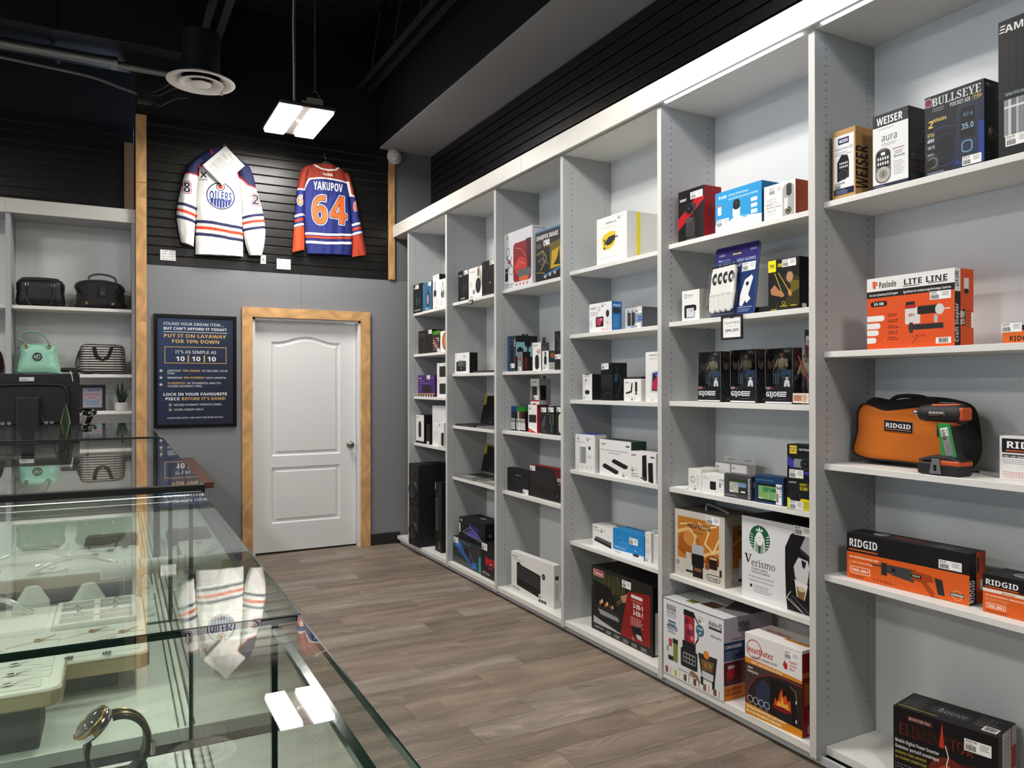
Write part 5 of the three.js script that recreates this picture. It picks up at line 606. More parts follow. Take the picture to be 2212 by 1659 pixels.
carton('kbk', 'keyboard_box', 'plain black box beside the red and black keyboard box', 'box', '#111213', { f: (a) => { a.bg('#17191a').T('Radius 70', 40, 30, 7, '#c9c9c9', 'l', 'sans-serif', 22); for (let i = 0; i < 12; i++) a.L('#333638', 18, 40 + i * 3.6, 64, 1, 3, 1); a.R('#b8222c', 86, 82, 6, 6); }, t: (a) => a.bg('#101112') }, [[84, 92, '$64.99', 0.075, 0.032]]);
carton('kbr', 'keyboard_box', 'black and red gaming keyboard box', 'box', '#6d1016', { f: (a) => { a.bg('#1a1617'); for (let r = 0; r < 5; r++) for (let i = 0; i < 15; i++) a.Q('#2c282a', 4 + i * 4.6 + r, 12 + r * 8.6 + i * 0.6, 3.6, 6, 1); for (let i = 0; i < 14; i++) a.R('#b8502a', 6 + i * 4.8, 55 + i * 0.8, 2, 1); a.P('#5d1216', 66, 0, 100, 0, 100, 62, 84, 30).T('VIPER', 82, 38, 15, '#f0e8e8', 'l', 'bold sans-serif', 26).T('Backlit', 84, 47, 5, '#d8b0b0').Q('#0d0c0d', 76, 70, 16, 24, 8).E('#5a6a70', 84, 80, 3, 5).R('#141213', 0, 86, 60, 14); }, t: (a) => a.bg('#7d151c') }, [[9, 10, '$49.99', 0.07, 0.032]]);
carton('kbw', 'keyboard_box', 'large white keyboard box standing on the bottom shelf', 'box', '#dcdbd8', { f: (a) => { a.bg('#e4e3e1').T('Seenda', 3, 13, 6, '#444', 'l', 'bold sans-serif', 12).T('Mechanical Keyboard Fully Programmable Illuminated Keys 2.4G', 3, 18, 3.4, '#555', 'l', 'sans-serif', 56, 2); a.P('#1f1f21', 14, 24, 20, 22, 26, 28, 70, 36, 70, 88, 14, 78).P('#141415', 14, 60, 70, 70, 70, 90, 14, 80); for (let r = 0; r < 5; r++) for (let i = 0; i < 16; i++) a.Q('#3c3c3f', 15.5 + i * 3.35, 31.5 + r * 6.4 + i * 0.55, 2.7, 4.8, 0.6); a.E('#1b1b1b', 77, 36, 7).O('#ddd', 77, 36, 2, 1); for (let i = 0; i < 4; i++) a.P('#222', 4 + i * 4.4, 86 + i * 0.8, 7 + i * 4.4, 86.5 + i * 0.8, 5.5 + i * 4.4, 91 + i); a.R('#ddd', 66, 86, 6, 8); for (let i = 0; i < 3; i++) a.R('#2b2b2b', 66 + i * 6, 92, 5, 6); }, s: (a) => a.bg('#cfcecb').R('#333', 20, 26, 50, 9).L('#777', 30, 46, 40, 9, 4, 2), t: (a) => a.bg('#dddcda').noise('#aaa', 20, 10, 3) }, [[72, 85, '$69.99', 0.06, 0.03]]);
// ---------------------------------------------------------------- bay 2
const phones = (x, y, s, c, ring) => (a) => { a.S(c, 3 * s, x - 12 * s, y, x - 10 * s, y - 26 * s, x, y - 34 * s, x + 10 * s, y - 26 * s, x + 12 * s, y); a.E(c, x - 12 * s, y + 8 * s, 7 * s, 14 * s).E(c, x + 12 * s, y + 8 * s, 7 * s, 14 * s); if (ring) a.E(ring, x + 12 * s, y + 8 * s, 4 * s, 9 * s); };
carton('hp1', 'headphone_box', 'black headphone box, first of three on the top shelf', 'box', '#0f1011', { f: (a) => { a.bg('#141618'); phones(64, 50, 1.1, '#2c3034')(a); a.T('sentry', 8, 18, 8, '#c9ccd0', 'l', 'bold sans-serif', 30).T('headset', 26, 92, 7, '#d8d8d8', 'l', 'bold sans-serif', 40).L('#888', 26, 95, 40, 1); } }, [[76, 9, '$39.99', 0.08, 0.034]]);
carton('hp2', 'headphone_box', 'white headphone box between two black ones', 'box', '#d9d8d4', { f: (a) => { a.bg('#eeede9').P('#b9aa9c', 70, 0, 84, 0, 100, 40, 100, 70, 78, 30).T('soundcore', 16, 16, 7, '#555', 'l', 'sans-serif', 34).Q('#1d1c1c', 68, 6, 8, 26, 3).E('#1c1b1b', 72, 60, 19, 24).E('#2f2c2b', 70, 58, 13, 17).E('#8a8480', 40, 78, 8).L('#777', 6, 46, 22, 4, 4, 1.2).T('50H', 10, 96, 8, '#333'); } }, [[36, 95, '$79.99', 0.04, 0.026]]);
carton('hp3', 'headphone_box', 'tall black headphone box against the divider on the top shelf', 'box', '#111112', { f: (a) => { a.bg('#161617'); a.S('#2f2f33', 6, 40, 66, 44, 34, 58, 18, 74, 36, 74, 70).E('#25252a', 40, 66, 10, 16).E('#1d1d22', 68, 70, 10, 16).E('#d8a03a', 62, 64, 3).L('#888', 8, 94, 60, 1).B('#777', 8, 12, 12, 8, 1, 1); } }, [[76, 8, '$99.99', 0.08, 0.034]]);
carton('whb', 'projector_box', 'white box printed with a black printer, black side', 'box', '#161617', { f: (a) => a.bg('#efeeeb').T('HP', 6, 14, 8, '#555').Q('#2b2b2d', 14, 42, 64, 46, 6).Q('#5d5e60', 26, 38, 34, 28, 2).R('#3a3a3c', 58, 40, 16, 26).Q('#1b1b1d', 14, 66, 64, 24, 4).E('#e6e6e6', 46, 76, 3.4).L('#777', 12, 94, 50, 1), s: (a) => a.bg('#131314').R('#3a3a3c', 44, 30, 5, 44), t: (a) => a.bg('#d5d4d1') }, [[72, 18, '$59.99', 0.06, 0.03]]);
carton('teal', 'toy_vehicle_box', 'teal and black box printed with a blue toy craft', 'box', '#1b2224', { f: (a) => { a.bg('#2c3336').R('#2f8f96', 0, 0, 8, 28).P('#2f9aa0', 92, 40, 100, 36, 100, 100, 92, 92).P('#4a4e50', 0, 70, 40, 78, 90, 100, 0, 100).P('#2b62b4', 4, 30, 26, 14, 36, 26, 66, 84, 62, 88, 40, 62, 14, 40).P('#4a86d0', 6, 30, 26, 17, 32, 26, 20, 34).P('#1d1f21', 38, 32, 58, 28, 72, 54, 60, 62, 44, 48).S('#c9cdd0', 1.4, 58, 34, 76, 70).S('#aeb3b8', 1.4, 64, 44, 62, 70).P('#2b6fc4', 66, 76, 84, 66, 86, 90, 70, 94).E('#8a2a26', 78, 24, 5).T('REMOTE CONTROL BOAT', 22, 14, 7, '#2fa0a6', 'l', 'bold sans-serif', 44); }, t: (a) => a.bg('#141718') }, [[12, 12, '$49.99', 0.09, 0.044]]);
carton('car', 'toy_vehicle_box', 'black box printed with a red toy car', 'box', '#141415', { f: (a) => a.bg('#171718').Q('#b01c20', 26, 36, 60, 34, 8).P('#1d1d1f', 38, 28, 74, 28, 78, 40, 34, 40).R('#2c2c2e', 28, 60, 56, 6).E('#eee', 60, 56, 3).E('#141414', 36, 70, 7).E('#141414', 76, 70, 7).T('CITY GEAR', 8, 90, 7, '#d8d4d0', 'l', 'bold sans-serif', 44).E('#8a1c20', 86, 90, 6).P('#c8483a', 8, 80, 40, 84, 30, 88) }, [[22, 9, '$24.99', 0.09, 0.05]]);
{ const q = IT.teal; carton('bdrone', 'toy_vehicle_box', 'black box printed with a violet hovercraft on top of the teal box', 'box', '#101014', { f: (a) => a.bg('#131318').P('#2c2870', 40, 20, 80, 34, 70, 80, 36, 60).S('#d8dae8', 1.6, 16, 66, 44, 36, 70, 60, 88, 84, 30, 74, 16, 66).S('#8f94d8', 1.2, 30, 60, 60, 48, 84, 80).P('#5a56b8', 24, 64, 60, 56, 80, 80, 40, 76).T('818', 4, 20, 14, '#e2e2e6').R('#e9e9ec', 0, 30, 5, 44).L('#aaa', 70, 88, 24, 2, 4), s: (a) => a.bg('#121217').R('#2c2870', 44, 0, 6, 100).T('818', 84, 66, 26, '#e2e2e6', 'l', 'bold sans-serif', 36, -90).O('#ddd', 24, 56, 5, 1.4), t: (a) => a.bg('#17171c').R('#d8d8da', 40, 40, 20, 12) }, [], { at: [2.596, 0.075, -5.33, -87, 0.42, 0.165, 0.19], dy: q[5] + 0.001 }); }
// ---------------------------------------------------------------- bay 1
carton('b1', 'headphone_box', 'dark teal-lit headset box at the far end of the top shelf', 'box', '#0f1113', { f: (a) => { a.bg('#131618'); phones(56, 52, 1.2, '#2a3a3c')(a); a.S('#4fb0a8', 1, 40, 44, 44, 60, 40, 78).T('EKSA', 8, 16, 9, '#ddd', 'l', 'bold sans-serif', 26).T('Gaming Headset', 14, 94, 6, '#e0e0e0', 'l', 'bold sans-serif', 70); } }, [[44, 10, '$39.99', 0.08, 0.034]]);
carton('b2', 'headphone_box', 'blue headphone box on the far top shelf', 'box', '#2f5a76', { f: (a) => { a.bg('#3a6c8c'); a.Q('#22394a', 56, 14, 8, 30, 3).E('#24323c', 60, 62, 20, 26).E('#8f9498', 58, 62, 12, 18).E('#c04a5a', 14, 16, 5).T('Life Q30', 30, 96, 7, '#e6eef4', 'l', 'bold sans-serif', 40); } }, [[78, 9, '$49.99', 0.075, 0.034]]);
carton('b3', 'headphone_box', 'narrow white headset box with black top', 'box', '#17171a', { f: (a) => { a.bg('#eeede9').Q('#2a2a2c', 48, 3, 12, 5, 1); phones(34, 48, 0.8, '#26262a')(a); a.S('#444', 1, 20, 56, 22, 80).L('#999', 50, 70, 36, 5, 4).T('Jabra', 30, 98, 5, '#222'); }, t: (a) => a.bg('#141416'), s: (a) => a.bg('#efeeea').R('#141416', 0, 0, 100, 16) }, [[60, 3, '$29.99', 0.05, 0.02]]);
carton('b4', 'headphone_box', 'white headset box against the first divider', 'box', '#e4e3df', { f: (a) => { a.bg('#efeeea'); phones(50, 46, 1.0, '#303034', '#8d8d92')(a); a.L('#888', 10, 76, 50, 5, 4); } });
carton('s2k', 'speaker_box', 'black box on the far second shelf', 'box', '#141415', { f: (a) => a.bg('#19191a').L('#777', 8, 14, 40, 1, 3, 2).B('#777', 8, 20, 44, 7, 0.8, 1).P('#2c2c2e', 30, 80, 40, 44, 52, 36, 46, 70), t: (a) => a.bg('#1b1b1c') }, [[86, 10, '$24.99', 0.08, 0.034]]);
carton('s2g', 'streaming_box', 'dark box with green top band and a grid of pictures', 'box', '#1b2a14', { f: (a) => { a.bg('#1a1a1c').R('#4a8a22', 0, 0, 100, 18).P('#2f6a18', 0, 0, 40, 0, 0, 18).R('#26301c', 0, 18, 100, 10); for (let r = 0; r < 6; r++) for (let i = 0; i < 5; i++) a.R(['#b84a3a', '#d8c8a8', '#3a5a9a', '#c8a04a', '#8a3a5a'][(r * 3 + i * 2) % 5], 10 + i * 16, 32 + r * 10, 13, 7); } }, [[80, 92, '$39.99', 0.06, 0.03]]);
carton('s2o', 'speaker_box', 'white box with an amber disc, beside the first divider', 'box', '#e4e3df', { f: (a) => a.bg('#efeeea').E('#a8602a', 80, 50, 44).E('#c98a48', 84, 50, 30).L('#777', 8, 24, 20, 2, 4, 1.6) });
carton('pur', 'streaming_box', 'purple streaming device box', 'box', '#3a1f5c', { f: (a) => { a.bg('#48246e').T('tivo', 5, 18, 11, '#e8dff2', 'l', 'bold sans-serif', 16).T('streamer', 5, 31, 8, '#9a84b4', 'l', 'bold sans-serif', 32).L('#b7a2cc', 5, 38, 70, 1, 3, 1.4).Q('#231a2c', 26, 46, 46, 34, 2).Q('#2c2236', 72, 54, 18, 24, 6).R('#e0903a', 0, 85, 100, 4).R('#2a2024', 0, 89, 100, 11); for (let i = 0; i < 6; i++) a.R('#d8cfc4', 8 + i * 15, 90, 5, 9); a.R('#8a74a8', 80, 12, 14, 3).L('#8a74a8', 6, 48, 14, 5, 6, 2); }, s: (a) => a.bg('#371b58'), t: (a) => a.bg('#33184f') }, [[62, 10, '$39.99', 0.08, 0.034]]);
{ const q = IT.w2, art = { f: (a) => a.bg('#eceae6').Q('#2c2d2c', 16, 20, 96, 62, 3).R('#1d1e1d', 20, 26, 80, 50).T('eufy', 6, 13, 8, '#555', 'l', 'bold sans-serif', 12).L('#aaa', 6, 90, 40, 1) };
  carton('w2', 'tablet_box', 'white boxed screen, lower of two by the first divider', 'box', '#dcdbd7', art);
  carton('w2u', 'tablet_box', 'white boxed screen, upper of two by the first divider', 'box', '#dcdbd7', art, [[50, 10, '$29.99', 0.05, 0.022]], { at: q, dy: q[5] + 0.001 }); }
carton('wmic', 'microphone_box', 'white microphone box with black sides on the fourth shelf', 'box', '#111112', { f: (a) => a.bg('#efeeea').Q('#1b1c1e', 32, 22, 34, 58, 16).E('#2c2d30', 49, 34, 8, 10).R('#161618', 0, 92, 100, 8).E('#222', 16, 8, 3).L('#777', 30, 8, 30, 1).O('#555', 20, 84, 2, 0.8).O('#555', 74, 84, 2, 0.8), s: (a) => a.bg('#101011'), t: (a) => a.bg('#141415') }, [[20, 88, '$59.99', 0.04, 0.02]].slice(1));
carton('slimk', 'cable_box', 'slim black box squeezed beside the tall white box', 'box', '#131314', { f: (a) => a.bg('#161617').S('#8fa03a', 1.4, 30, 30, 60, 50).L('#777', 20, 70, 50, 3, 5, 2) }, [[50, 92, '$19.99', 0.05, 0.024]], { at: [2.535, 0.966, -6.215, -90, 0.075, 0.175, 0.07] });
carton('zi', 'air_purifier_box', 'tall white box with pale grey lettering', 'box', '#dcdcda', { f: (a) => { a.bg('#e3e4e4').T('ZI', 8, 62, 26, '#f8f8f8', 'l', 'bold sans-serif', 50); a.R('#eaeaea', 0, 74, 100, 26).T('K', 10, 88, 7, '#aaa'); }, t: (a) => a.bg('#c9cac9') });
carton('ziw', 'cup_box', 'short white box standing in front of the tall white box', 'box', '#e9e8e5', { f: (a) => a.bg('#f0efec').P('#3a2a22', 14, 6, 30, 6, 26, 16, 18, 16).Q('#1c1c1e', 50, 40, 60, 52, 10) }, [], { at: [2.494, 0.966, -5.86, -90, 0.11, 0.205, 0.04] });
carton('tallx', 'guitar_controller_box', 'tall black rounded box on the far bottom shelf', 'box', '#0f1011', { f: (a) => { a.bg('#131416'); for (let i = 0; i < 4; i++) a.B('#b8bcc2', 14, 24 + i * 12, 22, 9, 0.6, 1).R('#22262b', 44, 22 + i * 12, 30, 9); a.R('#1b2026', 10, 14, 80, 8).T('ROLAND', 74, 96, 8, '#777', 'l', 'bold sans-serif', 10, -90); a.R('#c9c9c4', 2, 2, 8, 9); } });
// ---------------------------------------------------------------- shaped goods on the right shelving
// puffed panel: outline in x,y (metres), soft thickness in z
function pillow(outline, th, mat, name, parent, flat = 0.55, uvs) {
  const n = outline.length, cx = outline.reduce((s, p) => s + p[0], 0) / n, cy = outline.reduce((s, p) => s + p[1], 0) / n;
  const rings = 9, pos = [], idx = [];
  for (const side of [1, -1]) for (let r = 0; r <= rings; r++) { const k = r / rings; const z = side * th / 2 * Math.pow(1 - Math.pow(k, 5), flat); for (let i = 0; i < n; i++) pos.push(cx + (outline[i][0] - cx) * k, cy + (outline[i][1] - cy) * k, z); }
  const off = (rings + 1) * n;
  for (let r = 0; r < rings; r++) for (let i = 0; i < n; i++) { const j = (i + 1) % n, a = r * n + i, b = r * n + j, c = (r + 1) * n + j, d = (r + 1) * n + i; idx.push(a, c, b, a, d, c); idx.push(off + a, off + b, off + c, off + a, off + c, off + d); }
  const g = new THREE.BufferGeometry(); g.setAttribute('position', new THREE.Float32BufferAttribute(pos, 3)); g.setIndex(idx);
  const xs = outline.map((p) => p[0]), ys = outline.map((p) => p[1]), x0 = Math.min(...xs), y0 = Math.min(...ys), W = Math.max(...xs) - x0, H = Math.max(...ys) - y0, uv = [];
  for (let i = 0; i < pos.length; i += 3) uv.push((pos[i] - x0) / W, (pos[i + 1] - y0) / H);
  g.setAttribute('uv', new THREE.Float32BufferAttribute(uv, 2)); g.computeVertexNormals();
  return part(name, g, mat, parent);
}
function smoothLoop(pts, n = 64) { const c = new THREE.CatmullRomCurve3(pts.map((p) => new THREE.Vector3(p[0], p[1], 0)), true, 'centripetal'); return c.getSpacedPoints(n).slice(0, n).map((p) => [p.x, p.y]); }
const inset = (o, d) => { const n = o.length, cx = o.reduce((s, p) => s + p[0], 0) / n, cy = o.reduce((s, p) => s + p[1], 0) / n; return o.map(([x, y]) => { const l = Math.hypot(x - cx, y - cy); return [cx + (x - cx) * (l - d) / l, cy + (y - cy) * (l - d) / l]; }); };
{ // soft tool bag
  const o = thing('tool_bag', 'orange canvas tool bag with thick black piping behind the drill', 'bag', [2.662, 1.181, -1.795], -88 * D2R);
  const out = smoothLoop([[-0.238, 0.03], [-0.232, 0.13], [-0.215, 0.215], [-0.17, 0.252], [-0.09, 0.244], [0.05, 0.258], [0.16, 0.247], [0.215, 0.225], [0.236, 0.15], [0.236, 0.05], [0.2, 0.008], [0.0, 0.004], [-0.2, 0.006]], 72);
  pillow(out, 0.11, M.blackCloth, 'shell', o, 0.35);
  const inn = smoothLoop([[-0.222, 0.04], [-0.205, 0.12], [-0.2, 0.2], [-0.175, 0.228], [-0.09, 0.21], [0.05, 0.224], [0.15, 0.218], [0.185, 0.2], [0.182, 0.12], [0.186, 0.04], [0.14, 0.018], [-0.03, 0.016], [-0.19, 0.022]], 72);
  const om = std({ color: 0xc9690f, roughness: 0.85, bumpMap: rep(weaveTex, 14, 8), bumpScale: 0.0004 });
  const fp = pillow(inn, 0.03, om, 'front_panel', o, 0.6); fp.position.z = 0.047;
  part('piping', tube(inn.map(([x, y]) => [x, y, 0.05]), 0.0035, 120, 6, true), M.blackCloth, o);
  const [g, m] = printed(0.112, 0.04, 0.003, (a) => a.bg('#140f12').T('RIDGID', 4, 66, 56, '#f2f0f0', 'l', 'bold sans-serif', 90).R('#c98a6a', 4, 78, 90, 6), 1400); part('brand_patch', g, m, o, [-0.024, 0.147, 0.064], [0, 0, -0.05]);
  part('carry_strap', tube([[-0.1, 0.236, 0], [-0.07, 0.255, 0.004], [0.03, 0.256, 0.004], [0.07, 0.238, 0]], 0.008, 24, 7), M.blackCloth, o);
  part('zip_cord', tube([[0.19, 0.02, 0.03], [0.225, 0.006, 0.05], [0.26, 0.006, 0.055]], 0.004, 16, 6), M.blackCloth, o);
}
{ // impact driver: built in side view (x along shelf), facing the far end
  const o = thing('impact_driver', 'black and orange cordless impact driver with green tag', 'power tool', [2.525, 1.1765, -1.6], -90 * D2R);
  const blk = std({ color: 0x1d1c1d, roughness: 0.6 }), org = std({ color: 0xc9531c, roughness: 0.5 });
  const head = part('motor_housing', gx(lathe([[0, -0.085], [0.018, -0.083], [0.026, -0.075], [0.03, -0.05], [0.031, 0.02], [0.034, 0.05], [0.034, 0.07], [0.026, 0.078], [0, 0.079]], 28), 0, 0, 0, 0, 0, -Math.PI / 2), blk, o, [0, 0.208, 0]);
  part('chuck', gx(lathe([[0, -0.104], [0.009, -0.104], [0.01, -0.098], [0.008, -0.094], [0.011, -0.09], [0.011, -0.082], [0, -0.08]], 20), 0, 0, 0, 0, 0, -Math.PI / 2), M.steel, head);
  part('top_cover', extr([[-0.045, 0.228], [-0.03, 0.24], [0.06, 0.243], [0.074, 0.232], [0.07, 0.226], [-0.03, 0.228]], 0.03, 0.004).translate(0, 0, -0.015), org, o);
  part('top_grip', rb(0.06, 0.012, 0.026, 0.005, 0.02, 0.242, 0), blk, o);
  part('rear_cap', gx(rb(0.03, 0.045, 0.056, 0.008), 0.07, 0.208, 0), org, o);
  part('belly', extr([[-0.055, 0.182], [0.06, 0.18], [0.05, 0.168], [0.02, 0.166], [-0.01, 0.172]], 0.04, 0.006).translate(0, 0, -0.02), org, o);
  const [g, m] = printed(0.056, 0.02, 0.002, (a) => a.bg('#1d1c1d').T('RIDGID', 3, 62, 58, '#e6e4e2', 'l', 'bold sans-serif', 94).R('#b8663a', 3, 80, 60, 7), 1600); part('brand_badge', g, m, o, [-0.004, 0.21, 0.0325]);
  part('handle', extr(smoothLoop([[-0.012, 0.176], [0.044, 0.176], [0.05, 0.13], [0.062, 0.075], [0.07, 0.055], [0.02, 0.055], [0.022, 0.075], [0.012, 0.115], [-0.006, 0.14]], 40), 0.042, 0.01).translate(0, 0, -0.021), blk, o);
  part('trigger', rb(0.016, 0.034, 0.018, 0.006, -0.012, 0.142, 0), std({ color: 0x101010, roughness: 0.4 }), o);
  part('foot', extr([[-0.068, 0.052], [-0.02, 0.066], [0.04, 0.068], [0.078, 0.054], [0.078, 0.045], [-0.068, 0.045]], 0.07, 0.006).translate(0, 0, -0.035), blk, o);
  const bat = part('battery', rb(0.148, 0.042, 0.078, 0.008, 0.004, 0.022, 0, 2), blk, o);
  part('battery_shell', rb(0.09, 0.018, 0.08, 0.005, 0.034, 0.042, 0), org, bat);
  part('belt_clip', extr([[-0.022, -0.03], [0.02, -0.03], [0.014, 0.022], [-0.012, 0.022]], 0.006, 0.002, [[[-0.006, -0.02], [0.004, -0.02], [0.004, 0], [-0.006, 0]]]).translate(0, 0.034, 0.04), std({ color: 0x6d6f70, roughness: 0.5 }), bat);
  const tg = part('green_tag', extr([[-0.034, -0.066], [0.022, -0.054], [0.02, 0.06], [-0.02, 0.066]], 0.0015).translate(0, 0, 0), std({ color: 0x1f8a3c, roughness: 0.6 }), o, [0.03, 0.115, 0.0235], [0, 0, 0.2]);
  const [sg, sm] = printed(0.026, 0.095, 0.0006, (a) => { a.x.save(); a.x.translate(100 * a.W, 0); a.x.rotate(Math.PI / 2); const w = a.W, h = a.H; a.W = h; a.H = w; stickerArt('$99.99')(a); a.W = w; a.H = h; a.x.restore(); }, 1400); part('price_sticker', sg, sm, tg, [-0.002, 0.0, 0.0022], [0, 0, 0.02]);
}
{ // golf gloves on a blister card, leaning back
  const o = thing('glove_pack', 'blue blister card of white golf gloves leaning on the shelf', 'gloves', [2.5, 1.795, -2.566], -90 * D2R);
  const lean = part('card', (() => { const [g] = [extr(roundRect(0.278, 0.325, 0.018, 4), 0.003).translate(0, 0.1625, -0.0015)]; return g; })(), std({ color: 0x1d2f5e, roughness: 0.35 }), o, null, [-0.12, 0, 0]);
  const [cg, cm] = printed(0.27, 0.315, 0.0008, (a) => { a.bg('#1c3468').R('#241f66', 0, 0, 100, 22).T('LARGE', 9, 12, 4, '#c9d2e6', 'l', 'sans-serif', 14).R('#171320', 40, 9, 22, 5).T('KIRKLAND', 41, 13, 4, '#e4c8c4', 'l', 'bold sans-serif', 20).T('GRAND', 80, 10, 4, '#c9d2e6', 'l', 'sans-serif', 14).T('4', 9, 30, 9, '#e6ecf6', 'l', 'sans-serif').T('PACK', 8, 20, 3.4, '#c9d2e6').L('#8fa2c8', 20, 18, 20, 3, 3).T('GOLF GLOVES', 52, 24, 5.6, '#dbe3f2', 'l', 'sans-serif', 42).T('GANTS DE GOLF', 46, 31, 5.6, '#dbe3f2', 'l', 'sans-serif', 48).L('#c9d2e6', 64, 35, 30, 2, 3.6, 1.4); a.P('#e8e8e6', 74, 52, 88, 46, 92, 50, 84, 74, 90, 80, 82, 86, 78, 82, 72, 90, 66, 88, 66, 74).E('#26262a', 80, 58, 3).T('Cabretta Leather Gloves', 62, 92, 3, '#dbe3f2', 'l', 'serif', 32).L('#9fb0d0', 62, 94, 30, 2, 2.4); }, 1100, 0.3); part('card_print', cg, cm, lean, [0, 0.1625, 0.002]);
  const gl = std({ color: 0xe2e1dc, roughness: 0.7 });
  for (let i = 0; i < 4; i++) { // four gloves fanned side by side, fingers down
    const k = part('glove', (() => { const L = []; const w = 0.058;
      L.push(gx(rb(w * 0.9, 0.12, 0.02, 0.009, 0, 0, 0, 3), 0, 0.145, 0), gx(rb(w * 0.8, 0.03, 0.018, 0.008), 0, 0.205, 0));
      for (let f = 0; f < 4; f++) L.push(gx(new THREE.CapsuleGeometry(0.0072, 0.075, 4, 10), (f - 1.5) * 0.0132, 0.052 + (f === 0 || f === 3 ? 0.008 : 0), 0.002, 0, 0, (f - 1.5) * -0.05)); return merge(L); })(), gl, lean, [-0.108 + i * 0.038, 0.008, 0.012 + i * 0.004]);
    part('closure_tab', gx(new THREE.TorusGeometry(0.013, 0.0055, 6, 18).scale(1, 1.5, 0.5), 0.006, 0.165, 0.011), M.black, k);
    part('cuff', rb(0.05, 0.006, 0.02, 0.002, 0, 0.222, 0), M.black, k);
  }
  part('blister', gx(rb(0.178, 0.24, 0.044, 0.02, 0, 0, 0, 3), -0.048, 0.124, 0.022), M.clear, lean);
  sticker(lean, 0.084, 0.215, 0.0036, '$39.99', 0.078, 0.038);
}
{ const o = thing('flat_case', 'flat black case lying between the glove card and the yellow box', 'case', [2.6, 1.7935, -2.41], -90 * D2R); part('case_body', rb(0.09, 0.03, 0.16, 0.006, 0, 0.015, 0), M.black, o); part('seam', bx(0.092, 0.002, 0.162, 0, 0.016, 0), M.rubber, o); }
{ // hanging shelf sign
  const o = thing('shelf_sign', 'small black framed sign hanging from the shelf edge', 'sign', [2.463, 1.684, -2.523], -90 * D2R);
  part('frame', extr(roundRect(0.13, 0.11, 0.003, 2), 0.008, 0.0015, [[[-0.055, -0.045], [-0.055, 0.045], [0.055, 0.045], [0.055, -0.045]]]).translate(0, 0.055, 0), M.black, o);
  const [g, m] = printed(0.112, 0.092, 0.001, (a) => a.bg('#f3f2ef').T('COLLECTABLES', 8, 34, 15, '#222', 'l', 'sans-serif', 84).S('#555', 1, 24, 45, 76, 45).T('30% OFF', 12, 72, 20, '#111', 'l', 'bold sans-serif', 74), 1400); part('card', g, m, o, [0, 0.055, 0.003]);
  part('clip', rb(0.02, 0.02, 0.011, 0.003, 0, 0.105, 0.0), M.black, o);
}
// boxed action figures
const toySkin = std({ color: 0x8d6a55, roughness: 0.6 }), toyBlack = std({ color: 0x1a1a1c, roughness: 0.6 }), toyTan = std({ color: 0x6d684f, roughness: 0.7 }), toyRed = std({ color: 0x7d1f22, roughness: 0.6 });
function capsule(a, b, r) { const A = new THREE.Vector3(...a), B = new THREE.Vector3(...b), d = B.clone().sub(A); const g = new THREE.CapsuleGeometry(r, d.length(), 4, 8); g.applyQuaternion(new THREE.Quaternion().setFromUnitVectors(new THREE.Vector3(0, 1, 0), d.normalize())); const m = A.add(B).multiplyScalar(0.5); return g.translate(m.x, m.y, m.z); }
function figure(o, x, y, z, s = 1) {
  const f = part('action_figure', merge([capsule([-0.012, 0.005, 0], [-0.012, 0.04, 0.003], 0.0085), capsule([-0.012, 0.04, 0.003], [-0.008, 0.078, 0], 0.011), capsule([0.016, 0.005, 0], [0.014, 0.04, 0.003], 0.0085), capsule([0.014, 0.04, 0.003], [0.01, 0.078, 0], 0.011), gx(rb(0.04, 0.022, 0.024, 0.008), 0, 0.082, 0)]), toyBlack, o, [x, y, z]); f.scale.setScalar(s);
  part('jacket', merge([gx(new THREE.SphereGeometry(0.5, 16, 12).scale(0.05, 0.062, 0.03), 0, 0.112, 0), capsule([-0.025, 0.13, 0], [-0.036, 0.1, 0.004], 0.0085), capsule([0.025, 0.13, 0], [0.034, 0.1, 0.006], 0.0085)]), toyTan, f);
  part('arms', merge([capsule([-0.036, 0.1, 0.004], [-0.045, 0.075, 0.012], 0.007), capsule([0.034, 0.1, 0.006], [0.03, 0.078, 0.016], 0.007)]), toyBlack, f);
  part('head', merge([gx(new THREE.SphereGeometry(0.0125, 16, 12).scale(1, 1.2, 1), 0, 0.158, 0), capsule([0, 0.14, 0], [0, 0.15, 0], 0.006)]), toySkin, f);
  part('hat', lathe([[0, 0.012], [0.012, 0.009], [0.0135, 0.002], [0.018, 0], [0.0135, -0.001]], 16).translate(0, 0.166, 0), toyBlack, f);
}
const joeWords = ['nearest the shelf divider with the hanging sign', 'in the middle of the three', 'beside the tall clear blister pack'];
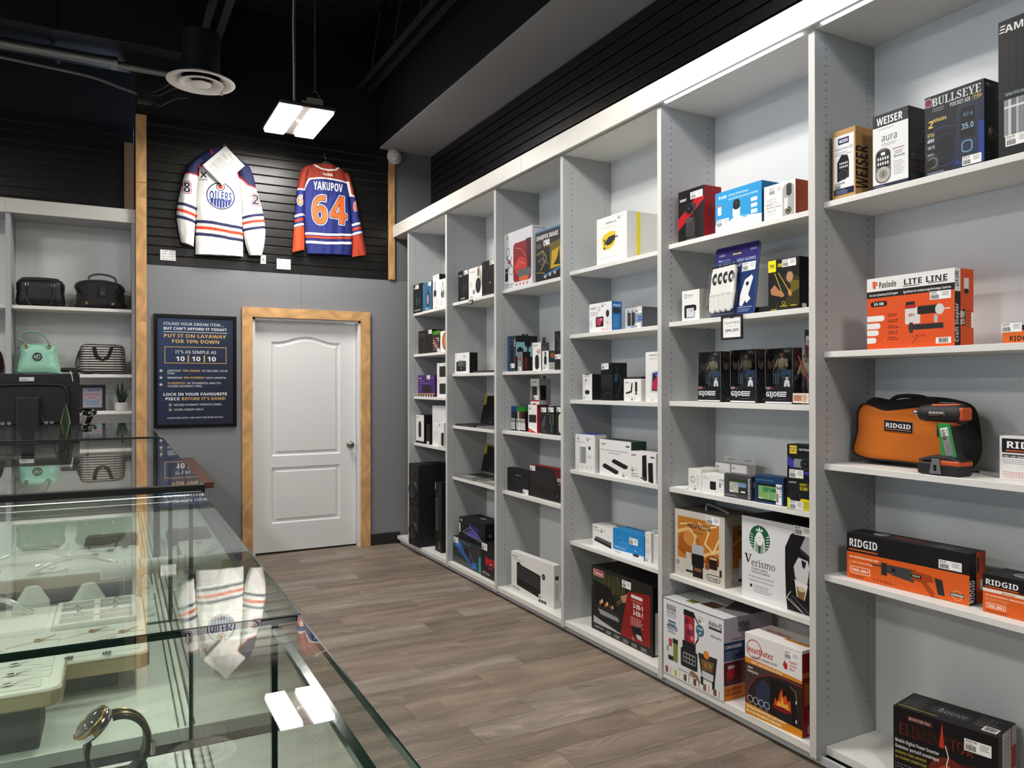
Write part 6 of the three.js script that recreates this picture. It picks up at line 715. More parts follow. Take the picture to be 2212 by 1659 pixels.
['joe1', 'joe2', 'joe3'].forEach((k, i) => {
  const [x, y, z, th, w, h, d] = IT[k];
  const o = thing('action_figure_box', 'black window box with a toy figure, ' + joeWords[i], 'toy', [x, y + 0.0005, z], th * D2R, 'boxed toy figures');
  const t = 0.002, bl = swatch('#141416');
  const back = face(w, h, 900, (a) => a.bg('#3c3f43').P('#4e5256', 0, 0, 60, 0, 30, 60, 0, 70).P('#5a3434', 70, 20, 100, 24, 100, 50, 70, 44).R('#3f4347', 0, 70, 100, 30));
  part('back_card', printedBox(w - 0.004, h - 0.004, t, [bl, bl, bl, bl, back, bl].map((q) => q)), back.p.mat, o, [0, h / 2, -d / 2 + t]);
  const sd = face(d, h, 900, (a) => { a.bg('#121215').P('#3a2a20', 10, 0, 80, 0, 94, 12, 60, 16, 20, 12).E('#7d6152', 52, 26, 7, 11).P('#191416', 34, 14, 72, 12, 74, 22, 34, 24).S('#2b1c18', 1, 44, 26, 50, 26).S('#2b1c18', 1, 56, 26, 62, 26).S('#4a2f28', 1, 48, 33, 58, 33).P('#20242c', 10, 46, 90, 40, 100, 100, 0, 100).S('#5a4a20', 1.6, 20, 60, 80, 90).T('06', 60, 96, 6, '#a08a3a'); });
  for (const s of [-1, 1]) part('side', printedBox(t, h, d, [sd.p === back.p ? sd : bl, bl, bl, bl, bl, bl]), (sd.p === back.p ? sd.p : bl.p).mat, o, [s * (w / 2 - t / 2), h / 2, 0]);
  part('top', bx(w, t, d, 0, h - t / 2, 0), M.black, o); part('bottom', bx(w, t, d, 0, t / 2, 0), M.black, o);
  const [fg, fm] = printed(w, h * 0.31, 0.002, (a) => a.bg('#131316').P('#131316', 0, 0, 30, 0, 30, 20).R('#7d1c22', 14, 6, 16, 10).L('#ddd', 2, 4, 18, 2, 8, 4).T('GIJOE', 3, 58, 40, '#f4f4f4', 'l', 'bold sans-serif', 50).R('#f4f4f4', 52, 30, 26, 6).R('#f4f4f4', 50, 41, 27, 6).R('#f4f4f4', 49, 52, 27, 6).L('#777', 40, 72, 40, 1, 4, 3).R('#f2f2f2', 0, 88, 96, 9), 1100); part('front_band', fg, fm, o, [0, h * 0.155, d / 2 - 0.001]);
  const [cg, cm] = printed(w * 0.34, h * 0.09, 0.001, (a) => a.bg('#141416').L('#aaa', 16, 24, 60, 2, 26, 10)); part('corner_label', cg, cm, o, [w * 0.32, h * 0.94, d / 2 - 0.001]);
  part('badge', gx(extr([[0, 0], [0.022, 0], [0, -0.03]], 0.001), -w / 2, h, d / 2 - 0.0015), M.black, o);
  // lower corner portrait: white-clad toy silhouette print
  const [pg, pm] = printed(w * 0.42, h * 0.38, 0.0008, (a) => a.bg('#16222f').E('#23405c', 44, 20, 30).P('#e6e4e6', 22, 96, 30, 52, 50, 44, 70, 52, 78, 100).P('#1a1b20', 40, 100, 50, 60, 62, 100).E('#c8b8b0', 50, 36, 9, 11).P('#17171b', 38, 24, 62, 24, 62, 34, 38, 34), 1000); part('portrait_panel', pg, pm, o, [w * 0.27, h * 0.42, d / 2 - 0.004]);
  part('window', bx(w - 0.004, h * 0.68, 0.0006, 0, h * 0.655, d / 2 - 0.0004), M.clear, o);
  figure(o, -0.004, h * 0.3, 0, 0.88);
  for (let q = 0; q < 3; q++) part('sword', rod([-w * 0.4 + q * 0.012, h * 0.36, -0.006], [-w * 0.4 + q * 0.012 + 0.002, h * (0.62 + (q === 0 ? 0.2 : 0)), -0.006], 0.0014, 6), M.steel, o);
  part('hang_tab', extr([[-0.02, 0], [0.02, 0], [0.014, 0.012], [-0.014, 0.012]], 0.001, 0, [[[-0.007, 0.003], [0.007, 0.003], [0.007, 0.007], [-0.007, 0.007]]]).translate(0.012, h, -d / 2 + 0.004), M.clear, o);
});
{ const o = thing('figure_blister', 'tall clear blister pack with a red card beside the shelf divider', 'toy', [2.555, 1.4025, -2.188], -90 * D2R);
  const cd = part('card', rb(0.088, 0.29, 0.004, 0.002, 0, 0.147, -0.03), std({ color: 0x6b161b, roughness: 0.5 }), o); part('top_card', rb(0.088, 0.05, 0.005, 0.002, 0, 0.285, -0.029), M.black, cd);
  part('blister', gx(rb(0.085, 0.235, 0.07, 0.012, 0, 0, 0, 2), 0, 0.122, 0.01), M.clear, o);
  figure(o, 0.0, 0.03, 0.01, 1.0); part('weapon', rod([-0.035, 0.2, 0.02], [0.03, 0.09, 0.03], 0.004), toyRed, o);
  const [g, m] = printed(0.08, 0.04, 0.002, (a) => a.bg('#e8dccb').R('#b8806a', 6, 20, 50, 60).L('#a33', 60, 20, 34, 4, 18, 8)); part('base_label', g, m, o, [0, 0.026, 0.046]);
  sticker(o, 0, 0.265, -0.0255, '$24.99', 0.07, 0.036); }
for (const [i, z, dx] of [[0, -2.768, 0], [1, -2.665, 0.004]]) { // white carded boxes behind
  carton('hang' + i, 'earbud_box', i ? 'white hang-tab earbud box behind the grey sat-nav box' : 'white hang-tab earbud box behind the cube camera box', 'box', '#dddcd9', { f: (a) => a.bg('#ecebe8').T('NEW', 6, 18, 10, '#444', 'l', 'bold sans-serif', 20).Q('#4a4b4d', 28, 40, 50, 60, 16).Q('#e2e1de', 32, 46, 42, 50, 12).O('#888', 84, 40, 8, 2), t: (a) => a.bg('#c9c8c5') }, [], { at: [2.665 + dx, 0.977, z, -90, 0.098, 0.128, 0.06], group: 'white hang-tab boxes', extra: (o, w, h, d) => { const [g, m] = printed(w, 0.03, 0.0015, (a) => a.bg('#d5d4d1').T('SanDisk', 30, 60, 40, '#777', 'l', 'bold sans-serif', 44), 800); part('hang_tab', g, m, o, [0, h + 0.015, -d / 2 + 0.004], [-0.15, 0, 0]); } });
}
carton('behind', 'ring_box', 'white box tucked behind the ring box', 'box', '#dcdbd8', { f: (a) => a.bg('#ecebe8').E('#333', 20, 14, 4) }, [], { at: [2.665, 0.977, -2.86, -90, 0.07, 0.1, 0.07] });
{ const o = thing('leaflet', 'white leaflet lying flat at the shelf corner by the ring box', 'paper', [2.54, 0.978, -2.905], -90 * D2R); part('sheet', rb(0.09, 0.003, 0.12, 0.001, 0, 0.0015, 0), M.paper, o); part('fold', rb(0.085, 0.002, 0.06, 0.0008, 0.002, 0.004, 0.02, 1), M.paper, o); }
// ---------------------------------------------------------------- laptops
const keyMat = std({ color: 0x1b1b1d, roughness: 0.6 });
function laptop(label, p, turn, w, d, body, open, note) {
  const o = thing('laptop', label, 'laptop', p, turn, 'laptops on the second shelving bay');
  const bm = std({ color: body, roughness: 0.35, metalness: body > 0x555555 ? 0.7 : 0.1 });
  part('base', rb(w, 0.016, d, 0.004, 0, 0.008, 0), bm, o);
  part('keyboard', rb(w * 0.84, 0.002, d * 0.46, 0.0008, 0, 0.0166, -d * 0.16), keyMat, o);
  part('touchpad', rb(w * 0.3, 0.001, d * 0.28, 0.0004, 0, 0.0164, d * 0.27), std({ color: body, roughness: 0.5 }), o);
  if (open) {
    const lid = part('lid', rb(w, open, 0.007, 0.003, 0, open / 2, 0), bm, o, [0, 0.016, -d / 2 + 0.004], [-0.21, 0, 0]);
    part('screen', rb(w - 0.014, open - 0.03, 0.001, 0.0004, 0, open / 2 + 0.004, 0.0036), std({ color: 0x06080b, roughness: 0.25 }), lid);
    part('brand_mark', bx(0.03, 0.005, 0.0006, 0, 0.01, 0.0039), M.silver, lid);
    if (note) { const n = part('sticky_note', extr([[0, 0], [0.045, 0.004], [0.05, -0.075], [0.006, -0.085]], 0.0008).translate(-w / 2 + 0.0, open + 0.004, 0.0045), std({ color: 0xb5a032, roughness: 0.8 }), lid); part('handwriting', merge([0.02, 0.034, 0.05, 0.062].map((q) => bx(0.024, 0.002, 0.0004, -w / 2 + 0.024, open - q, 0.0056))), M.pin, n); }
  }
  return o;
}
laptop('black open laptop with a yellow sticky note, upper of the two', [2.6, 1.1605, -5.42], -90 * D2R, 0.36, 0.23, 0x17181a, 0.225, true);
laptop('thin grey laptop base at the shelf front before the black laptop', [2.6, 1.1605, -5.03], -90 * D2R, 0.34, 0.235, 0x8d8f92, 0, false);
laptop('silver open laptop with a yellow sticky note, lower of the two', [2.598, 0.7525, -5.42], -90 * D2R, 0.37, 0.24, 0x9a9a98, 0.235, true);
laptop('silver laptop base at the shelf front before the silver open laptop', [2.6, 0.7525, -5.03], -90 * D2R, 0.34, 0.235, 0xb4b4b2, 0, false);
laptop('black laptop half hidden beside the white printer box', [2.615, 1.5765, -5.13], -90 * D2R, 0.36, 0.22, 0x101012, 0.2, false);
{ const o = thing('table_lamp', 'small white cone-shaded lamp behind the black laptop', 'lamp', [2.715, 1.5765, -4.87], 0); part('lamp_base', lathe([[0, 0], [0.03, 0], [0.03, 0.008], [0.008, 0.014], [0.006, 0.13], [0, 0.13]], 20), M.black, o); part('lamp_shade', lathe([[0.045, 0.12], [0.02, 0.24], [0.021, 0.24], [0.047, 0.12]], 28), M.plasticWhite, o); }
{ const o = thing('shelf_tag', 'small grey electronic tag on the shelf edge below the headphone boxes', 'tag', [2.471, 2.115, -5.27], -90 * D2R); part('tag_body', rb(0.065, 0.035, 0.008, 0.003, 0, 0.0, 0), std({ color: 0x2c2d2f, roughness: 0.5 }), o); part('display', rb(0.05, 0.022, 0.001, 0.0004, 0, 0, 0.0045), std({ color: 0x9aa0a0, roughness: 0.3 }), o); }
// ---------------------------------------------------------------- stacked speakers
for (const k of [0, 1]) {
  const w = 0.205, h = 0.358, d = 0.3;
  const o = thing('bookshelf_speaker', k ? 'black two-way speaker on top of its twin' : 'black two-way speaker standing on the bottom shelf under its twin', 'speaker', [2.56, FLOORSHELF + 0.0005 + k * 0.36, -6.318], -87.4 * D2R, 'stacked speakers');
  part('cabinet', rb(w, h, d, 0.004, 0, h / 2, 0), std({ color: 0x0c0d11, roughness: 0.55 }), o);
  const fr = part('baffle', rb(w - 0.004, h - 0.004, 0.012, 0.005, 0, h / 2, d / 2 + 0.004), std({ color: 0x121316, roughness: 0.6 }), o);
  const wf = part('woofer', gx(lathe([[0, 0.006], [0.02, 0.008], [0.026, 0.002], [0.058, 0.012], [0.066, 0.018], [0.074, 0.012], [0.08, 0.014], [0.086, 0.006], [0.086, 0]], 40), 0, 0.13, d / 2 + 0.008, Math.PI / 2), std({ color: 0x1b1c1f, roughness: 0.45 }), o);
  part('tweeter', gx(lathe([[0, 0.006], [0.012, 0.003], [0.014, 0.0], [0.04, 0.006], [0.044, 0]], 28), 0, 0.275, d / 2 + 0.009, Math.PI / 2), std({ color: 0x08080a, roughness: 0.3 }), o);
  for (const s of [-1, 1]) part('port', gx(lathe([[0.014, 0], [0.018, 0.002], [0.02, 0], [0.02, -0.004]], 18), s * 0.07, 0.035, d / 2 + 0.012, Math.PI / 2), M.blackGloss, o);
  part('brand_mark', bx(0.02, 0.004, 0.001, 0, 0.03, d / 2 + 0.0105), M.silver, o);
}
// ---------------------------------------------------------------- game cases on edge, spines to the aisle
for (let i = 0; i < 9; i++) {
  const blue = i < 3, z = blue ? -4.745 + i * 0.0205 : -4.672 + (i - 3) * 0.0212;
  const o = thing('game_case', (blue ? 'blue' : 'green') + ' game case with white price label, ' + ['first', 'second', 'third', 'fourth', 'fifth', 'sixth', 'seventh', 'eighth', 'ninth'][i] + ' from the end of its row', 'game case', [2.54 + 0.07, 1.1655, z], -90 * D2R, 'game cases in a row');
  if (!blue) o.rotation.z = 0;
  const tint = blue ? '#1d3f8c' : '#1f7a2c';
  const spine = face(0.018, 0.168, 900, (a) => a.bg(['#1b2c58', '#23304e', '#20242c', '#2f3336', '#c9cac6', '#5a2f28', '#6a2a24', '#1d1416', '#1a1214'][i]).R(tint, 0, 0, 100, 20));
  const c = part('case', printedBox(0.018, 0.168, 0.135, [swatch(tint), swatch(tint), swatch(tint), swatch(tint), spine, swatch(tint)].map((q) => (q.p === spine.p ? q : spine)), 0.001), spine.p.mat, o, [0, 0.0845, 0], [0, 0, blue ? 0 : 0.02 + i * 0.012]);
  const [g, m] = printed(0.015, 0.075, 0.0006, (a) => a.bg('#f6f5f2').bar('#222', 10, 8, 80, 30).L('#777', 20, 50, 60, 5, 8, 4), 1000); part('price_label', g, m, c, [0, -0.038, 0.0682]);
}
// ---------------------------------------------------------------- framed poster
{
  const W = 0.64, H = 0.932;
  const o = thing('framed_poster', 'navy layaway poster in a black frame left of the door', 'poster', [0.686, 1.137, ZB + 0.002], 0);
  const [c, x] = canvas(1024, 1492); const s = 1024 / W, a = new Art({ p: { x }, w: 1024, h: 1492 });
  a.bg('#1d2940'); for (let i = 0; i < 10; i++) a.P(i % 2 ? '#20304c' : '#1f2c46', -10 + i * 9, 0, 24 + i * 6, 0, 8 + i * 5, 100, -30 + i * 6, 100);
  a.bg(a.G(0, 30, 100, 80, 0, '#24395c', 0.5, '#1d2942', 1, '#1a2032'));
  const g = '#d8b065', w = '#f2f3f5';
  a.T('FOUND YOUR DREAM ITEM...', 8, 7.2, 3.6, w, 'l', 'sans-serif', 79).T("BUT CAN'T AFFORD IT TODAY?", 8, 11.6, 3.5, w, 'l', 'bold sans-serif', 83).R(w, 8, 13.3, 84, 0.45);
  a.T('PUT IT ON LAYAWAY', 8, 18.6, 4.4, g, 'l', 'bold sans-serif', 82).T('FOR 10% DOWN', 18.5, 23.7, 4.4, g, 'l', 'bold sans-serif', 63).B(g, 10, 27.5, 80, 15, 0.55);
  a.T("IT'S AS SIMPLE AS", 23, 33.6, 3.9, w, 'l', 'sans-serif', 54).T('10', 23.5, 40.6, 6, w, 'l', 'bold sans-serif', 12).T('10', 44, 40.6, 6, w, 'l', 'bold sans-serif', 12).T('10', 64.5, 40.6, 6, w, 'l', 'bold sans-serif', 12).R(g, 39, 35.2, 1.8, 6.4).R(g, 60, 35.2, 1.8, 6.4);
  const dia = (y) => a.P('#8a8478', 5, y - 1.8, 8, y, 5, y + 1.8, 2, y).P('#f4ead6', 5, y - 0.9, 6.4, y, 5, y + 0.9, 3.6, y);
  const f2 = 'sans-serif', b2 = 'bold sans-serif';
  dia(49.8); a.T('DEPOSIT', 13, 50.6, 2.5, w, 'l', f2, 18).T('10% DOWN', 32.5, 50.6, 2.5, g, 'l', b2, 23).T('TO SECURE YOUR', 57, 50.6, 2.5, w, 'l', f2, 35).T('ITEM.', 13, 53, 2.5, w, 'l', f2, 10);
  dia(56.2); a.T('MINIMUM', 13, 57.1, 2.5, w, 'l', f2, 19).T('10% PAYMENT', 33.5, 57.1, 2.5, g, 'l', b2, 28).T('EACH MONTH.', 63, 57.1, 2.5, w, 'l', f2, 28);
  dia(62.6); a.T('10 MONTHS', 13, 62.2, 2.5, g, 'l', b2, 23).T('OF PAYMENTS AND ITS', 38, 62.2, 2.5, w, 'l', f2, 45).T('YOURS! INTEREST FREE.', 13, 65, 2.5, w, 'l', f2, 46);
  a.T('LOCK IN YOUR FAVOURITE', 7.5, 73, 3.6, w, 'l', b2, 84).T('PIECE', 10, 77.2, 3.6, w, 'l', b2, 19).T("BEFORE IT'S GONE!", 31, 77.2, 3.6, g, 'l', b2, 58.5);
  for (const [y, t, ww] of [[81.5, 'MISSED PAYMENT FORFEITS ITEMS.', 63], [86, 'STORE CREDIT ONLY.', 39]]) a.O('#a08a64', 16.8, y, 1.75, 0.22).S('#f4ead6', 0.45, 15.6, y - 0.7, 18, y + 0.7).S('#f4ead6', 0.45, 18, y - 0.7, 15.6, y + 0.7).T(t, 21.5, y + 0.9, 2.5, w, 'l', f2, ww);
  a.T('CONDITIONS APPLY. ASK STAFF FOR MORE DETAILS.', 12.5, 94.4, 2, w, 'l', f2, 74);
  const pm = phy({ map: tex(c), roughness: 0.35, clearcoat: 0.4, clearcoatRoughness: 0.1 });
  part('print', new THREE.PlaneGeometry(W - 0.05, H - 0.05), pm, o, [0, H / 2, 0.0105]); part('backing', bx(W - 0.02, H - 0.02, 0.008, 0, H / 2, 0.006), M.black, o);
  const fm = std({ color: 0x0b0b0c, roughness: 0.22 });
  const bar = (L) => extr([[-L / 2, 0], [L / 2, 0], [L / 2 - 0.028, 0.028], [-L / 2 + 0.028, 0.028]], 0.02, 0.004);
  for (const [n, L, px, py, rz] of [['frame_bottom', W, 0, 0, 0], ['frame_top', W, 0, H, Math.PI], ['frame_side', H, -W / 2, H / 2, -Math.PI / 2], ['frame_side', H, W / 2, H / 2, Math.PI / 2]]) part(n, bar(L), fm, o, [px, py, 0], [0, 0, rz]);
}
// ---------------------------------------------------------------- jerseys
function sheet(rows, nu, zf, box, folds) { // rows: [xl, yl, xr, yr]; front and back skins
  const curve = (k) => new THREE.CatmullRomCurve3(rows.map((r) => new THREE.Vector3(r[k], r[k + 1], 0)), false, 'centripetal');
  const A = curve(0), B = curve(2), nv = 48, pos = [], uv = [], idx = [];
  for (const side of [1, -1]) for (let j = 0; j <= nv; j++) { const p = A.getPoint(j / nv), q = B.getPoint(j / nv);
    for (let i = 0; i <= nu; i++) { const t = i / nu, x = p.x + (q.x - p.x) * t, y = p.y + (q.y - p.y) * t, e = Math.sqrt(Math.max(0, 1 - (2 * t - 1) ** 2)); const z = side > 0 ? zf * e + folds(x, y, t, j / nv) * e : -0.012 * e; pos.push(x, y, z); uv.push((x - box[0]) / (box[2] - box[0]), (y - box[1]) / (box[3] - box[1])); } }
  const N = (nu + 1) * (nv + 1);
  for (let s = 0; s < 2; s++) for (let j = 0; j < nv; j++) for (let i = 0; i < nu; i++) { const a = s * N + j * (nu + 1) + i, b = a + 1, c = a + nu + 1, d = c + 1; if (s) idx.push(a, b, c, b, d, c); else idx.push(a, c, b, b, c, d); }
  const g = new THREE.BufferGeometry(); g.setAttribute('position', new THREE.Float32BufferAttribute(pos, 3)); g.setAttribute('uv', new THREE.Float32BufferAttribute(uv, 2)); g.setIndex(idx); g.computeVertexNormals(); return g;
}
function jersey(label, p, box, rows, draw, sd) {
  const o = thing('hockey_jersey', label, 'jersey', p, 0);
  const ppm = 1000, W = box[2] - box[0], H = box[3] - box[1]; const [c, x] = canvas(Math.round(W * ppm), Math.round(H * ppm));
  const X = (v) => (v - box[0]) * ppm, Y = (v) => (box[3] - v) * ppm;
  const k = { x, fill(col, q) { x.fillStyle = col; x.beginPath(); q.forEach(([a, b], i) => x[i ? 'lineTo' : 'moveTo'](X(a), Y(b))); x.closePath(); x.fill(); }, line(col, w, q) { x.strokeStyle = col; x.lineWidth = w * ppm; x.lineJoin = 'round'; x.beginPath(); q.forEach(([a, b], i) => x[i ? 'lineTo' : 'moveTo'](X(a), Y(b))); x.stroke(); }, disc(col, a, b, r) { x.fillStyle = col; x.beginPath(); x.arc(X(a), Y(b), r * ppm, 0, 7); x.fill(); },
    text(s, a, b, h, w, col, o1, o2, font = 'bold sans-serif', rot = 0) { x.save(); x.translate(X(a), Y(b)); x.rotate(-rot); const [wt, fam] = font.split(' '); x.font = `${wt} ${h * 1.38 * ppm}px ${fam}`; x.textAlign = 'center'; x.textBaseline = 'alphabetic'; const m = x.measureText(s).width; x.scale(w * ppm / m, 1); x.lineJoin = 'round'; if (o2) { x.strokeStyle = o2; x.lineWidth = 0.026 * ppm; x.strokeText(s, 0, 0); } if (o1) { x.strokeStyle = o1; x.lineWidth = 0.013 * ppm; x.strokeText(s, 0, 0); } x.fillStyle = col; x.fillText(s, 0, 0); x.restore(); } };
  draw(k);
  const m = std({ map: tex(c), roughness: 0.75, bumpMap: rep(weaveTex, 40, 50), bumpScale: 0.0004 });
  const fold = (amp) => (xx, yy) => amp * (noise2(xx * 9 + sd, yy * 3 + sd) + 0.5 * noise2(xx * 22 + sd, yy * 5));
  part('body', sheet(rows.body, 32, 0.05, box, fold(0.009)), m, o);
  for (const r of [rows.left, rows.right]) part('sleeve', sheet(r, 14, 0.045, box, fold(0.007)), m, o, [0, 0, 0.008]);
  return o;
}
const R4 = (l) => l.map(([y, a, b, y2]) => [a, y, b, y2 ?? y]);
{
  const box = [-0.36, -0.53, 0.4, 0.44], navy = '#1c2450', red = '#b3202a', org = '#d8441f';
  const o = jersey('white hockey jersey with round emblem hanging on the slatwall', [0.869, 3.063, ZB + 0.045], box, {
    body: R4([[0.4, -0.06, 0.075], [0.36, -0.115, 0.135], [0.31, -0.17, 0.187], [0.26, -0.2, 0.19], [0.21, -0.182, 0.165], [0.1, -0.177, 0.166], [-0.04, -0.186, 0.178], [-0.18, -0.189, 0.183], [-0.33, -0.189, 0.186], [-0.45, -0.19, 0.187], [-0.495, -0.19, 0.186, -0.485]]),
    left: [[-0.17, 0.31, -0.12, 0.27], [-0.24, 0.235, -0.165, 0.217], [-0.271, 0.156, -0.172, 0.12], [-0.302, 0.018, -0.18, 0.02], [-0.324, -0.09, -0.185, -0.08], [-0.333, -0.186, -0.19, -0.172], [-0.32, -0.3, -0.195, -0.278], [-0.3, -0.405, -0.205, -0.433]],
    right: [[0.17, 0.325, 0.12, 0.27], [0.226, 0.3, 0.149, 0.2], [0.268, 0.216, 0.157, 0.13], [0.297, 0.089, 0.168, 0.05], [0.335, -0.037, 0.18, -0.06], [0.359, -0.155, 0.184, -0.172], [0.369, -0.254, 0.19, -0.291], [0.358, -0.38, 0.208, -0.39], [0.34, -0.467, 0.236, -0.471]] },
  (k) => {
    k.fill('#e6e5e1', [[-1, -1], [1, -1], [1, 1], [-1, 1]]);
    const yoke = [[-0.4, 0.175], [-0.17, 0.155], [-0.165, 0.235], [0.13, 0.24], [0.15, 0.19], [0.215, 0.12], [0.3, 0.105], [0.42, 0.1]]; k.fill(navy, [...yoke, [0.5, 0.6], [-0.5, 0.6]]); k.line(red, 0.012, yoke); k.line(red, 0.014, [[-0.085, 0.42], [-0.06, 0.34]]);
    for (const [col, l, m, r] of [[navy, -0.088, -0.122, 0], [org, -0.14, -0.182, 0], [navy, -0.197, -0.236, 0]]) k.line(col, 0.024, [[-0.36, l + 0.005], [-0.18, m]]);
    for (const [col, l, r] of [[navy, -0.158, -0.11], [org, -0.206, -0.164], [navy, -0.264, -0.22]]) k.line(col, 0.022, [[0.178, l], [0.37, r]]);
    k.x.save(); k.x.beginPath(); k.x.rect((-0.19 + 0.36) * 1000, 0, 376, 2000); k.x.clip();
    for (const [col, y] of [[navy, -0.226], [org, -0.276], [navy, -0.33]]) k.line(col, 0.025, [[-0.2, y + 0.003], [-0.06, y - 0.001], [0.08, y - 0.016], [0.2, y - 0.02]]); k.x.restore();
    k.disc(navy, 0.002, 0, 0.112); k.disc('#e6e5e1', 0.002, 0, 0.103);
    k.x.save(); k.x.beginPath(); k.x.arc((0.002 + 0.36) * 1000, (0.44) * 1000, 98, 0, 7); k.x.clip(); k.fill('#22357e', [[-0.12, -0.032], [0.12, -0.032], [0.12, -0.12], [-0.12, -0.12]]); for (let i = 0; i < 8; i++) k.line('#e6e5e1', 0.0045, [[-0.08 + i * 0.0235, -0.02], [-0.072 + i * 0.021, -0.13]]); k.x.restore();
    k.text('OILERS', 0.002, -0.034, 0.072, 0.18, '#22357e'); k.fill('#22357e', [[-0.08, -0.03], [0.084, -0.03], [0.084, -0.037], [-0.08, -0.037]]);
    k.disc('#1b2350', 0, 0.074, 0.034); k.disc('#e6e5e1', 0, 0.074, 0.027); k.disc('#d0441f', 0, 0.074, 0.019); k.fill('#d0441f', [[-0.016, 0.083], [0, 0.103], [0.016, 0.083]]);
    k.text('8', -0.258, 0.0, 0.085, 0.058, '#1b1f3a', '#e6e5e1', '#a83038'); k.text('2', 0.282, -0.04, 0.085, 0.062, '#1b1f3a', '#e6e5e1', '#a83038');
    k.text('X', -0.13, 0.138, 0.05, 0.055, '#15151a'); k.text('UPPER EDGE', -0.13, 0.116, 0.013, 0.066, '#15151a'); k.line('#c9c8c4', 0.003, [[-0.19, -0.405], [0.187, -0.425]]);
  }, 3);
  part('hanger_hook', tube([[0.03, 0.39, 0.0], [0.03, 0.43, 0], [0.045, 0.455, 0], [0.06, 0.445, 0], [0.058, 0.43, 0.0]], 0.0025, 24, 6), M.steel, o);
  part('slat_hook', tube([[0.035, 0.5, 0.02], [0.05, 0.51, 0.01], [0.06, 0.495, -0.03]], 0.003, 16, 6), M.black, o);
  const doc = part('certificate_sleeve', rb(0.212, 0.264, 0.004, 0.002), phy({ color: 0xe9e9e6, roughness: 0.25 }), o, [0.024, 0.252, 0.07], [-0.05, 0.05, -0.76]);
  const [g, m] = printed(0.2, 0.252, 0.001, (a) => a.bg('#dcdcd8').E('#333', 92, 6, 1.6).L('#777', 28, 10, 44, 2, 3, 1).L('#555', 12, 22, 34, 4, 3.2, 1).L('#555', 54, 22, 34, 4, 3.2, 1).L('#666', 12, 38, 76, 9, 3, 1).R('#b9b9b5', 12, 66, 40, 12).L('#777', 12, 82, 60, 3, 3, 1), 900, 0.3); part('certificate', g, m, doc, [0, 0, 0.0026]);
}
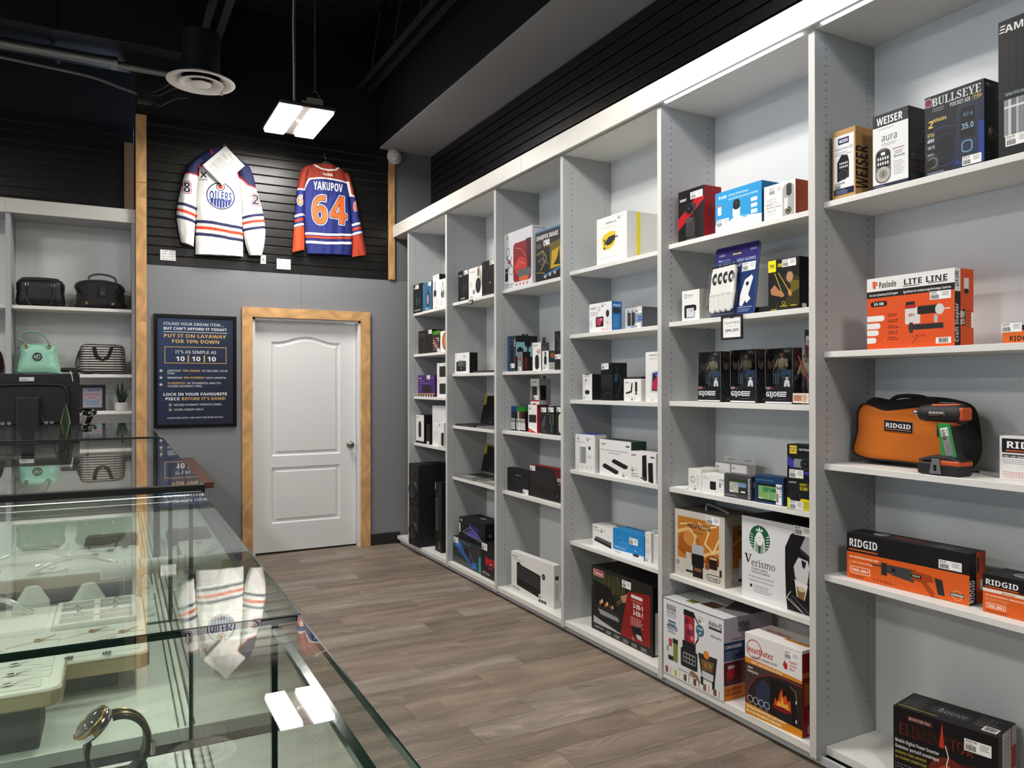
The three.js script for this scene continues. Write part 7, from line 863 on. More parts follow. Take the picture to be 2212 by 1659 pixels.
{
  const box = [-0.32, -0.45, 0.39, 0.43], blue = '#14226c', org = '#d8501c', rust = '#8c2a16';  // rust is the orange yoke with its shade put into the colour
  const o = jersey('blue hockey jersey with orange numbers hanging on the slatwall', [1.769, 3.047, ZB + 0.045], box, {
    body: R4([[0.405, -0.09, 0.085], [0.39, -0.14, 0.125], [0.36, -0.205, 0.178], [0.28, -0.222, 0.195], [0.18, -0.215, 0.203], [0.02, -0.207, 0.218], [-0.15, -0.192, 0.234], [-0.28, -0.187, 0.234], [-0.4, -0.172, 0.228, -0.385]]),
    left: [[-0.2, 0.365, -0.16, 0.33], [-0.228, 0.325, -0.18, 0.25], [-0.25, 0.24, -0.19, 0.16], [-0.267, 0.094, -0.196, 0.08], [-0.283, -0.081, -0.205, -0.074], [-0.293, -0.236, -0.197, -0.227], [-0.303, -0.4, -0.197, -0.371]],
    right: [[0.18, 0.365, 0.15, 0.33], [0.205, 0.335, 0.18, 0.25], [0.246, 0.186, 0.203, 0.18], [0.278, 0.051, 0.214, 0.066], [0.305, -0.074, 0.23, -0.113], [0.332, -0.2, 0.236, -0.24], [0.368, -0.373, 0.23, -0.4]] },
  (k) => {
    k.fill(blue, [[-1, -1], [1, -1], [1, 1], [-1, 1]]);
    const y = [[-0.33, 0.15], [-0.247, 0.155], [-0.205, 0.15], [-0.19, 0.2], [-0.16, 0.255], [-0.1, 0.268], [0.0, 0.276], [0.1, 0.272], [0.185, 0.265], [0.2, 0.2], [0.21, 0.15], [0.26, 0.14], [0.4, 0.13]]; k.fill(rust, [...y, [0.5, 0.6], [-0.5, 0.6]]); k.line('#e6e5e2', 0.014, y);
    k.line('#e2e0dc', 0.014, [[-0.13, 0.4], [-0.1, 0.372], [-0.05, 0.355], [0.02, 0.353], [0.07, 0.362], [0.11, 0.395]]);
    k.text('Reebok', 0, 0.3, 0.028, 0.09, '#e8e6e2', null, null, 'bold sans-serif', 0.02);
    k.text('YAKUPOV', 0.006, 0.17, 0.072, 0.262, '#e9e8e4', null, null, 'bold sans-serif', 0.02); k.text('6', -0.072, -0.132, 0.25, 0.142, '#e2621c', '#1b2450', '#e9e8e4'); k.text('4', 0.1, -0.117, 0.25, 0.155, '#e2621c', '#1b2450', '#e9e8e4');
    k.text('6', -0.244, 0.012, 0.085, 0.045, '#e2621c', '#e9e8e4'); k.text('6', 0.252, 0.015, 0.085, 0.042, '#c0501c', '#b9a8b0');
    k.x.save(); k.x.beginPath(); k.x.rect((-0.192 + 0.32) * 1000, 0, 426, 2000); k.x.clip(); for (const [c, yy, w] of [['#e6e5e2', -0.222, 0.02], ['#141c50', -0.25, 0.036], ['#c83c1c', -0.25, 0.018], ['#e6e5e2', -0.296, 0.022]]) k.line(c, w, [[-0.2, yy - 0.002], [0.0, yy - 0.004], [0.24, yy + 0.022]]); k.x.restore();
    for (const s of [[[-0.32, -0.095], [-0.197, -0.06]], [[0.228, -0.112], [0.33, -0.082]]]) { const q = (d) => s.map(([a, b]) => [a, b - d]); k.fill(s[0][0] < 0 ? '#d2481a' : '#a83216', [...q(0.1), [s[1][0] + 0.1 * Math.sign(s[1][0]) * (s[0][0] < 0 ? 0 : 1), -0.6], [s[0][0], -0.6]]); k.line('#e6e5e2', 0.02, q(0)); k.line('#c0341c', 0.024, q(0.042)); k.line('#e6e5e2', 0.02, q(0.084)); }
  }, 17);
  part('hanger', extr(smoothLoop([[-0.085, 0.385], [-0.05, 0.415], [-0.01, 0.44], [0.03, 0.43], [0.085, 0.39], [0.08, 0.38], [0.02, 0.412], [-0.01, 0.42], [-0.05, 0.4], [-0.08, 0.375]], 40), 0.012, 0.002).translate(0, 0, -0.004), std({ color: 0x55524e, roughness: 0.5 }), o);
  part('hanger_hook', tube([[-0.01, 0.43, 0], [-0.01, 0.47, 0], [-0.025, 0.49, 0], [-0.02, 0.51, 0], [0.002, 0.505, 0]], 0.0025, 24, 6), M.steel, o);
  part('slat_hook', tube([[-0.012, 0.5, 0.015], [-0.012, 0.505, -0.03]], 0.004, 8, 6), M.black, o);
}
// price cards on the slatwall
function wallCard(label, x, y, w, h, lines, acrylic) {
  const o = thing('price_card', label, 'price card', [x, y, ZB + 0.0065], 0, 'handwritten cards on the slatwall');
  const [g, m] = printed(w, h, 0.001, (a) => { a.bg('#e9eae8'); lines.forEach((t, i) => a.T(t, 50, (i + 0.85) * 100 / (lines.length + 0.2), 74 / (lines.length + 0.4), '#2c2c34', 'c', 'monospace', 78)); }, 1100); part('card', g, m, o, [0, h / 2, 0.006]);
  part('holder', bb(-w / 2 - acrylic, w / 2 + acrylic, -acrylic * 0.6, h + acrylic, 0, 0.003), M.clear, o); if (acrylic > 0.01) part('holder_lip', merge([bx(w + 2 * acrylic, 0.004, 0.012, 0, -acrylic * 0.6, 0.006), bx(w + 2 * acrylic, 0.003, 0.004, 0, h + acrylic, 0.002)]), M.clear, o);
}
wallCard('handwritten card under the white jersey sleeve beside the timber post', 0.474, 2.508, 0.116, 0.085, ['CONNOR BROWN', 'GAME WORN', 'W/COA', '$650.00'], 0.012);
wallCard('tiny white tag under the white jersey cuff', 1.227, 2.535, 0.044, 0.075, ['$'], 0.001);
wallCard('handwritten card in a clear holder between the jerseys', 1.4, 2.5, 0.119, 0.09, ['NAIL YAKUPOV', 'REEBOK JERSEY', '$70.00'], 0.03);
// ---------------------------------------------------------------- handbags and things in the left cabinet
const SH1 = 2.109, SH2 = 1.581, SH3 = 1.2805;
{ const o = thing('handbag', 'smooth black satchel with its handle hanging over the shelf edge', 'handbag', [-0.426, SH1, -7.045]);
  pillow(smoothLoop([[-0.158, 0.004], [-0.16, 0.12], [-0.15, 0.2], [-0.12, 0.212], [0, 0.216], [0.12, 0.212], [0.148, 0.2], [0.16, 0.1], [0.16, 0.004], [0.08, 0.001], [-0.08, 0.001]], 64), 0.15, M.blackLeather, 'body', o, 0.4);
  part('flap', extr(smoothLoop([[-0.13, 0.206], [0.13, 0.206], [0.1, 0.18], [0.02, 0.165], [-0.04, 0.168], [-0.1, 0.185]], 40), 0.004, 0.001).translate(0, 0, 0.066), M.blackLeather, o, null, [-0.06, 0, 0]);
  part('handle', tube([[-0.085, 0.158, 0.078], [-0.1, 0.11, 0.088], [-0.092, 0.05, 0.094], [-0.06, 0.0, 0.096], [0, -0.016, 0.096], [0.06, 0.004, 0.096], [0.088, 0.055, 0.094], [0.094, 0.11, 0.088], [0.08, 0.158, 0.078]], 0.0065, 48, 8), M.blackLeather, o);
  for (const s of [-1, 1]) part('ring', gx(new THREE.TorusGeometry(0.011, 0.003, 8, 18), s * 0.086, 0.158, 0.08), M.silver, o);
  part('brand_mark', bx(0.032, 0.005, 0.001, 0.0, 0.176, 0.077), M.silver, o); for (const s of [-1, 1]) part('side_tab', rb(0.012, 0.06, 0.05, 0.004, s * 0.157, 0.15, 0), M.blackLeather, o); }
{ const o = thing('handbag', 'slouchy black tote with silver clasp and buckles', 'handbag', [-0.01, SH1, -7.05]);
  const tm = std({ color: 0x0f0f10, roughness: 0.45, bumpMap: rep(smudgeTex, 5), bumpScale: 0.006 });
  pillow(smoothLoop([[-0.185, 0.004], [-0.165, 0.08], [-0.175, 0.13], [-0.19, 0.17], [-0.17, 0.205], [-0.12, 0.225], [0, 0.235], [0.08, 0.225], [0.15, 0.2], [0.175, 0.16], [0.16, 0.11], [0.17, 0.06], [0.19, 0.004], [0.09, 0.001], [-0.09, 0.001]], 72), 0.17, tm, 'body', o, 0.42);
  part('handle', tube([[-0.085, 0.205, 0.05], [-0.08, 0.25, 0.045], [-0.03, 0.272, 0.04], [0.05, 0.268, 0.04], [0.1, 0.245, 0.045], [0.11, 0.2, 0.05]], 0.008, 40, 8), std({ color: 0x3b3b3c, roughness: 0.35 }), o);
  part('strap_tab', rb(0.05, 0.085, 0.012, 0.004, 0.012, 0.13, 0.086), M.blackLeather, o); part('clasp', gx(cyl(0.015, 0.016, 0.008, 24), 0.012, 0.116, 0.095, Math.PI / 2), M.silver, o);
  for (const [x, y] of [[-0.09, 0.19], [0.105, 0.175]]) part('buckle', extr(roundRect(0.024, 0.024, 0.003, 2), 0.004, 0, [[[-0.008, -0.008], [-0.008, 0.008], [0.008, 0.008], [0.008, -0.008]]]).translate(x, y, 0.08), M.silver, o);
  for (const x of [-0.1, 0.085]) part('stud', rb(0.022, 0.02, 0.006, 0.002, x, 0.035, 0.082), M.gold, o);
  for (const s of [-1, 1]) part('pocket', rb(0.085, 0.07, 0.02, 0.012, s * 0.13, 0.075, 0.066, 2), tm, o); }
{ const o = thing('handbag', 'mint green leather handbag with round silver emblem', 'handbag', [-0.442, SH2, -7.03]);
  const mm = std({ color: 0x9cd4bd, roughness: 0.32, bumpMap: rep(smudgeTex, 2), bumpScale: 0.004 });
  pillow(smoothLoop([[-0.15, 0.003], [-0.145, 0.06], [-0.125, 0.15], [-0.122, 0.21], [-0.1, 0.226], [0.1, 0.226], [0.122, 0.214], [0.125, 0.15], [0.142, 0.06], [0.152, 0.003], [0.07, 0.001], [-0.07, 0.001]], 64), 0.16, mm, 'body', o, 0.45);
  part('handle', tube([[-0.075, 0.2, 0.07], [-0.085, 0.235, 0.072], [-0.125, 0.27, 0.07], [-0.1, 0.305, 0.066], [-0.03, 0.32, 0.064], [0.04, 0.295, 0.066], [0.072, 0.24, 0.072], [0.076, 0.205, 0.072]], 0.0075, 48, 8), std({ color: 0x6f9a88, roughness: 0.4 }), o);
  part('emblem', gx(new THREE.TorusGeometry(0.0275, 0.0045, 8, 36), -0.002, 0.128, 0.083), M.black, o); part('emblem_monogram', merge([gx(new THREE.TorusGeometry(0.013, 0.004, 6, 20), -0.01, 0.13, 0.086), gx(new THREE.TorusGeometry(0.011, 0.004, 6, 20), 0.008, 0.122, 0.086)]), M.silver, o);
  for (const s of [-1, 1]) part('ring', gx(new THREE.TorusGeometry(0.013, 0.0035, 8, 18), s * 0.077, 0.205, 0.078), M.gold, o); }
{ const o = thing('laptop_bag', 'black and white striped laptop bag', 'bag', [0.0, SH2, -7.03]);
  const [c, x] = canvas(512, 384); x.fillStyle = '#0e0e0f'; x.fillRect(0, 0, 512, 384); x.fillStyle = '#d2cfc8'; for (let i = 0; i < 12; i++) x.fillRect(i % 3 ? 0 : 10, 14 + i * 31.5, 512, 15); x.fillStyle = '#0e0e0f'; x.fillRect(0, 0, 512, 8); x.fillRect(395, 0, 3, 384); x.fillRect(120, 60, 2, 324);
  pillow(smoothLoop([[-0.158, 0.004], [-0.162, 0.12], [-0.155, 0.215], [-0.13, 0.232], [0, 0.236], [0.13, 0.23], [0.155, 0.212], [0.162, 0.1], [0.158, 0.004], [0.07, 0.001], [-0.07, 0.001]], 64), 0.13, std({ map: tex(c), roughness: 0.6 }), 'body', o, 0.32);
  part('zip_trim', tube(smoothLoop([[-0.158, 0.008], [-0.16, 0.12], [-0.152, 0.21], [-0.13, 0.228], [0, 0.232], [0.13, 0.226], [0.152, 0.208], [0.16, 0.1], [0.158, 0.008], [0, 0.006]], 40).map(([a, b]) => [a, b, 0.055]), 0.0035, 80, 6, true), M.black, o);
  part('strap', extr([[-0.072, 0.21], [-0.045, 0.212], [-0.032, 0.15], [0.0, 0.118], [0.035, 0.15], [0.055, 0.214], [0.08, 0.214], [0.06, 0.145], [0.04, 0.112], [0, 0.102], [-0.04, 0.112], [-0.06, 0.145]], 0.005, 0.001).translate(0, 0, 0.064), M.blackCloth, o);
  part('brand_mark', bx(0.03, 0.005, 0.001, 0, 0.192, 0.067), M.gold, o); part('shoulder_strap', tube([[-0.16, 0.18, 0.02], [-0.175, 0.12, 0.05], [-0.18, 0.06, 0.075], [-0.15, 0.02, 0.085], [-0.1, 0.012, 0.085], [-0.06, 0.008, 0.08]], 0.009, 32, 6), M.black, o); part('side_ring', gx(new THREE.TorusGeometry(0.012, 0.003, 6, 16), 0.165, 0.13, 0.03, 0, 0.6), M.silver, o); }
{ const o = thing('handbag', 'dark red handbag at the picture edge', 'handbag', [-0.84, SH2, -7.03]); pillow(smoothLoop([[-0.15, 0.004], [-0.14, 0.16], [-0.1, 0.19], [0.12, 0.19], [0.155, 0.16], [0.16, 0.004], [0, 0.001]], 48), 0.14, std({ color: 0x4a0e1c, roughness: 0.4 }), 'body', o, 0.4); part('handle', tube([[-0.06, 0.18, 0.05], [-0.05, 0.24, 0.05], [0.06, 0.24, 0.05], [0.08, 0.18, 0.05]], 0.007, 24, 7), M.blackLeather, o); part('pocket_seam', bx(0.28, 0.004, 0.003, 0, 0.1, 0.069), M.black, o); }
{ const o = thing('picture_frame', 'black picture frame with a hand-lettered wifi card', 'frame', [-0.072, SH3, -7.08], 0.04);
  part('frame', extr([[-0.095, 0], [0.095, 0], [0.095, 0.21], [-0.095, 0.21]], 0.016, 0.002, [[[-0.07, 0.025], [-0.07, 0.185], [0.07, 0.185], [0.07, 0.025]]]), M.black, o, null, [-0.08, 0, 0]);
  const [g, m] = printed(0.142, 0.162, 0.001, (a) => a.bg('#9a9da6').T('WIFI', 50, 18, 16, '#2f5f9a', 'c', 'bold sans-serif', 50).E('#3a6a9a', 82, 12, 5).T('Pawn Shop', 50, 36, 13, '#c8304a', 'c', 'bold sans-serif', 72).T('guest', 50, 52, 13, '#d04a62', 'c', 'bold sans-serif', 40).T('Password', 50, 72, 12, '#3f7fc4', 'c', 'bold sans-serif', 66).T('Gold123', 50, 86, 12, '#3f7fc4', 'c', 'bold sans-serif', 60), 1000, 0.25); part('card', g, m, o, [0, 0.105, 0.001], [-0.08, 0, 0]);
  part('stand_leg', rb(0.04, 0.17, 0.004, 0.001, 0, 0.08, -0.035), M.black, o, null, [0.12, 0, 0]); }
function snakeLeaf(h, w, bend, mat, parent, p, ry, tilt) {
  const n = 14, pos = [], idx = [], uv = []; for (let i = 0; i <= n; i++) { const t = i / n, ww = w * Math.sin(Math.PI * Math.min(1, 0.28 + t * 0.72)) ** 0.8 * (t > 0.98 ? 0.05 : 1); for (const [s, k] of [[-1, 0], [0, 1], [1, 2]]) { pos.push(s * ww / 2, t * h, bend * t * t + (s ? 0.16 * ww : 0)); uv.push(k / 2, t); } }
  for (let i = 0; i < n; i++) for (let k = 0; k < 2; k++) { const a = i * 3 + k; idx.push(a, a + 1, a + 4, a, a + 4, a + 3); }
  const g = new THREE.BufferGeometry(); g.setAttribute('position', new THREE.Float32BufferAttribute(pos, 3)); g.setAttribute('uv', new THREE.Float32BufferAttribute(uv, 2)); g.setIndex(idx); g.computeVertexNormals(); const m = part('leaf', g, mat, parent, p, [tilt, ry, 0]); m.rotation.order = 'YXZ'; return m;
}
const leafTex = dataTex(64, 256, (x, y) => { const u = Math.abs(x / 63 - 0.5) * 2, v = y / 255; const b = noise2(x / 30, v * 26) * 0.5 + 0.5; if (u > 0.8) return [150, 150, 96]; const k = 0.7 + 0.6 * b; return [cl(34 * k), cl(62 * k), cl(40 * k)]; }, true);
const leafMat = std({ map: leafTex, roughness: 0.5, side: THREE.DoubleSide });
const darkLeaf = std({ color: 0x223a24, roughness: 0.55, side: THREE.DoubleSide });
{ const o = thing('potted_plant', 'small snake plant in a white quilted pot', 'plant', [0.137, SH3, -7.02]);
  const pot = lathe([[0, 0], [0.042, 0], [0.046, 0.006], [0.049, 0.064], [0.046, 0.066], [0.042, 0.056], [0, 0.054]], 40); part('pot', pot, M.plasticWhite, o);
  const d = []; for (let r = 0; r < 4; r++) for (let i = 0; i < 22; i++) { const t = (i + (r % 2) / 2) / 22 * Math.PI * 2; d.push(gx(new THREE.SphereGeometry(0.006, 5, 4).scale(1, 0.9, 0.35), Math.sin(t) * (0.0472 + r * 0.0005), 0.014 + r * 0.013, Math.cos(t) * (0.0472 + r * 0.0005), 0, t)); }
  const q = part('quilting', merge(d), M.plasticWhite, o); q.userData.kind = 'stuff';
  for (const [h, w, b, a, t] of [[0.19, 0.03, 0.01, 0.2, 0.05], [0.16, 0.028, 0.02, 1.4, 0.14], [0.15, 0.026, 0.02, -1.2, 0.16], [0.13, 0.026, 0.03, 2.6, 0.2], [0.17, 0.028, 0.015, -2.4, 0.1], [0.11, 0.024, 0.03, 0.9, 0.26], [0.12, 0.024, 0.03, -0.6, 0.22]]) snakeLeaf(h, w, b, darkLeaf, o, [Math.sin(a) * 0.014, 0.055, Math.cos(a) * 0.014], a, t); }
// ---------------------------------------------------------------- wooden desk with the monitor
{ const o = thing('wooden_desk', 'dark live-edge wooden desk slab between the glass cases and the wall', 'desk', [0, 0, 0]);
  const top = []; for (let i = 0; i <= 16; i++) { const t = i / 16; top.push([0.61 + 0.05 * t + 0.006 * noise2(t * 5, 2), -5.08 - t * 1.765]); }
  const g = extr([[-1.35, 5.08], ...top.map(([x, z]) => [x, -z]), [-1.35, 6.845]], 0.042, 0.004).rotateX(-Math.PI / 2); g.translate(0, 0.844, 0);
  part('slab', uvm(g, 1.2), M.walnut, o); part('back_rail', uvm(bb(0.34, 0.535, 0.886, 0.912, -6.845, -6.8, 0.003), 1.2), M.walnut, o);
  for (const [x, z] of [[0.5, -5.2], [0.5, -6.7], [-1.25, -5.2], [-1.25, -6.7]]) part('leg', rb(0.07, 0.844, 0.07, 0.004, x, 0.422, z), M.blackMatt, o); }
{ const o = thing('monitor', 'black computer monitor seen from behind on the desk', 'monitor', [-0.42, 0.8862, -5.8], 0.02);
  const mb = std({ color: 0x0a0b10, roughness: 0.55 });
  part('back_shell', rb(0.575, 0.335, 0.03, 0.008, 0, 0.508, 0, 2), mb, o); part('inner_shell', rb(0.5, 0.26, 0.03, 0.016, -0.03, 0.475, 0.026, 3), mb, o);
  part('screen', rb(0.56, 0.32, 0.004, 0.002, 0, 0.508, -0.017), std({ color: 0x050507, roughness: 0.2 }), o);
  part('stand_block', rb(0.13, 0.22, 0.05, 0.012, 0.0, 0.42, 0.05, 3), std({ color: 0x12131a, roughness: 0.5 }), o); part('stand_neck', rb(0.07, 0.33, 0.03, 0.006, 0, 0.17, 0.05), mb, o); part('stand_foot', rb(0.28, 0.012, 0.2, 0.005, 0, 0.006, 0.02), mb, o);
  const [g, m] = printed(0.08, 0.026, 0.001, (a) => a.bg('#cfd0d0').L('#555', 8, 50, 60, 2, 18, 10), 900); part('rating_label', g, m, o, [-0.008, 0.64, 0.016], [0, 0, 0.02]);
  part('cable', tube([[-0.2, 0.6, 0.045], [0.1, 0.605, 0.045], [0.2, 0.59, 0.045], [0.22, 0.5, 0.045], [0.215, 0.4, 0.04]], 0.008, 40, 8), mb, o);
  for (const x of [-0.135, -0.1, 0.1, 0.13]) part('port', rb(0.022, 0.02, 0.004, 0.002, x, 0.36, 0.042), M.steel, o);
  part('vent_row', merge([...Array(12)].map((_, i) => bx(0.018, 0.003, 0.003, -0.2 + i * 0.03, 0.6, 0.042))), M.steel, o).userData.kind = 'stuff'; }
{ const o = thing('webcam', 'black webcam bar clipped on the monitor top', 'camera', [-0.187, 1.5625, -5.8]); part('bar', gx(new THREE.CapsuleGeometry(0.014, 0.085, 6, 16), 0, 0.026, 0.01, 0, 0, Math.PI / 2), M.black, o); part('clip', rb(0.03, 0.024, 0.05, 0.004, 0.03, 0.0125, 0), M.black, o); part('cable', tube([[0.0, 0.02, 0.02], [0.01, -0.01, 0.035], [0.016, -0.05, 0.03]], 0.0025, 16, 5), M.plasticWhite, o); }
{ const o = thing('potted_plant', 'broad-leaved snake plant on the desk before the monitor', 'plant', [-0.215, 0.8862, -5.55]);
  part('pot', lathe([[0, 0], [0.05, 0], [0.06, 0.1], [0.055, 0.105], [0.05, 0.09], [0, 0.088]], 32), std({ color: 0x8d8f90, roughness: 0.6 }), o);
  for (const [h, w, b, a, t] of [[0.4, 0.08, 0.02, 0.3, 0.02], [0.33, 0.06, 0.05, 1.5, 0.16], [0.34, 0.045, 0.04, -1.5, 0.2], [0.28, 0.07, 0.03, 0.1, 0.3], [0.3, 0.06, 0.03, 2.9, 0.12]]) snakeLeaf(h, w, b, leafMat, o, [Math.sin(a) * 0.015, 0.09, Math.cos(a) * 0.015], a, t); }
{ const o = thing('scanner', 'glossy black barcode scanner on a stand beside the monitor', 'scanner', [-0.085, 0.8862, -5.6]); part('base', lathe([[0, 0], [0.05, 0], [0.05, 0.01], [0.01, 0.02], [0.009, 0.3], [0, 0.3]], 24), M.blackGloss, o);
  part('head', gx(new THREE.SphereGeometry(0.5, 24, 16).scale(0.1, 0.05, 0.07), 0.005, 0.43, 0.01, 0, 0, -0.1), M.blackGloss, o); part('grip', gx(new THREE.CapsuleGeometry(0.016, 0.09, 6, 14), 0.0, 0.355, 0.0, 0, 0, -0.35), M.blackGloss, o); part('window', rb(0.03, 0.018, 0.004, 0.003, 0.02, 0.425, 0.044), M.silver, o); part('band', gx(new THREE.TorusGeometry(0.03, 0.004, 8, 24).scale(1, 0.7, 1), 0.0, 0.42, 0.03, 0.3), M.silver, o); }
// ---------------------------------------------------------------- glass counters in the foreground
const YT = 1.264, DECK = 0.735, PHI = -0.0145;
const toWorld = (x, y, z) => [x * Math.cos(PHI) + z * Math.sin(PHI), y, -x * Math.sin(PHI) + z * Math.cos(PHI)];
const mint = std({ color: 0xd9dfd6, roughness: 0.8, bumpMap: rep(weaveTex, 20), bumpScale: 0.0002 });
const ORD = ['first', 'second', 'third', 'fourth', 'fifth', 'sixth', 'seventh', 'eighth'];
function counter(label, z0, z1, xr, xp, opt = {}) {
  const xl = -0.72, o = thing('glass_counter', label, 'display case', [0, 0, 0], PHI, 'glass counters along the aisle');
  const L = z1 - z0, zc = (z0 + z1) / 2, w = xr - xl, xc = (xl + xr) / 2;
  part('base_cabinet', bb(xl + 0.02, xp + 0.002, 0.08, DECK - 0.03, z0 + 0.02, z1 - 0.02, 0.003), M.blackMatt, o); part('toe_kick', bb(xl + 0.06, xp - 0.05, 0, 0.08, z0 + 0.05, z1 - 0.05), M.base, o);
  part('deck', uvm(bb(xl + 0.02, xp - 0.003, DECK - 0.03, DECK, z0 + 0.012, z1 - 0.012, 0.002)), mint, o);
  const top = part('glass_top', merge([gx(new THREE.PlaneGeometry(w, L), xc, YT, zc, -Math.PI / 2), gx(new THREE.PlaneGeometry(w, L), xc, YT - 0.006, zc, Math.PI / 2)]), M.glass, o);
  part('top_edge', bb(xr - 0.0005, xr + 0.001, YT - 0.006, YT, z0, z1), M.glassEdge, top);
  for (const z of [z0, z1]) part('top_edge', bb(xl, xr, YT - 0.006, YT, z - 0.0008, z + 0.0008), M.glassEdge, top);
  const ph = YT - 0.007 - DECK;
  const pane = (n, g, m = M.glass) => part(n, g, m, o);
  pane('side_pane', gx(new THREE.PlaneGeometry(L - 0.02, ph), xp, DECK + ph / 2, zc, 0, Math.PI / 2)); pane('side_pane', gx(new THREE.PlaneGeometry(L - 0.02, ph), xl + 0.02, DECK + ph / 2, zc, 0, -Math.PI / 2));
  for (const z of opt.open ? [z1 - 0.01] : [z0 + 0.01, z1 - 0.01]) { const p = pane('end_pane', gx(new THREE.PlaneGeometry(xp - xl - 0.02, ph), (xp + xl + 0.02) / 2, DECK + ph / 2, z)); part('pane_edge', bb(xp - 0.004, xp + 0.002, DECK, YT - 0.007, z - 0.004, z + 0.004), M.glassEdge, p); part('pane_top_edge', bb(xl + 0.02, xp, YT - 0.0085, YT - 0.0065, z - 0.003, z + 0.003), M.glassEdge, p); }
  part('pane_top_edge', bb(xp - 0.004, xp + 0.003, YT - 0.012, YT - 0.0065, z0 + 0.01, z1 - 0.01), M.glassEdge, o);
  if (opt.mid) { const p = pane('partition', gx(new THREE.PlaneGeometry(xp - xl - 0.02, ph), (xp + xl + 0.02) / 2, DECK + ph / 2, opt.mid)); part('pane_edge', bb(xp - 0.006, xp, DECK, YT - 0.007, opt.mid - 0.003, opt.mid + 0.003), M.glassEdge, p); part('deck_joint', bb(xl + 0.02, xp, DECK, DECK + 0.004, opt.mid - 0.006, opt.mid + 0.006), M.glassEdge, p); }
  part('track', bb(xp - 0.032, xp - 0.0305, DECK, DECK + 0.004, z0 + 0.02, z1 - 0.02), std({ color: 0x39413c, roughness: 0.5 }), o); part('track', bb(xp - 0.018, xp - 0.0165, DECK, DECK + 0.004, z0 + 0.02, z1 - 0.02), std({ color: 0x39413c, roughness: 0.5 }), o);
  if (opt.bar) part('front_rail', bb(xl, xr, YT - 0.014, YT + 0.004, z1 - 0.012, z1 + 0.008, 0.002), M.black, o);
  if (opt.led) { part('led_strip', bb(xl + 0.05, xp - 0.01, YT - 0.022, YT - 0.018, z1 - 0.026, z1 - 0.014), M.ledGlow, o);
    const l = new THREE.RectAreaLight(0xfff7e6, CASE_LIGHT, xp - xl - 0.08, 0.012); l.name = 'strip_light'; l.position.set((xl + xp) / 2, YT - 0.024, z1 - 0.02); l.rotation.x = -Math.PI / 2; o.add(l); }
  return o;
}
counter('empty glass counter end directly below the photographer', -0.749, 0.5, 0.155, 0.134, { open: true });
counter('glass counter section with the wristwatch', -1.72, -0.752, 0.157, 0.136);
counter('glass counter section holding the jewellery trays', -3.56, -1.805, 0.172, 0.151, { bar: true, led: true, mid: -2.655 });
counter('farthest glass counter section before the wooden desk', -5.06, -3.575, 0.162, 0.142, { bar: true });
const cream = std({ color: 0xe3e4da, roughness: 0.85, bumpMap: rep(weaveTex, 12), bumpScale: 0.0002 });
const trayGold = std({ color: 0xb7a27c, roughness: 0.35, metalness: 0.85 });
function tray(label, x0, x1, z0, z1, y, h, stand, lines) {
  const cx = (x0 + x1) / 2, cz = (z0 + z1) / 2, w = x1 - x0, d = z1 - z0;
  const o = thing('jewellery_tray', label, 'tray', toWorld(cx, DECK, cz), PHI, 'jewellery trays');
  const rim = (r) => roundRect(w, d, r, 5);
  part('gold_rim', extr(rim(0.03), h, 0.003).rotateX(-Math.PI / 2).translate(0, y - h - DECK, 0), trayGold, o);
  part('cushion', extr(roundRect(w - 0.006, d - 0.006, 0.028, 5), 0.014, 0.006).rotateX(-Math.PI / 2).translate(0, y - 0.008 - DECK, 0), cream, o);
  for (const [a, b, c, e] of lines) part('pad', rb(c - a, 0.004, e - b, 0.0015, (a + c) / 2 - cx, y + 0.006 - DECK, (b + e) / 2 - cz), cream, o);
  part('stand', stand ? bb(-w * 0.38, w * 0.36, 0, y - h - DECK, -d * 0.34, d * 0.36, 0.004) : bb(-w * 0.3, w * 0.3, 0, y - h - DECK, -d * 0.3, d * 0.3), stand ? M.blackMatt : cream, o);
  return o;
}
tray('large cream tray with a gold rim and ring slots', -0.42, 0.072, -2.63, -2.07, 0.83, 0.036, true, [[-0.4, -2.61, -0.17, -2.34], [-0.4, -2.32, -0.13, -2.1], [-0.11, -2.32, 0.05, -2.1]]);
tray('small cream tray with rounded gold corner in front', -0.4, -0.1, -2.035, -1.822, 0.86, 0.032, true, [[-0.3, -2.02, -0.125, -1.965], [-0.3, -1.955, -0.125, -1.9], [-0.3, -1.89, -0.14, -1.84]]);
tray('far cream tray with white bracelet ramps', -0.46, 0.085, -3.42, -3.0, 0.84, 0.04, true, [[-0.1, -3.4, 0.06, -3.2], [-0.3, -3.38, -0.12, -3.02], [-0.44, -3.38, -0.32, -3.02]]);
{ // block with ring slots, set into the large tray
  const o = thing('ring_block', 'cream ring block with open slots on the large tray', 'ring holder', toWorld(-0.05, 0.8365, -2.47), PHI);
  part('frame', extr(roundRect(0.2, 0.24, 0.004, 2), 0.014, 0.001, [[[-0.088, -0.108], [-0.088, -0.01], [-0.008, -0.01], [-0.008, -0.108]], [[0.008, -0.108], [0.008, -0.01], [0.088, -0.01], [0.088, -0.108]], [[-0.088, 0.01], [-0.088, 0.108], [-0.008, 0.108], [-0.008, 0.01]], [[0.008, 0.01], [0.008, 0.108], [0.088, 0.108], [0.088, 0.01]]]).rotateX(-Math.PI / 2), cream, o);
  part('floor', bx(0.19, 0.002, 0.23, 0, 0.001, 0), std({ color: 0xb9bcae, roughness: 0.9 }), o); for (const s of [-1, 1]) part('slot_bar', bx(0.18, 0.012, 0.006, 0, 0.008, s * 0.058), cream, o);
}
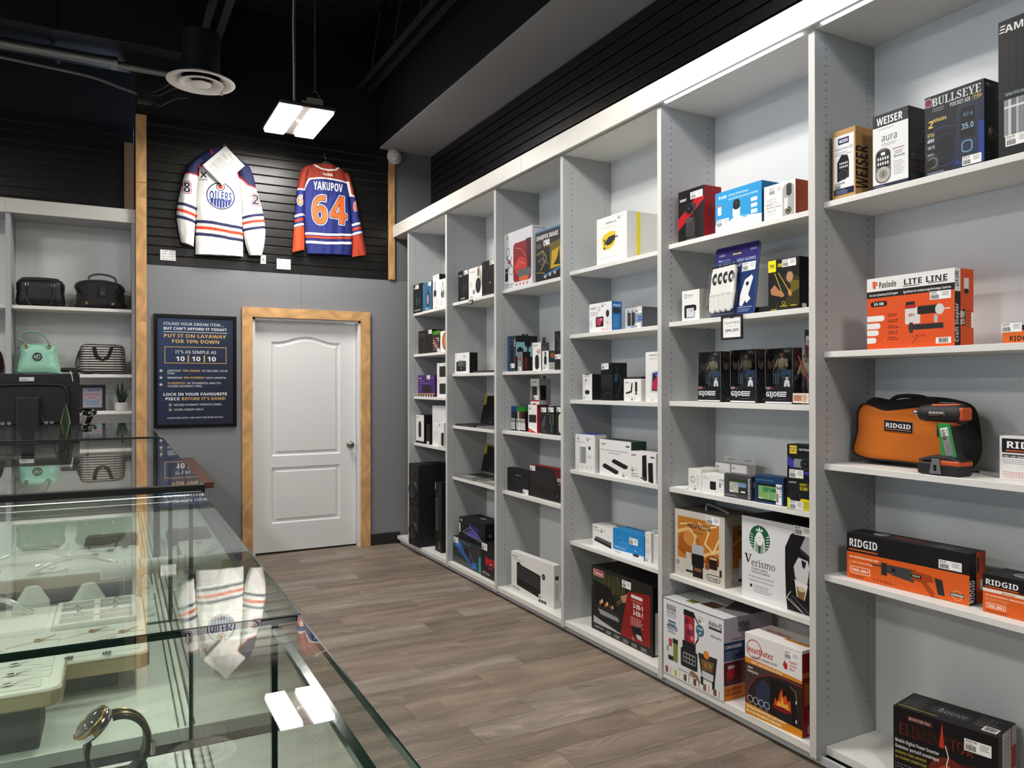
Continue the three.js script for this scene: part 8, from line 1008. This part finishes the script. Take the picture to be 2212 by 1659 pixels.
function necklace(label, x, y, z, L, turn, gold) {
  const o = thing('necklace', label, 'necklace', toWorld(x, y, z), PHI + turn, 'necklaces on the trays'); const m = gold ? M.gold : M.silver;
  part('chain', tube([[-L * 0.5, 0.001, 0.012], [-L * 0.2, 0.001, 0.006], [L * 0.16, 0.0015, 0.0], [L * 0.5, 0.001, -0.022], [L * 0.16, 0.0015, -0.002], [L * 0.5, 0.001, 0.024]], 0.0006, 48, 4), m, o);
  part('pendant', gx(new THREE.SphereGeometry(0.5, 14, 8).scale(0.022, 0.006, 0.011), L * 0.12, 0.003, 0), m, o); part('bail', gx(new THREE.TorusGeometry(0.003, 0.001, 6, 10), L * 0.12 + 0.013, 0.003, 0, Math.PI / 2), m, o);
}
let nk = 0;
for (const [x, z] of [[-0.31, -2.22], [-0.25, -2.14], [-0.19, -2.26], [-0.07, -2.28], [-0.05, -2.18], [0.0, -2.24]]) necklace('fine gold necklace on the large tray, ' + ORD[nk++] + ' from its far corner', x, 0.8395, z, 0.12, 0.3, true);
nk = 0; for (const z of [-1.992, -1.927, -1.865]) necklace('silver pendant necklace on the small front tray, ' + ['far', 'middle', 'near'][nk++] + ' row', -0.215, 0.869, z, 0.13, 0.12, false);
function jewel(name, label, x, y, z, s, kind) {
  const o = thing(name, label, kind, toWorld(x, y, z), PHI, kind === 'ring' ? 'rings on the trays' : 'earrings on the trays');
  if (kind === 'ring') { part('band', gx(new THREE.TorusGeometry(0.009 * s, 0.0013 * s, 8, 20), 0, 0.008 * s, 0, 0, 0.5), M.silver, o); part('stone', gx(new THREE.OctahedronGeometry(0.004 * s), 0, 0.018 * s, 0), M.silver, o); }
  else { const g = []; for (let i = 0; i < 7; i++) { const t = i / 7 * Math.PI * 2; g.push(gx(new THREE.OctahedronGeometry(0.0035 * s), i ? Math.cos(t) * 0.007 * s : 0, 0.003 * s, i ? Math.sin(t) * 0.007 * s : 0)); } part('cluster', merge(g), M.silver, o); part('post', gx(cyl(0.001, 0.001, 0.006, 6), 0, 0.001, 0), M.silver, o); }
}
{ let i = 0; for (const [x, z] of [[-0.005, -2.495], [-0.005, -2.44], [0.0, -2.55], [-0.1, -2.495], [-0.095, -2.44]]) jewel('ring', 'silver ring in the ring block, ' + ORD[i++] + ' slot', x, 0.8395, z, 1.1, 'ring');
  i = 0; for (const [x, z] of [[-0.3, -2.09], [-0.21, -2.088], [-0.1, -2.086], [-0.02, -2.084]]) jewel('earring', 'sparkling cluster earring on the front edge of the large tray, ' + ORD[i++], x, 0.8365, z, 1.2, 'earring');
  i = 0; for (const [x, z] of [[-0.07, -3.25], [-0.02, -3.3], [0.03, -3.35], [-0.24, -3.15], [-0.2, -3.1], [-0.16, -3.05], [-0.39, -3.15], [-0.36, -3.1]]) jewel('earring', 'silver earring on the far tray, ' + ORD[i++] + ' from the gold rim', x, 0.849, z, 1.4, 'earring'); }
for (const [n, x, z, r] of [['curved over the far tray at the back', -0.27, -3.22, 0.3], ['curved over the far tray at the front', -0.12, -3.03, 0.3], ['curved over the large tray', -0.31, -2.56, 0.2]]) { // bracelet ramps
  const o = thing('bracelet_ramp', 'white bracelet ramp ' + n, 'bracelet ramp', toWorld(x, n.includes('large') ? 0.8405 : 0.8465, z), PHI, 'bracelet ramps');
  const q = []; for (let i = 0; i <= 16; i++) { const t = i / 16; q.push([-r / 2 + r * t, 0.05 * Math.sin(Math.PI * t)]); } for (let i = 16; i >= 0; i--) { const t = i / 16; q.push([-r / 2 + 0.012 + (r - 0.024) * t, 0.05 * Math.sin(Math.PI * t) - 0.006]); }
  part('ramp', extr(q, 0.03).translate(0, 0.001, -0.015), cream, o); part('bracelet', tube(q.slice(0, 17).map(([a, b]) => [a, b + 0.002, 0]), 0.0016, 40, 5), M.silver, o);
}
for (const [n, x, z, s] of [['near the bracelet bar', -0.085, -2.86, 1], ['by the left edge of the picture', -0.245, -2.9, 1], ['farthest back', -0.27, -3.5, 0.9]]) { // faceted white ring cones
  const o = thing('ring_stand', 'white faceted ring stand ' + n, 'ring stand', toWorld(x, DECK, z), PHI + 0.5, 'white ring stands');
  const g = new THREE.CylinderGeometry(0.052 * s, 0.052 * s, 0.05 * s, 6).toNonIndexed(); g.computeVertexNormals(); part('base', g.translate(0, 0.025 * s, 0), cream, o);
  const h = new THREE.CylinderGeometry(0.02 * s, 0.049 * s, 0.05 * s, 6).toNonIndexed(); h.computeVertexNormals(); part('cone', h.translate(0.004, 0.076 * s, 0), cream, o);
}
{ const o = thing('bracelet_bar', 'white padded bracelet T-bar with bangles', 'bracelet stand', toWorld(0.06, DECK, -2.78), PHI + 0.08);
  part('bar', gx(cyl(0.026, 0.026, 0.2, 32), -0.005, 0.155, 0, 0, 0, Math.PI / 2), cream, o); part('post', cyl(0.014, 0.014, 0.14, 20).translate(0, 0.07, 0), cream, o); part('foot', extr(roundRect(0.1, 0.09, 0.02, 4), 0.01, 0.002).rotateX(-Math.PI / 2), cream, o); }
for (let i = 0; i < 6; i++) { const gold = i > 3; const o = thing('bangle', (gold ? 'gold' : 'silver') + ' bangle on the padded bar, ' + ORD[i] + ' from its near end', 'bangle', toWorld(0.0 + i * 0.022 + (gold ? 0.01 : 0), DECK + 0.155, -2.78), PHI + 0.08, 'bangles on the padded bar');
  const r = gold ? 0.034 : 0.0275; part('hoop', gx(new THREE.TorusGeometry(r, 0.0011, 6, 40), 0, 0.0265 - r + 0.0005, 0, 0, Math.PI / 2), gold ? M.gold : M.silver, o); if (i % 2) part('charm', rb(0.003, 0.014, 0.012, 0.001, 0, 0.0265 - 2 * r - 0.004, 0), M.paper, o); }
for (const [n, x, z] of [['long', 0.02, -2.72], ['short', 0.055, -2.7]]) { const o = thing('price_tag', n + ' silver tag on string under the padded bar', 'tag', toWorld(x, DECK + 0.06, z), PHI); part('string', rod([0, 0.07, -0.03], [0, 0.01, 0], 0.0008, 5), M.silver, o); part('tag', rb(0.016, n === 'long' ? 0.04 : 0.024, 0.001, 0.0004, 0, -0.012, 0), M.paper, o); }
{ const [g, m] = printed(0.07, 0.045, 0.001, (a) => a.bg('#e6e9e2').L('#777', 16, 20, 60, 2, 16, 6).L('#999', 10, 60, 70, 2, 16, 6), 800); const o = thing('info_card', 'small white note card lying on the deck near the track', 'card', toWorld(0.09, DECK + 0.001, -3.05), PHI); part('card', g, m, o, [0, 0.012, 0], [-1.0, 0, 0]); part('easel', rb(0.03, 0.03, 0.002, 0.0005, 0, 0.006, -0.016), M.paper, o, null, [0.6, 0, 0]); }
{ // far counter: covered cushions seen through the tops
  for (const [i, x, z] of [[0, -0.3, -3.9], [1, -0.02, -4.0]]) { const o = thing('jewellery_cushion', i ? 'dark cushion with chains in the far counter' : 'pale cushion with chains in the far counter', 'cushion', toWorld(x, DECK, z), PHI); part('cushion', rb(0.22, 0.05, 0.2, 0.02, 0, 0.025, 0, 3), i ? std({ color: 0x6d5f58, roughness: 0.9 }) : cream, o); part('chain', tube([[-0.08, 0.052, 0.05], [0, 0.053, 0.02], [0.08, 0.052, 0.05], [0.02, 0.053, -0.05]], 0.001, 30, 4), M.gold, o); } }
{ // wristwatch on a clear block
  const o = thing('watch_riser', 'clear acrylic block under the wristwatch', 'display block', toWorld(0.0, DECK, -0.915), PHI); part('block', rb(0.07, 0.325, 0.07, 0.002, 0, 0.163, 0), M.clear, o); part('pad', rb(0.06, 0.006, 0.06, 0.002, 0, 0.329, 0), M.blackMatt, o);
  const w = thing('wristwatch', 'black and gold wristwatch standing open on its strap', 'watch', toWorld(0.0, DECK + 0.332, -0.91), PHI + 0.12);
  const strap = std({ color: 0x101011, roughness: 0.35 });
  const ell = (t) => [0.031 * Math.cos(t), 0.037 + 0.036 * Math.sin(t)];
  const band = (t0, t1) => { const q = []; const n = 26; for (let i = 0; i <= n; i++) { const [a, b] = ell(t0 + (t1 - t0) * i / n); q.push([a, b]); } for (let i = n; i >= 0; i--) { const t = t0 + (t1 - t0) * i / n; q.push([0.0262 * Math.cos(t), 0.037 + 0.0312 * Math.sin(t)]); } return extr(q, 0.022, 0.0008).translate(0, 0, -0.011); };
  part('strap', band(-1.45, 1.75), strap, w); part('strap', band(2.75, 4.65), strap, w);
  part('strap_trim', merge([tube([...Array(14)].map((_, i) => { const t = -0.4 + 2.1 * i / 13; return [0.0318 * Math.cos(t), 0.037 + 0.0365 * Math.sin(t), 0.006]; }), 0.0012, 24, 5), tube([...Array(14)].map((_, i) => { const t = -0.4 + 2.1 * i / 13; return [0.0318 * Math.cos(t), 0.037 + 0.0365 * Math.sin(t), -0.006]; }), 0.0012, 24, 5)]), M.gold, w);
  const cs = part('case', gx(lathe([[0, 0], [0.018, 0], [0.02, 0.003], [0.02, 0.008], [0.017, 0.011], [0, 0.011]], 40), 0, 0, 0), M.silver, w, [-0.018, 0.06, 0], [0, 0, 0.72]);
  part('bezel', gx(new THREE.TorusGeometry(0.0185, 0.0016, 8, 48), 0, 0.0105, 0, Math.PI / 2), M.gold, cs); part('dial', cyl(0.0165, 0.0165, 0.0006, 36).translate(0, 0.0112, 0), M.blackGloss, cs); part('crystal', gx(new THREE.SphereGeometry(0.5, 24, 10, 0, 6.3, 0, Math.PI / 2).scale(0.034, 0.012, 0.034), 0, 0.0114, 0), M.clear, cs); part('crown', gx(cyl(0.003, 0.003, 0.005, 14), 0, 0.006, 0.022, Math.PI / 2), M.gold, cs);
  part('buckle', rb(0.005, 0.014, 0.024, 0.001, 0.033, 0.03, 0), M.silver, w);
}
scene.traverse((o) => { if (o.isMesh || o.isInstancedMesh) { o.castShadow = true; o.receiveShadow = true; } });
renderer.render(scene, camera);
